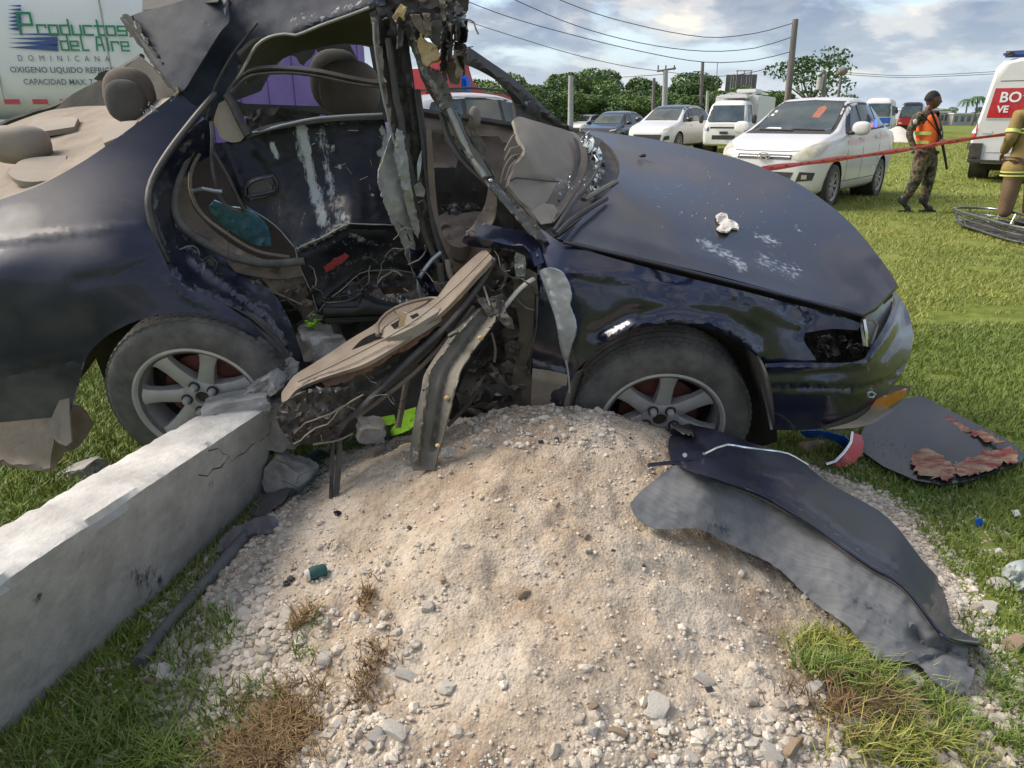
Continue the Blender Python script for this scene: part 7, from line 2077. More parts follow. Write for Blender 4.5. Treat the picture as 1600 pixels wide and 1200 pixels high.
def suv(name, loc, rotz, label, body, roofm, scale=1.0, rails=False, group=None):
    c = Car(name, loc, rotz, label, 'car', SUV, M[body], wheels=(1.35, -1.32), wheel_r=.34, scale=scale, spokes=10)
    c.patch('windscreen', [(-.66, 1.10), (.66, 1.10), (.56, 1.50), (-.56, 1.50)], 'f', 'glass', off=.008)
    c.patch('roof_skin', [(.45, -.62), (.45, .62), (-1.75, .60), (-1.75, -.60)], 't', roofm, off=.005)
    c.patch('lower_grille', [(-.5, .40), (.5, .40), (.55, .62), (-.55, .62)], 'f', 'trim')
    for sd in 'ls':
        s = 1 if sd == 'l' else -1
        c.patch('window_surround', [(1.0, 1.04), (-1.8, 1.12), (-1.55, 1.46), (-1.0, 1.56), (.1, 1.56), (.42, 1.50)], sd, 'trim', off=.003)
        c.patch('side_window', [(.78, 1.07), (.05, 1.08), (.05, 1.50), (.36, 1.47)], sd, 'glass')
        c.patch('side_window', [(-.03, 1.08), (-.85, 1.10), (-.80, 1.51), (-.03, 1.52)], sd, 'glass')
        c.patch('side_window', [(-.93, 1.11), (-1.68, 1.15), (-1.46, 1.42), (-.9, 1.50)], sd, 'glass')
        c.patch('headlight', [(s * .55, .76), (s * .80, .80), (s * .82, .88), (s * .60, .82)], 'f', 'lamp_glass', off=.01)
        c.patch('fog_recess', [(s * .6, .42), (s * .8, .46), (s * .8, .6), (s * .64, .56)], 'f', 'trim')
        c.patch('tail_lamp', [(s * .6, .98), (s * .8, 1.0), (s * .8, 1.14), (s * .62, 1.12)], 'r', 'red_lens', off=.01)
        c.patch('door_handle', [(.15, .93), (.33, .93), (.33, .96), (.15, .96)], sd, body, off=.03, step=.06, th=.03)
        ellipsoid('door_mirror', (.85, s * 1.02, 1.13), (.08, .13, .085), M['black_paint'], c.root, pow_=.8, local=True)
        if rails:
            sweep('roof_rail', [(.3, s * .60, 1.60), (.15, s * .60, 1.70), (-.6, s * .60, 1.73), (-1.2, s * .60, 1.70), (-1.4, s * .59, 1.58)], .025, M['trim'], c.root, local=True)
    c.patch('rear_window', [(-.58, 1.16), (.58, 1.16), (.52, 1.46), (-.52, 1.46)], 'r', 'glass')
    return c
ROADA = math.atan2(-.84, -.54)
suv('white_suv', (6.95, 32.8, .03), ROADA - .04, 'white SUV with black roof and bonnet line parked left of the white light truck', 'white_paint', 'black_paint', 1.13)
suv('black_suv', (5.0, 36.5, .03), ROADA + .05, 'dark SUV half hidden behind the black roofed white SUV', 'black_paint', 'black_paint', 1.0)
suv('silver_suv', (6.1, 62, .02), ROADA, 'small distant silver car seen left of the dark SUV', 'white_paint', 'white_paint', 1.0)
suv('railed_suv', (-.75, 17.6, .03), ROADA + pi - .35, 'white SUV with black roof rails seen through the missing window of the wreck', 'white_paint', 'white_paint', 1.12, rails=True)
suv('dark_hatchback', (9.0, 39.5, .03), ROADA, 'dark car mostly hidden behind the white SUV and the light truck', 'black_paint', 'black_paint', .9)
def light_truck():
    st_ = [(2.35, .70, .35, .95, 1.1, .6), (2.28, .82, .30, 1.02, 1.2, .70), (2.2, .85, .28, 1.06, 1.34, .72), (2.0, .86, .28, 1.10, 1.72, .70), (1.85, .86, .28, 1.12, 1.90, .68), (1.6, .86, .28, 1.12, 1.97, .67), (.9, .86, .28, 1.12, 1.98, .67), (.75, .85, .30, 1.12, 1.95, .67)]
    c = Car('light_truck', (9.45, 31.6, .05), ROADA + .06, 'white cab over light truck with a roof rack, parked behind the white compact sedan', 'truck', st_, M['white_plain'], wheels=(1.55,), wheel_r=.33, spokes=6)
    c.patch('windscreen', [(-.72, 1.16), (.72, 1.16), (.60, 1.78), (-.60, 1.78)], 'f', 'glass')
    c.patch('grille', [(-.55, .93), (.55, .93), (.55, .99), (-.55, .99)], 'f', 'trim')
    c.patch('lower_grille', [(-.45, .52), (.45, .52), (.45, .68), (-.45, .68)], 'f', 'trim')
    c.patch('number_plate', [(-.16, .72), (.16, .72), (.16, .82), (-.16, .82)], 'f', 'trim', off=.02)
    for sd in 'ls':
        s = 1 if sd == 'l' else -1
        c.patch('side_window', [(1.92, 1.18), (1.0, 1.18), (1.0, 1.80), (1.75, 1.80)], sd, 'glass')
        c.patch('headlight', [(s * .60, .84), (s * .78, .84), (s * .78, 1.0), (s * .60, .98)], 'f', 'chrome', off=.01)
        ellipsoid('door_mirror', (1.95, s * 1.03, 1.28), (.05, .09, .17), M['trim'], c.root, pow_=.7, local=True)
        c.patch('wiper', [(s * .1, 1.18), (s * .55, 1.16), (s * .55, 1.18), (s * .1, 1.205)], 'f', 'trim', off=.02)
    box('cargo_box', Vector((-1.1, 0, 1.42)), (3.5, 1.75, 1.5), M['white_plain'], c.root, bev=.04)
    box('chassis', Vector((-.8, 0, .52)), (4.4, .9, .22), M['dark'], c.root)
    for wx in (-1.9,):
        for sy in (-1, 1):
            wh = lathe('rear_wheel', [(0, .1), (.3, .1), (.33, .06), (.33, -.06), (.3, -.1), (0, -.1)], M['rubber'], c.root, seg=28)
            wh.location = (wx, sy * .72, .33)
    rk = empty('roof_rack', (0, 0, 0), 0, c.root)
    for s in (-1, 1):
        sweep('rail', [(1.6, s * .55, 2.06), (-.6, s * .55, 2.30), (-2.6, s * .55, 2.30)], .035, M['white_plain'], rk, local=True)
    box('load', Vector((.9, 0, 2.12)), (1.1, 1.1, .14), M['white_plain'], rk, bev=.03)
    box('load', Vector((-.6, .2, 2.36)), (1.3, .8, .14), M['white_plain'], rk, bev=.03)
light_truck()
def bus(name, loc, rot, label, L=7.0, lower='blue_paint', upper='white_plain'):
    st_ = [(L / 2, .80, .45, 1.2, 1.5, .72), (L / 2 - .05, .98, .35, 1.3, 2.0, .84), (L / 2 - .25, 1.04, .30, 1.35, 2.60, .86), (L / 2 - .7, 1.05, .30, 1.35, 2.75, .86), (-L / 2 + .3, 1.05, .3, 1.35, 2.75, .86), (-L / 2, .98, .4, 1.3, 2.6, .8)]
    c = Car(name, loc, rot, label, 'bus', st_, M[upper], wheels=(L / 2 - 1.3, -L / 2 + 1.6), wheel_r=.42)
    c.patch('windscreen', [(-.92, 1.42), (.92, 1.42), (.84, 2.36), (-.84, 2.36)], 'f', 'glass', off=.01)
    c.patch('lower_front', [(-.98, .72), (.98, .72), (.98, 1.36), (-.98, 1.36)], 'f', lower, off=.006)
    for s, sd in ((1, 'l'), (-1, 's')):
        c.patch('headlight', [(s * .62, .80), (s * .90, .82), (s * .90, .98), (s * .62, .94)], 'f', 'lamp_glass', off=.02)
        for k in range(5):
            x = L / 2 - .9 - k * 1.15
            c.patch('side_window', [(x, 1.5), (x - 1.0, 1.5), (x - 1.0, 2.2), (x, 2.2)], sd, 'glass', step=.2)
        ellipsoid('door_mirror', (L / 2 + .05, s * 1.22, 1.9), (.06, .12, .2), M['trim'], c.root, pow_=.7, local=True)
    return c
b = bus('blue_and_white_bus', (29.3, 60.5, .05), ROADA + .06, 'white bus with blue front and round white badge on the far right road')
cb = ellipsoid('badge', (3.55, -.25, 1.22), (.03, .24, .24), M['white_plain'], b.root, local=True, sub=3)
cb.location = (.02, 0, 0)
b.patch('white_stripe', [(-.9, 1.18), (.2, 1.18), (.2, 1.36), (-.9, 1.36)], 'f', 'white_plain', off=.012)
b = bus('dark_red_bus', (39, 74, .05), ROADA + .05, 'dark vehicle with red front just right of the blue and white bus', lower='red_paint', upper='black_paint')
r = empty('red_flatbed', (-1.2, 23, .05), ROADA, label='red flatbed truck frame with a swept headboard behind the white railed SUV', cat='truck')
V, F = [], []
prof = [(.0, .7), (0, 2.95), (.32, 2.95), (.36, 2.6), (.52, 2.3), (.85, 2.08), (1.3, 2.0), (2.9, 1.98), (2.9, .7)]
for s in (-.6, .6):
    V += [(-x + 1.3, s, z) for x, z in prof]
n = len(prof)
F = [tuple(range(n)), tuple(range(2 * n - 1, n - 1, -1))] + [(i, (i + 1) % n, n + (i + 1) % n, n + i) for i in range(n)]
add_mesh('bed_side', V, F, M['red_paint'], r, local=True, smooth=False)
for x in (-1.2, .6):
    for s in (-1, 1):
        wh = lathe('wheel', [(0, .13), (.42, .13), (.48, .08), (.48, -.08), (.42, -.13), (0, -.13)], M['rubber'], r, seg=28)
        wh.location = (x, s * 1.05, .48)
box('blue_drum', Vector((1.75, .9, 1.9)), (.35, .5, 1.0), M['bright_blue'], r, bev=.08)
box('cab', Vector((2.6, 0, 1.5)), (1.5, 2.2, 2.0), M['red_paint'], r, bev=.15)
t_ = empty('purple_trailer', (-5.5, 14.4, .0), ROADA + .15, label='purple box trailer seen through the rear window openings of the wreck', cat='trailer')
bm = bmesh.new()
box_bm(bm, Vector((0, 0, 2.1)), (6.2, 2.4, 2.7), bev=.05)
from_bm('box_body', bm, M['purple'], t_)
for k in range(9):
    box('side_rib', Vector((-2.8 + k * .7, -1.21, 2.1)), (.03, .02, 2.6), M['purple'], t_)
    box('side_rib', Vector((-2.8 + k * .7, 1.21, 2.1)), (.03, .02, 2.6), M['purple'], t_)
for s in (-1, 1):
    for k in range(6):
        box('marker_strip', Vector((-2.6 + k * 1.0, s * 1.215, .92)), (.35, .012, .07), M['red_lens'], t_)
    for x in (-2.0, -1.0):
        wh = lathe('wheel', [(0, .13), (.42, .13), (.48, .08), (.48, -.08), (.42, -.13), (0, -.13)], M['rubber'], t_, seg=28)
        wh.location = (x, s * 1.0, .48)
def tanker():
    y = 8.0
    r = empty('gas_tanker', (-5.2, 8.9, .0), radians(8), label='white liquid oxygen tanker with green and blue lettering at the left', cat='tanker truck')
    bm = bmesh.new()
    V, F = [], []
    n, k = 24, 40
    for i in range(n):
        x = -5.6 + 6.9 * i / (n - 1)
        e = 1.0
        if i == 0 or i == n - 1:
            e = .82
        for j in range(k):
            a = 2 * pi * j / k
            V.append((x if e == 1.0 else x, math.copysign(abs(cos(a)) ** .55, cos(a)) * .95 * e, 2.05 + math.copysign(abs(sin(a)) ** .6, sin(a)) * .80 * e))
    for i in range(n - 1):
        for j in range(k):
            F.append((i * k + j, i * k + (j + 1) % k, (i + 1) * k + (j + 1) % k, (i + 1) * k + j))
    F += [tuple(range(k - 1, -1, -1)), tuple((n - 1) * k + j for j in range(k))]
    add_mesh('tank', V, F, M['tank_white'], r, local=True, autosharp=50)
    box('chassis', Vector((-2.3, 0, 1.05)), (7.2, 1.0, .25), M['dark'], r)
    box('side_skirt', Vector((-2.2, -.93, 1.18)), (6.4, .03, .32), M['white_plain'], r)
    for x in (-4.6, -1.0, .2):
        for s in (-1, 1):
            wh = lathe('wheel', [(0, .13), (.42, .13), (.5, .08), (.5, -.08), (.42, -.13), (0, -.13)], M['rubber'], r, seg=28)
            wh.location = (x, s * .8, .5)
    inv = (Matrix.Translation(r.location) @ Matrix.Rotation(radians(8), 4, 'Z')).inverted()
    d8 = Vector((cos(radians(8)), sin(radians(8)), 0))
    nrm = Vector((sin(radians(8)), -cos(radians(8)), 0))
    pl = Vector(r.location) + nrm * .962
    def at(px, py):
        d = Vector(rays(px, py))
        t = (pl - Vector((0, 0, CAMZ))).dot(nrm) / d.dot(nrm)
        return inv @ (Vector((0, 0, CAMZ)) + d * t)
    def txt(s, px, py, px2, hpx, m, bold=0.0, name='lettering', spacing=1.0):
        a, b_, c_ = at(px, py), at(px2, py), at(px, py - hpx)
        o = text_mesh(name, s, 1.0, M[m], r, bold=bold, spacing=spacing)
        xs = [v.co.x for v in o.data.vertices]
        ys = [v.co.y for v in o.data.vertices]
        w, h = max(xs) - min(xs), max(ys)
        sx, sz = (b_.x - a.x) / w, (c_.z - a.z) / h
        for v in o.data.vertices:
            v.co = Vector(((v.co.x - min(xs)) * sx, 0, v.co.y * sz))
        o.location = (a.x, a.y - .004, a.z)
        o.rotation_euler = (0, 0, 0)
        return o
    def blocky(s, px, py, px2, hs, m, w=.16):
        """square drawn lettering built stroke by stroke"""
        G = {'P': [(0, 0, 0, 1), (0, 1, 1, 1), (1, 1, 1, .45), (1, .45, 0, .45)], 'r': [(0, 0, 0, .62), (0, .62, 1, .62), (1, .62, 1, .5)], 'o': [(0, 0, 0, .62), (0, .62, 1, .62), (1, .62, 1, 0), (1, 0, 0, 0)],
             'd': [(0, 0, 0, .62), (0, .62, 1, .62), (1, 1, 1, 0), (1, 0, 0, 0)], 'u': [(0, .62, 0, 0), (0, 0, 1, 0), (1, 0, 1, .62)], 'c': [(1, .62, 0, .62), (0, .62, 0, 0), (0, 0, 1, 0)], 't': [(.35, 1, .35, 0), (0, .62, 1, .62), (.35, 0, 1, 0)],
             's': [(1, .62, 0, .62), (0, .62, 0, .31), (0, .31, 1, .31), (1, .31, 1, 0), (1, 0, 0, 0)], 'e': [(1, 0, 0, 0), (0, 0, 0, .62), (0, .62, 1, .62), (1, .62, 1, .31), (1, .31, 0, .31)], 'L': [(.2, 1, .2, 0), (.2, 0, 1, 0)],
             'A': [(0, 0, .2, .95), (.2, .95, .8, .95), (.8, .95, 1, 0), (.1, .4, .9, .4)], 'I': [(.5, 0, .5, .9)], ' ': []}
        n = sum({'P': 1.5, ' ': .6, 'I': .6}.get(ch, 1.0) for ch in s)
        a, b_ = at(px, py), at(px2, py)
        cw = (b_.x - a.x) / n
        H = at(px, py - hs).z - a.z
        bm = bmesh.new()
        x = a.x
        for ch in s:
            k_ = {'P': 1.5, ' ': .6, 'I': .6}.get(ch, 1.0)
            hh = H * (1.42 if ch == 'P' else 1.0)
            lw = cw * k_ * .74
            th = cw * w * (1.25 if ch == 'P' else 1)
            for (x0, y0, x1, y1) in G[ch]:
                p, q = Vector((x + x0 * lw, 0, a.z + y0 * hh)), Vector((x + x1 * lw, 0, a.z + y1 * hh))
                if ch == 'P':
                    p.z -= 0
                d_ = q - p
                L_ = d_.length + th
                an = math.atan2(d_.z, d_.x)
                box_bm(bm, (p + q) / 2 + Vector((0, a.y - .003 - .0003 * len(bm.verts) / 8 % .001, 0)), (L_, .002, th), Matrix.Rotation(-an, 4, 'Y'))
            x += cw * k_
        return from_bm('lettering', bm, M[m], r)
    for x in (-3.6, -1.9, -.2, .9):
        box('weld_seam', Vector((x, -.948, 2.05)), (.012, .012, 1.1), M['pole_grey'], r)
    box('weld_seam', Vector((-2.1, -.945, 2.62)), (6.6, .012, .014), M['pole_grey'], r)
    blocky('Productos', 33, 53, 203, 23, 'green_text')
    blocky('deL AIre', 97, 78, 206, 22, 'green_text')
    txt('DOMINICANA', 29, 95, 172, 9, 'grey_text', spacing=2.4)
    txt('OXIGENO LIQUIDO REFRIGERADO', 17, 113, 214, 9, 'grey_text', bold=.012)
    txt('CAPACIDAD MAX. 7', 38, 132, 146, 9, 'grey_text', bold=.012)
    for (x0, x1, ys, m) in ((12, 33, [(9, 1.5), (15, 2), (21, 2.5), (27, 3), (33, 3), (39, 3), (45, 3)], 'blue_text'), (12, 90, [(53, 2), (60, 3), (67, 4), (74, 5)], 'blue_text')):
        for yy, h in ys:
            A, B = at(x0, yy), at(x1 + (0), yy)
            V = [(A.x, A.y - .003, A.z), (B.x, B.y - .003, A.z - .010 * h * .6), (B.x, B.y - .003, A.z + .012 * h * .6)]
            add_mesh('speed_line', V, [(0, 1, 2)], M[m], r, local=True, smooth=False)
    for x0 in (-35, 7, 51, 94):
        a = at(x0, 159)
        box('reflective_strip', Vector((a.x + .075, a.y - .003, a.z)), (.15, .004, .05), M['red_lens'], r)
    box('cab', Vector((-6.8, 0, 1.75)), (1.9, 2.2, 2.3), M['white_plain'], r, bev=.15)
tanker()
def ambulance():
    st_ = [(-2.9, .93, .42, 1.15, 2.40, .74), (-2.86, .99, .40, 1.15, 2.46, .80), (-2.6, 1.0, .36, 1.15, 2.50, .82), (1.2, 1.0, .36, 1.15, 2.50, .82), (1.7, 1.0, .36, 1.15, 2.3, .8), (2.2, .98, .36, 1.12, 1.7, .8), (2.9, .9, .4, .9, 1.1, .7), (3.0, .8, .45, .8, .9, .6)]
    p = PZ(1592, 288, .05)
    c = Car('rescue_van', (p.x + .05 + 2.9 * cos(.93), p.y + .2 + 2.9 * sin(.93), .05), .93, 'white high roofed rescue van with red sign seen from behind at the right edge', 'van', st_, M['white_paint'], wheels=(1.9, -1.6), wheel_r=.35)
    c.patch('door_gap', [(-.006, .5), (.006, .5), (.006, 2.3), (-.006, 2.3)], 'r', 'trim', off=.003, step=.2)
    c.patch('roof_seam', [(-.86, 2.02), (.86, 2.02), (.86, 2.035), (-.86, 2.035)], 'r', 'trim', off=.003, step=.2)
    for s in (1, -1):
        c.patch('tail_lamp', [(s * .90, .92), (s * .985, .92), (s * .965, 1.26), (s * .94, 1.26), (s * .90, 1.18)], 'r', 'red_lens', off=.012, step=.04)
        c.patch('reversing_lamp', [(s * .91, 1.0), (s * .975, 1.0), (s * .975, 1.10), (s * .91, 1.10)], 'r', 'white_plain', off=.018, step=.04)
        c.patch('bumper_corner', [(s * .72, .40), (s * 1.0, .40), (s * .99, .80), (s * .74, .80)], 'r', 'trim', off=.05, th=.05, step=.06)
        c.patch('door_recess', [(s * .10, 1.28), (s * .80, 1.28), (s * .74, 1.92), (s * .10, 1.92)], 'r', 'white_plain', off=.012, step=.1, smooth=False)
        c.patch('sign', [(s * .12, 1.31), (s * .78, 1.31), (s * .725, 1.89), (s * .12, 1.89)], 'r', 'red_lens', off=.02, step=.1)
        c.patch('door_handle_plate', [(s * .62, 1.0), (s * .80, 1.0), (s * .80, 1.06), (s * .62, 1.06)], 'r', 'white_plain', off=.012, step=.05)
        c.patch('lower_panel', [(s * .2, .62), (s * .66, .62), (s * .66, .84), (s * .2, .84)], 'r', 'white_plain', off=.012, step=.1)
    for s, t1, t2 in ((1, 'BO', 'VE'),):
        for t, z, h in ((t1, 1.62, .20), (t2, 1.42, .13)):
            o = text_mesh('lettering', t, h * 1.4, M['white_text'], c.root, bold=.006)
            for v in o.data.vertices:
                v.co = Vector((-2.935, .62 - v.co.x, z + v.co.y))
    step_ = box('rear_step', Vector((-3.02, 0, .44)), (.22, 1.9, .05), M['trim'], c.root)
    lb = box('light_bar', Vector((-2.5, .1, 2.56)), (.3, 1.3, .12), M['blue_text'], c.root, bev=.04)
    o = ellipsoid('badge', (-2.86, .25, 2.22), (.02, .11, .05), M['blue_paint'], c.root, local=True, sub=3)
    o = ellipsoid('badge_centre', (-2.868, .25, 2.22), (.02, .07, .022), M['white_plain'], c.root, local=True, sub=3)
    ellipsoid('camera_pod', (-2.75, .62, 2.56), (.12, .08, .05), M['trim'], c.root, local=True, sub=2)
ambulance()
def skin_mesh(name, joints, edges, m, parent, sub=2):
    me = bpy.data.meshes.new('tmp')
    keys = list(joints)
    me.from_pydata([tuple(joints[k][0]) for k in keys], [(keys.index(a), keys.index(b)) for a, b in edges], [])
    o = bpy.data.objects.new('tmp', me)
    COL.objects.link(o)
    md = o.modifiers.new('s', 'SKIN')
    md.use_smooth_shade = True
    for i, k in enumerate(keys):
        r = joints[k][1]
        me.skin_vertices[0].data[i].radius = r if isinstance(r, tuple) else (r, r)
        me.skin_vertices[0].data[i].use_root = i == 0
    s = o.modifiers.new('d', 'SUBSURF')
    s.levels = s.render_levels = sub
    dg = bpy.context.evaluated_depsgraph_get()
    me2 = bpy.data.meshes.new_from_object(o.evaluated_get(dg))
    bpy.data.objects.remove(o)
    me2.polygons.foreach_set('use_smooth', [True] * len(me2.polygons))
    me2.materials.clear()
    return link(name, me2, m, parent)
def head(parent, c, yaw, helmet=False):
    """skull with brow, nose, lips, chin and ears; local coordinates, face towards yaw"""
    bm = bmesh.new()
    bmesh.ops.create_icosphere(bm, subdivisions=4, radius=1)
    for v in bm.verts:
        p = v.co.copy()
        x, y, z = p
        q = Vector((x * .098, y * .076, z * .118))
        if z < 0:
            q.x += .008
            q.y *= 1 - .30 * (-z) ** 1.5
            q.x *= 1 - .12 * (-z)
        if x > .5:
            q.x += .022 * math.exp(-((y / .14) ** 2)) * math.exp(-(((z + .12) / .17) ** 2))       # nose
            q.x += .008 * math.exp(-((y / .35) ** 2)) * math.exp(-(((z + .47) / .07) ** 2))        # upper lip
            q.x += .008 * math.exp(-((y / .30) ** 2)) * math.exp(-(((z + .60) / .06) ** 2))
            q.x -= .010 * math.exp(-(((abs(y) - .36) / .14) ** 2)) * math.exp(-(((z - .06) / .10) ** 2))   # eye sockets
            q.x += .006 * math.exp(-(((z - .22) / .08) ** 2))
            q.x += .010 * math.exp(-((y / .3) ** 2)) * math.exp(-(((z + .86) / .12) ** 2))
        q.y += .014 * math.copysign(1, y) * math.exp(-((x / .12) ** 2)) * math.exp(-(((z + .05) / .22) ** 2)) * (abs(y) > .8)
        v.co = q
    bmesh.ops.transform(bm, matrix=Matrix.Translation(c) @ Matrix.Rotation(yaw, 4, 'Z'), verts=bm.verts)
    return bm
def hand(parent, pts_, palm, dirv, side, m):
    """palm with four unequal curled fingers and a thumb"""
    j = {'w': (palm - dirv * .05, .022), 'p': (palm, (.030, .018))}
    e = [('w', 'p')]
    for k, (o_, L) in enumerate(((-.027, .065), (-.009, .074), (.010, .070), (.027, .055))):
        b = palm + side * o_ + dirv * .045
        j['a%d' % k] = (b, .0095)
        j['b%d' % k] = (b + dirv * L * .5 + Vector((0, -.008, 0)), .0085)
        j['c%d' % k] = (b + dirv * L * .85 + Vector((0, -.026, 0)), .0075)
        e += [('p', 'a%d' % k), ('a%d' % k, 'b%d' % k), ('b%d' % k, 'c%d' % k)]
    j['t'] = (palm - side * .040 + dirv * .01, .011)
    j['u'] = (palm - side * .050 + dirv * .045, .009)
    e += [('p', 't'), ('t', 'u')]
    return skin_mesh('hand', j, e, m, parent, 1)
def soldier():
    Y0 = 10.75
    base = P(1430, 331, Y0)
    base.z = gz(Y0)
    r = empty('person', base, label='person in camouflage uniform and orange safety vest with a slung long gun', cat='person')
    def J(px, py, dy=0.0):
        return P(px, py, Y0 + dy) - base
    A = {'pel': (J(1446, 240), (.150, .115)), 'bel': (J(1446, 222), (.145, .11)), 'che': (J(1446, 198), (.155, .115)), 'sho': (J(1446, 180), (.125, .095)), 'neck': (J(1450, 173), .058), 'hd': (J(1456, 160), .05),
         'sa': (J(1431, 184, -.06), .062), 'ea': (J(1420, 210, -.08), .050), 'wa': (J(1430, 234, -.17), .034),
         'sb': (J(1460, 184, .10), .066), 'eb': (J(1468, 206, .05), .05), 'wb': (J(1470, 216, -.16), .034),
         'ha': (J(1439, 252, -.05), .118), 'ka': (J(1430, 284, -.06), .088), 'aa': (J(1412, 314, .0), .062),
         'hb': (J(1453, 252, .06), .118), 'kb': (J(1450, 284, .04), .088), 'ab': (J(1443, 316, .04), .062)}
    E = [('pel', 'bel'), ('bel', 'che'), ('che', 'sho'), ('sho', 'neck'), ('sho', 'sa'), ('sa', 'ea'), ('ea', 'wa'), ('sho', 'sb'), ('sb', 'eb'), ('eb', 'wb'), ('pel', 'ha'), ('ha', 'ka'), ('ka', 'aa'), ('pel', 'hb'), ('hb', 'kb'), ('kb', 'ab')]
    Ab = {k: A[k] for k in A if k != 'hd'}
    body = skin_mesh('body', {**{k: (v[0], tuple(x * .8 for x in v[1]) if isinstance(v[1], tuple) else v[1] * .86) for k, v in A.items()}}, E + [('neck', 'hd')], M['skin'], r)
    skin_mesh('uniform_shirt', {k: A[k] for k in ('bel', 'che', 'sho', 'sa', 'ea', 'wa', 'sb', 'eb', 'wb')}, [e for e in E if e[0] in ('bel', 'che', 'sho', 'sa', 'ea', 'sb', 'eb') and e[1] != 'neck'], M['camo'], r)
    skin_mesh('uniform_trousers', {k: A[k] for k in ('pel', 'bel', 'ha', 'ka', 'aa', 'hb', 'kb', 'ab')}, [('pel', 'bel')] + [e for e in E if e[0] in ('pel', 'ha', 'ka', 'hb', 'kb') and e[1] != 'bel'], M['camo'], r)
    from_bm('head', head(r, J(1458, 157), -.35), M['skin'], r, smooth=True, autosharp=80)
    hb = head(r, J(1456.5, 155.8), -.35)
    c0 = J(1456.5, 155.8)
    dl = [v for v in hb.verts if (v.co - c0).z < .035 and (v.co - c0).x > -.02 or (v.co - c0).z < -.02]
    bmesh.ops.delete(hb, geom=dl, context='VERTS')
    for v in hb.verts:
        v.co = c0 + (v.co - c0) * 1.035
    from_bm('hair', hb, M['hair'], r, smooth=True, autosharp=80)
    for dy in (-.03, .028):
        f = Vector((cos(-.35), sin(-.35), 0))
        s_ = Vector((-f.y, f.x, 0))
        ellipsoid('eye', J(1458, 157) + f * .084 + s_ * dy + Vector((0, 0, .006)), (.007, .010, .005), M['hair'], r, local=True, sub=2)
    vest = skin_mesh('safety_vest', {'a': (J(1449, 234, -.03), (.185, .150)), 'b': (J(1449, 218, -.03), (.185, .155)), 'c': (J(1450, 198, -.03), (.18, .155)), 'd': (J(1450, 185, -.03), (.135, .13)), 'e': (J(1450, 178, -.02), (.085, .10))}, [('a', 'b'), ('b', 'c'), ('c', 'd'), ('d', 'e')], M['orange'], r)
    for y_, k in ((208, 'b'), (222, 'a')):
        c = J(1449, y_, -.03)
        bm = bmesh.new()
        n = 28
        rows = []
        for dz in (-.022, .022):
            rows.append([bm.verts.new(c + Vector((.188 * cos(2 * pi * i / n), .162 * sin(2 * pi * i / n), dz))) for i in range(n)])
        for i in range(n):
            bm.faces.new((rows[0][i], rows[0][(i + 1) % n], rows[1][(i + 1) % n], rows[1][i]))
        from_bm('reflective_band', bm, M['reflect'], r, smooth=True)
    box('belt', J(1446, 238), (.31, .25, .05), M['boots'], r, bev=.02)
    sweep('sling', [J(1440, 178, -.14), J(1452, 190, -.17), J(1464, 205, -.18), J(1472, 220, -.2)], .022, M['gun'], r, local=True, sides=6, flat=.3)
    g = empty('long_gun', (0, 0, 0), 0, r)
    sweep('stock', [J(1455, 174, -.17), J(1462, 190, -.19), J(1468, 206, -.20)], [.030, .026, .022], M['gun'], g, local=True, sides=8, flat=.6)
    sweep('receiver', [J(1467, 202, -.20), J(1473, 226, -.22)], .024, M['gun'], g, local=True, sides=8, flat=.7)
    sweep('barrel', [J(1472, 222, -.22), J(1477, 248, -.24), J(1479.5, 265, -.25)], [.020, .018, .016], M['gun'], g, local=True, sides=8)
    sweep('magazine', [J(1470, 212, -.21), J(1464, 222, -.22)], .014, M['gun'], g, local=True, sides=6)
    for wk, ek, sd in (('wa', 'ea', Vector((1, 0, 0))), ('wb', 'eb', Vector((.6, 0, .8)))):
        d = (A[wk][0] - A[ek][0]).normalized()
        hand(r, None, A[wk][0] + d * .06 + Vector((0, -.02, 0)), d, (sd - d * sd.dot(d)).normalized(), M['skin'])
    for hx, hy, tx, ty, dy in ((1409, 318, 1420, 329, 0), (1441, 318, 1455, 330, .04)):
        h = P(hx, hy, Y0 + dy) - base
        t = P(tx, ty, Y0 + dy - .05) - base
        h0, t0 = Vector((h.x, h.y, .045)), Vector((t.x + .03, t.y, .035))
        skin_mesh('boot', {'h': (h0, (.075, .062)), 'm': ((h0 + t0) / 2 + Vector((0, 0, .01)), (.072, .062)), 't': (t0, (.066, .05)), 's': (h0 + Vector((.012, 0, .10)), .070), 'u': (h0 + Vector((.02, 0, .22)), .078)}, [('h', 'm'), ('m', 't'), ('h', 's'), ('s', 'u')], M['boots'], r)
        box('boot_sole', (h0 + t0) / 2 + Vector((.0, 0, -.024)), ((t0 - h0).length + .07, .085, .03), M['boots'], r, bev=.01)
    ellipsoid('shoulder_badge', J(1430, 190, -.17), (.03, .012, .035), M['white_plain'], r, local=True, sub=2)
soldier()
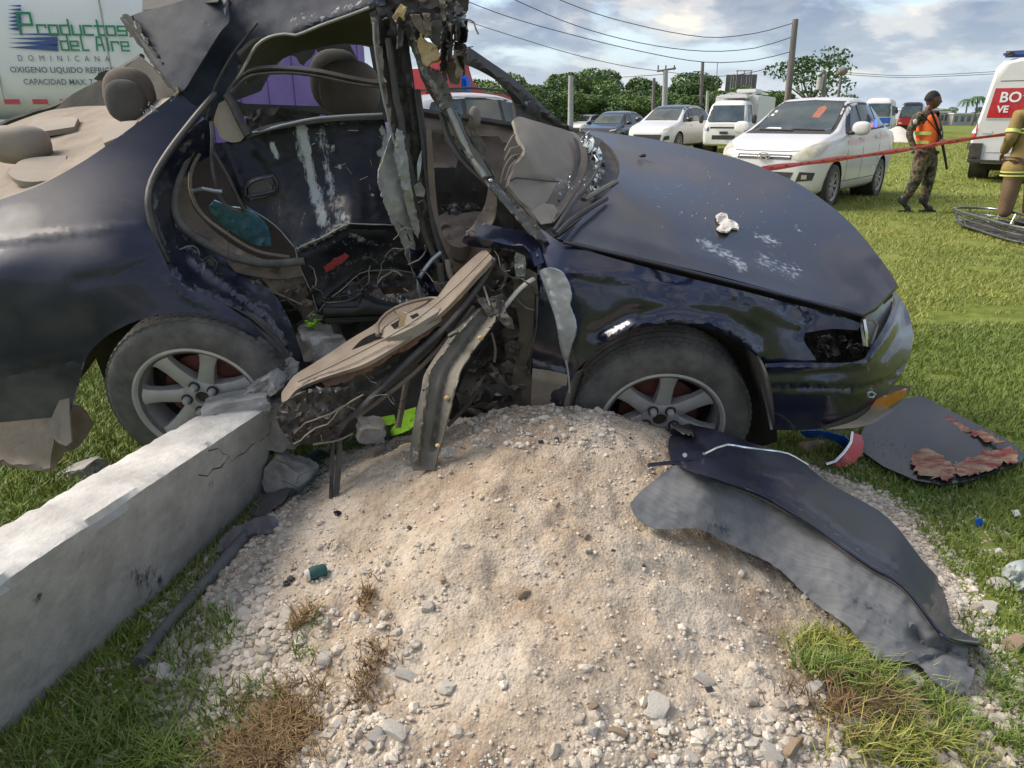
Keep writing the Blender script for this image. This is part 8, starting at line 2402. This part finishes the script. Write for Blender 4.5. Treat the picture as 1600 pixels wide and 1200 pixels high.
def firefighter():
    Y0 = 8.9
    base = P(1587, 342, Y0)
    base.z = gz(Y0)
    r = empty('person', base, label='person in tan turnout coat and yellow helmet, back turned, beside the basket stretcher', cat='person')
    r.rotation_euler = (0, -.05, 0)
    r.scale = (.93,) * 3
    def J(x, z, y=0.0):
        return Vector((x, y, z))
    A = {'pel': (J(0, .92), (.19, .14)), 'bel': (J(0, 1.08), (.20, .15)), 'che': (J(0, 1.32), (.20, .15)), 'sho': (J(0, 1.47), (.15, .11)), 'neck': (J(0, 1.54, -.0), .065), 'hd': (J(.01, 1.62), .06),
         'sa': (J(-.20, 1.45), .085), 'ea': (J(-.27, 1.18, -.03), .075), 'wa': (J(-.20, .98, .18), .052), 'sb': (J(.20, 1.45), .085), 'eb': (J(.28, 1.18, -.03), .075), 'wb': (J(.2, .98, .18), .052),
         'ha': (J(-.12, .84), .13), 'ka': (J(-.15, .48, -.02), .105), 'aa': (J(-.16, .17), .085), 'hb': (J(.12, .84), .13), 'kb': (J(.15, .48, -.02), .105), 'ab': (J(.16, .17), .085)}
    E = [('pel', 'bel'), ('bel', 'che'), ('che', 'sho'), ('sho', 'neck'), ('neck', 'hd'), ('sho', 'sa'), ('sa', 'ea'), ('ea', 'wa'), ('sho', 'sb'), ('sb', 'eb'), ('eb', 'wb'), ('pel', 'ha'), ('ha', 'ka'), ('ka', 'aa'), ('pel', 'hb'), ('hb', 'kb'), ('kb', 'ab')]
    skin_mesh('body', {k: (v[0], tuple(x * .8 for x in v[1]) if isinstance(v[1], tuple) else v[1] * .8) for k, v in A.items()}, E, M['skin'], r)
    C = {k: A[k] for k in ('bel', 'che', 'sho', 'sa', 'ea', 'wa', 'sb', 'eb', 'wb')}
    C['hem'] = (J(0, .62), (.32, .22))
    C['mid'] = (J(0, .88), (.31, .21))
    skin_mesh('turnout_coat', C, [('hem', 'mid'), ('mid', 'bel')] + [e for e in E if e[0] in ('bel', 'che', 'sho', 'sa', 'ea', 'sb', 'eb') and e[1] != 'neck'], M['turnout'], r)
    skin_mesh('turnout_trousers', {k: A[k] for k in ('pel', 'ha', 'ka', 'aa', 'hb', 'kb', 'ab')}, [e for e in E if e[0] in ('pel', 'ha', 'ka', 'hb', 'kb') and e[1] != 'bel'], M['turnout_dark'], r)
    for z, rx, ry in ((1.26, .222, .172), (.74, .285, .205)):
        for dz in (-.022, .022):
            bm = bmesh.new()
            n = 32
            rows = [[bm.verts.new(Vector((rx * cos(2 * pi * i / n), ry * sin(2 * pi * i / n), z + dz + e))) for i in range(n)] for e in (-.009, .009)]
            for i in range(n):
                bm.faces.new((rows[0][i], rows[0][(i + 1) % n], rows[1][(i + 1) % n], rows[1][i]))
            from_bm('reflective_band', bm, M['reflect'], r, smooth=True)
    for s in (-1, 1):
        sweep('sleeve_band', [J(s * .245, 1.275, -.012), J(s * .255, 1.235, -.018)], .085, M['reflect'], r, local=True, sides=16, cap=False)
        ellipsoid('boot', (s * .165, .03, .07), (.085, .17, .075), M['boots'], r, local=True, pow_=.8)
        d = (A['wa' if s < 0 else 'wb'][0] - A['ea' if s < 0 else 'eb'][0]).normalized()
        hand(r, None, A['wa' if s < 0 else 'wb'][0] + d * .06, d, Vector((0, 0, 1)), M['skin'])
    from_bm('head', head(r, J(.01, 1.64), 1.3), M['skin'], r, smooth=True, autosharp=80)
    hl = empty('helmet', (.01, 0, 1.70), 0, r)
    lathe('brim', [(.12, .015), (.165, -.02), (.172, -.028), (.16, -.026), (.118, .0)], M['yellow_plastic'], hl, seg=32, axis='Z')
    lathe('shell', [(.122, .0), (.122, .04), (.112, .085), (.08, .12), (.04, .135), (0, .138)], M['yellow_plastic'], hl, seg=32, axis='Z')
    for k in range(4):
        a = pi * k / 4
        sweep('ridge', [Vector((.124 * cos(a), .124 * sin(a), .03)), Vector((.082 * cos(a), .082 * sin(a), .122)), Vector((0, 0, .142)), Vector((-.082 * cos(a), -.082 * sin(a), .122)), Vector((-.124 * cos(a), -.124 * sin(a), .03))], .006, M['yellow_plastic'], hl, local=True, sides=6)
firefighter()
def stretcher():
    p = PZ(1494, 332, gz(8.6))
    r = empty('basket_stretcher', (5.72, 8.3, gz(8.3)), radians(-99), label='steel tube basket stretcher lying on the grass at the firefighter\'s feet', cat='stretcher')
    def ringp(L, Wd, z, n=56):
        out = []
        for i in range(n):
            a = 2 * pi * i / n
            c, s = cos(a), sin(a)
            out.append(Vector((math.copysign(abs(c) ** .45, c) * L / 2, math.copysign(abs(s) ** .6, s) * Wd / 2 * (1.0 if c < .2 else 1 - .25 * (c - .2)), z)))
        return out
    top, low = ringp(2.1, .62, .21), ringp(1.95, .50, .05)
    mid = ringp(2.04, .56, .13)
    sweep('top_rail', top, .016, M['steel'], r, local=True, closed=True)
    sweep('middle_rail', mid, .009, M['steel'], r, local=True, closed=True)
    sweep('lower_rail', low, .012, M['steel'], r, local=True, closed=True)
    for i in range(0, 56, 4):
        sweep('rib', [top[i], low[i]], .009, M['steel'], r, local=True, sides=6)
    for i in range(1, 14):
        x = -1.0 + 2.0 * i / 14
        sweep('cross_rib', [Vector((x, -.24, .05)), Vector((x, 0, .02)), Vector((x, .24, .05))], .008, M['steel'], r, local=True, sides=6)
    bm = bmesh.new()
    bmesh.ops.create_grid(bm, x_segments=40, y_segments=10, size=.5)
    for v in bm.verts:
        v.co = Vector((v.co.x * 1.8, v.co.y * .46, .045 + .03 * noise.noise(v.co * 9)))
    from_bm('netting', bm, M['dark'], r, smooth=True)
    for k in range(5):
        sweep('strap', [Vector((-.9 + k * .42, -.26, .17)), Vector((-.8 + k * .42, -.05, .08 + .03 * (k % 2))), Vector((-.86 + k * .42, .2, .12))], .02, M['dark'], r, local=True, sides=6, flat=.3)
stretcher()
def vtop(px, py, Y):
    return P(px, py, Y)
def post(name, x, ytop, ybot, Y, r0, m, label, xtop=None, cat='utility pole'):
    b = P(x, ybot, Y)
    t = P(xtop if xtop is not None else x, ytop, Y)
    b = Vector((b.x + (b.x - t.x) * .0, Y, 0.0))
    k = empty(name, b, label=label, cat=cat)
    sweep('shaft', [b, b + (t - b) * .5, t], [r0, r0 * .88, r0 * .75], M[m], k, sides=10)
    return k, t
k1, t1 = post('utility_pole', 892, 118, 190, 48, .20, 'pole_grey', 'pale concrete post standing alone in front of the trees, left of the parked vehicles')
k2, t2 = post('utility_pole', 1040, 110, 174, 46, .19, 'pole_grey', 'pale post with a crossarm and insulators before the trees')
sweep('crossarm', [t2 + Vector((-.5, 0, -.05)), t2 + Vector((.6, 0, .12))], .06, M['wood'], k2, sides=6)
for dx in (-.45, 0, .5):
    sweep('insulator', [t2 + Vector((dx, 0, .02)), t2 + Vector((dx, 0, .28))], .045, M['wood'], k2, sides=6)
k3, t3 = post('utility_pole', 1022, 122, 175, 55, .14, 'wood', 'thin dark wooden post with small crosspieces among the trees')
k4, t4 = post('utility_pole', 1098, 97, 152, 62, .17, 'wood', 'dark wooden pole with short side brackets left of the billboard')
for z in (-.7, -1.6, -2.5):
    sweep('bracket', [t4 + Vector((-.7, 0, z)), t4 + Vector((0, 0, z))], .05, M['wood'], k4, sides=5)
k5, t5 = post('utility_pole', 1232, 30, 160, 36, .17, 'wood', 'tall leaning wooden pole carrying four cables', xtop=1243)
k6, t6 = post('utility_pole', 1289, 116, 160, 60, .22, 'wood', 'short wooden pole with a transformer right of the airy tree')
sweep('transformer', [t6 + Vector((-.3, 0, -.2)), t6 + Vector((-.3, 0, -1.1))], .25, M['pole_grey'], k6, sides=10)
k7, t7 = post('street_lamp', 1309, 114, 162, 52, .11, 'wood', 'street lamp with a round head on a slim post', xtop=1315, cat='street lamp')
ellipsoid('lamp_head', t7 + Vector((.05, 0, .1)), (.34, .34, .28), M['wood'], k7, sub=2)
k8, t8 = post('radio_mast', 1121, 98, 150, 120, .07, 'wood', 'very thin distant mast between the wooden pole and the billboard', cat='mast')
k9, t9 = post('utility_pole', 1106, 142, 178, 50, .12, 'pole_grey', 'small pale post just left of the white light truck')
def cable(pts, label, r=.017):
    o = tube('overhead_cable', pts, r, M['wire'], None, sides=5, step=26)
    tag(o, label, 'cable', 'overhead cables')
cable([(840, -18, 36), (875, 0, 36), (960, 30, 36), (1100, 58, 36), (1180, 52, 36), (1243, 35, 36)], 'topmost cable reaching the leaning wooden pole')
cable([(780, -14, 36), (805, 0, 36), (900, 40, 36), (1000, 67, 36), (1100, 80, 36), (1180, 75, 36), (1240, 57, 36)], 'second cable from the top at the leaning wooden pole')
cable([(690, -18, 36), (725, 0, 36), (800, 28, 36), (900, 56, 36), (1000, 80, 36), (1100, 97, 36), (1180, 94, 36), (1238, 80, 36)], 'third cable from the top at the leaning wooden pole')
cable([(720, 30, 44), (800, 56, 44), (900, 86, 45), (980, 104, 46), (1038, 112, 46)], 'cable coming in to the pale post with a crossarm')
cable([(1040, 112, 46), (1100, 119, 42), (1160, 116, 38), (1236, 97, 36)], 'lowest cable between the crossarm post and the leaning pole')
cable([(892, 120, 48), (960, 121, 47), (1040, 116, 46)], 'level cable between the two pale posts')
cable([(1317, 113, 52), (1400, 118, 52), (1480, 116, 50), (1620, 108, 46)], 'cable from the street lamp towards the rescue van')
cable([(1317, 116, 52), (1400, 121, 52), (1480, 119, 50), (1620, 112, 46)], 'lower of the two cables from the street lamp')
cable([(1312, 122, 52), (1306, 134, 50), (1296, 140, 58)], 'slack wire between street lamp and transformer pole', .012)
b0 = P(1152, 185, 80)
bb_ = empty('billboard', (b0.x, 80, 0), -.15, label='brown slatted back of a roadside billboard above the light truck', cat='billboard')
for i in range(6):
    a = P(1134 + 7 * i, 128, 80)
    box('panel', Vector((-1.3 + .52 * i, 0, 4.6)), (.49, .12, 2.0), M['wood'], bb_)
for s in (-.8, 0, .8):
    box('stud', Vector((s, -.1, 4.6)), (.07, .07, 2.2), M['pole_grey'], bb_)
box('support', Vector((0, .1, 1.9)), (.25, .25, 3.8), M['wood'], bb_)
box('catwalk', Vector((.2, 0, 5.95)), (1.6, .3, .06), M['wood'], bb_)
for s in (-.5, .2, .9):
    box('lamp_arm', Vector((s, -.2, 5.8)), (.04, .5, .4), M['wood'], bb_)
def crown_mesh(seed, n, R, H, leaf, m, lobes=9, airy=False):
    rs = np.random.RandomState(seed)
    C = []
    for k in range(lobes):
        a = rs.uniform(0, 2 * pi)
        rr = R * rs.uniform(.15, .72)
        C.append((rr * cos(a), rr * sin(a), H * rs.uniform(.28, .86) if not airy else H * rs.uniform(.55, .9), R * rs.uniform(.26, .48)))
    C = np.array(C)
    i = rs.randint(0, lobes, n)
    u = rs.normal(size=(n, 3))
    u /= np.linalg.norm(u, axis=1)[:, None]
    rad = rs.uniform(.55, 1.08, n) ** .6
    sq = np.array([1, 1, .45 if airy else .8])
    p = C[i, :3] + u * (C[i, 3] * rad)[:, None] * sq
    a = rs.normal(size=(n, 3))
    a /= np.linalg.norm(a, axis=1)[:, None]
    b = np.cross(a, rs.normal(size=(n, 3)))
    b /= np.linalg.norm(b, axis=1)[:, None]
    s = leaf * rs.uniform(.6, 1.3, n)[:, None]
    V = np.stack([p - a * s, p - b * s * .6, p + a * s, p + b * s * .6], 1).reshape(-1, 3)
    me = mesh_np('crown', V, np.arange(4 * n).reshape(n, 4), False)
    me.materials.append(M[m])
    return me, C
CROWNS = [crown_mesh(s, 9500, 3.3, 7.0, .15, ('leaf', 'leaf_dark')[s % 2], 13) for s in range(6)]
TR = []
for mi_, (me, C) in enumerate(CROWNS):
    V, F = sweep(None, [Vector((0, 0, -.2)), Vector((.1, 0, 1.5)), Vector((0, .1, 3.2)), Vector((.1, 0, 4.6))], [.24, .19, .14, .06], None, sides=7)
    for c in C[:7]:
        v, f = sweep(None, [Vector((0, 0, 2.0 + .2 * c[2] / 7)), Vector((c[0] * .5, c[1] * .5, c[2] * .75)), Vector(c[:3])], [.09, .06, .025], None, sides=5)
        F += [tuple(i + len(V) for i in t) for t in f]
        V += v
    m_ = bpy.data.meshes.new('trunk')
    m_.from_pydata([tuple(v) for v in V], [], F)
    m_.materials.append(M['bark'])
    TR.append(m_)
def tree(px, Y, s, k, label, group='trees beyond the road', sx=1.0):
    b = P(px, 190, Y)
    r = empty('broadleaf_tree', (b.x, Y, 0), rnd.uniform(0, 6), label=label, cat='tree', group=group)
    r.scale = (s * sx, s * sx, s)
    link('trunk', TR[k], None, r)
    link('crown', CROWNS[k][0], None, r)
    return r
tips = [(770, 118), (800, 126), (835, 132), (860, 122), (900, 114), (926, 112), (955, 128), (990, 124), (1012, 120), (1050, 120), (1078, 118), (1105, 146), (1128, 150), (1190, 150), (1215, 140), (1340, 150)]
for i, (px, py) in enumerate(tips):
    Y = 72 + 9 * (i % 3)
    H = P(px, py, Y).z / 6.6
    where = 'left of the pale lone post' if px < 890 else ('between the two pale posts' if px < 1040 else ('right of the crossarm post' if px < 1110 else 'behind the parked light truck'))
    tree(px, Y, H, i % 6, ('dense green tree in the far tree line ' if i % 2 == 0 else 'darker tree in the far tree line ') + where, sx=1.35)
for i in range(26):
    px = 745 + 17 * i + rnd.uniform(-8, 8)
    Y = 63 + 5 * (i % 3)
    tree(px, Y, .33 + .28 * rnd.random(), (i * 5 + 1) % 6, 'low bushy tree filling the foot of the far tree line', 'low bushy trees at the foot of the tree line', sx=1.5)
for i in range(10):
    tree(560 + 22 * i, 95, .8, i % 6, 'tree seen far off through the openings of the wreck', 'distant trees behind the wreck', sx=1.4)
me, C = crown_mesh(40, 1700, 4.2, 6.8, .16, 'leaf_dark', 12, airy=True)
b = P(1258, 190, 66)
r = empty('airy_tree', (b.x, 66, 0), label='airy spreading tree with bare limbs behind the tall leaning pole', cat='tree')
V, F = sweep(None, [Vector((0, 0, 0)), Vector((.3, 0, 2)), Vector((.2, 0, 3.6))], [.24, .18, .12], None, sides=7)
for c in C:
    v, f = sweep(None, [Vector((.25, 0, 2.6)), Vector((c[0] * .6, c[1] * .6, c[2] * .72)), Vector(c[:3])], [.09, .055, .02], None, sides=5)
    F += [tuple(i + len(V) for i in t) for t in f]
    V += v
add_mesh('trunk', V, F, M['bark'], r, local=True)
link('crown', me, None, r)
for i, (px, py, Y) in enumerate(((1196, 150, 90), (1225, 148, 95), (1300, 156, 100), (1330, 152, 105), (1355, 158, 100), (1450, 164, 170), (1475, 166, 180), (1530, 164, 170))):
    tree(px, Y, P(px, py, Y).z / 7.2, i % 6, 'small distant tree %s' % ('between the leaning pole and the bus' if px < 1400 else 'on the horizon behind the person in the orange vest'), 'distant trees along the horizon', sx=1.5)
def palm(px, py, Y, label):
    b = P(px, 180, Y)
    H = P(px, py, Y).z
    r = empty('palm_tree', (b.x, Y, 0), label=label, cat='palm tree')
    sweep('trunk', [Vector((0, 0, 0)), Vector((.3, 0, H * .5)), Vector((.2, 0, H))], [.2, .15, .12], M['bark'], r, local=True)
    for k in range(13):
        a = 2 * pi * k / 13
        L = 2.0
        pts = [Vector((.2 + cos(a) * L * t, sin(a) * L * t, H + 1.3 * t - 2.6 * t * t)) for t in (0, .35, .7, 1)]
        sweep('frond', pts, [.08, .28, .22, .04], M['leaf_dark'], r, local=True, sides=4, flat=.18)
palm(1506, 156, 150, 'left of two small palms on the horizon beside the rescue van')
palm(1521, 152, 140, 'right of two small palms on the horizon, nearer the rescue van')
for i, (px, w, h) in enumerate(((1436, 7, 2.9), (1452, 6, 2.4), (1493, 8, 2.1))):
    Y = 150
    b = P(px, 180, Y)
    r = empty('far_building', (b.x, Y, 0), .3, label=['pale two storey building on the horizon left of the vested person', 'small pale house on the horizon behind the vested person', 'low white building under the palms on the horizon'][i], cat='building')
    box('wall', Vector((0, 0, h / 2)), (w * .8, 5, h), M['pole_grey'], r)
    box('roof', Vector((0, 0, h + .12)), (w * .84, 5.4, .24), M['white_plain'], r)
    for k in range(4):
        box('window', Vector((-w * .3 + k * w * .2, -2.52, h * .6)), (.8, .06, 1.0), M['glass'], r)
V, F = [], []
c = PZ(1412, 222, .05)
n = 26
for j in range(n):
    for i in range(n):
        x, y = (i / (n - 1) - .5) * 4, (j / (n - 1) - .5) * 4
        d = math.hypot(x, y) / 1.9
        V.append((c.x + x, c.y + y + 1, .0 + max(0, (1 - d)) * .95 + .06 * noise.noise(Vector((x * 2, y * 2, 0)))))
F = [(j * n + i, j * n + i + 1, (j + 1) * n + i + 1, (j + 1) * n + i) for j in range(n - 1) for i in range(n - 1)]
o = add_mesh('fill_heap', V, F, M['white_stone'])
tag(o, 'small heap of white fill on the field behind the vested person', 'heap')
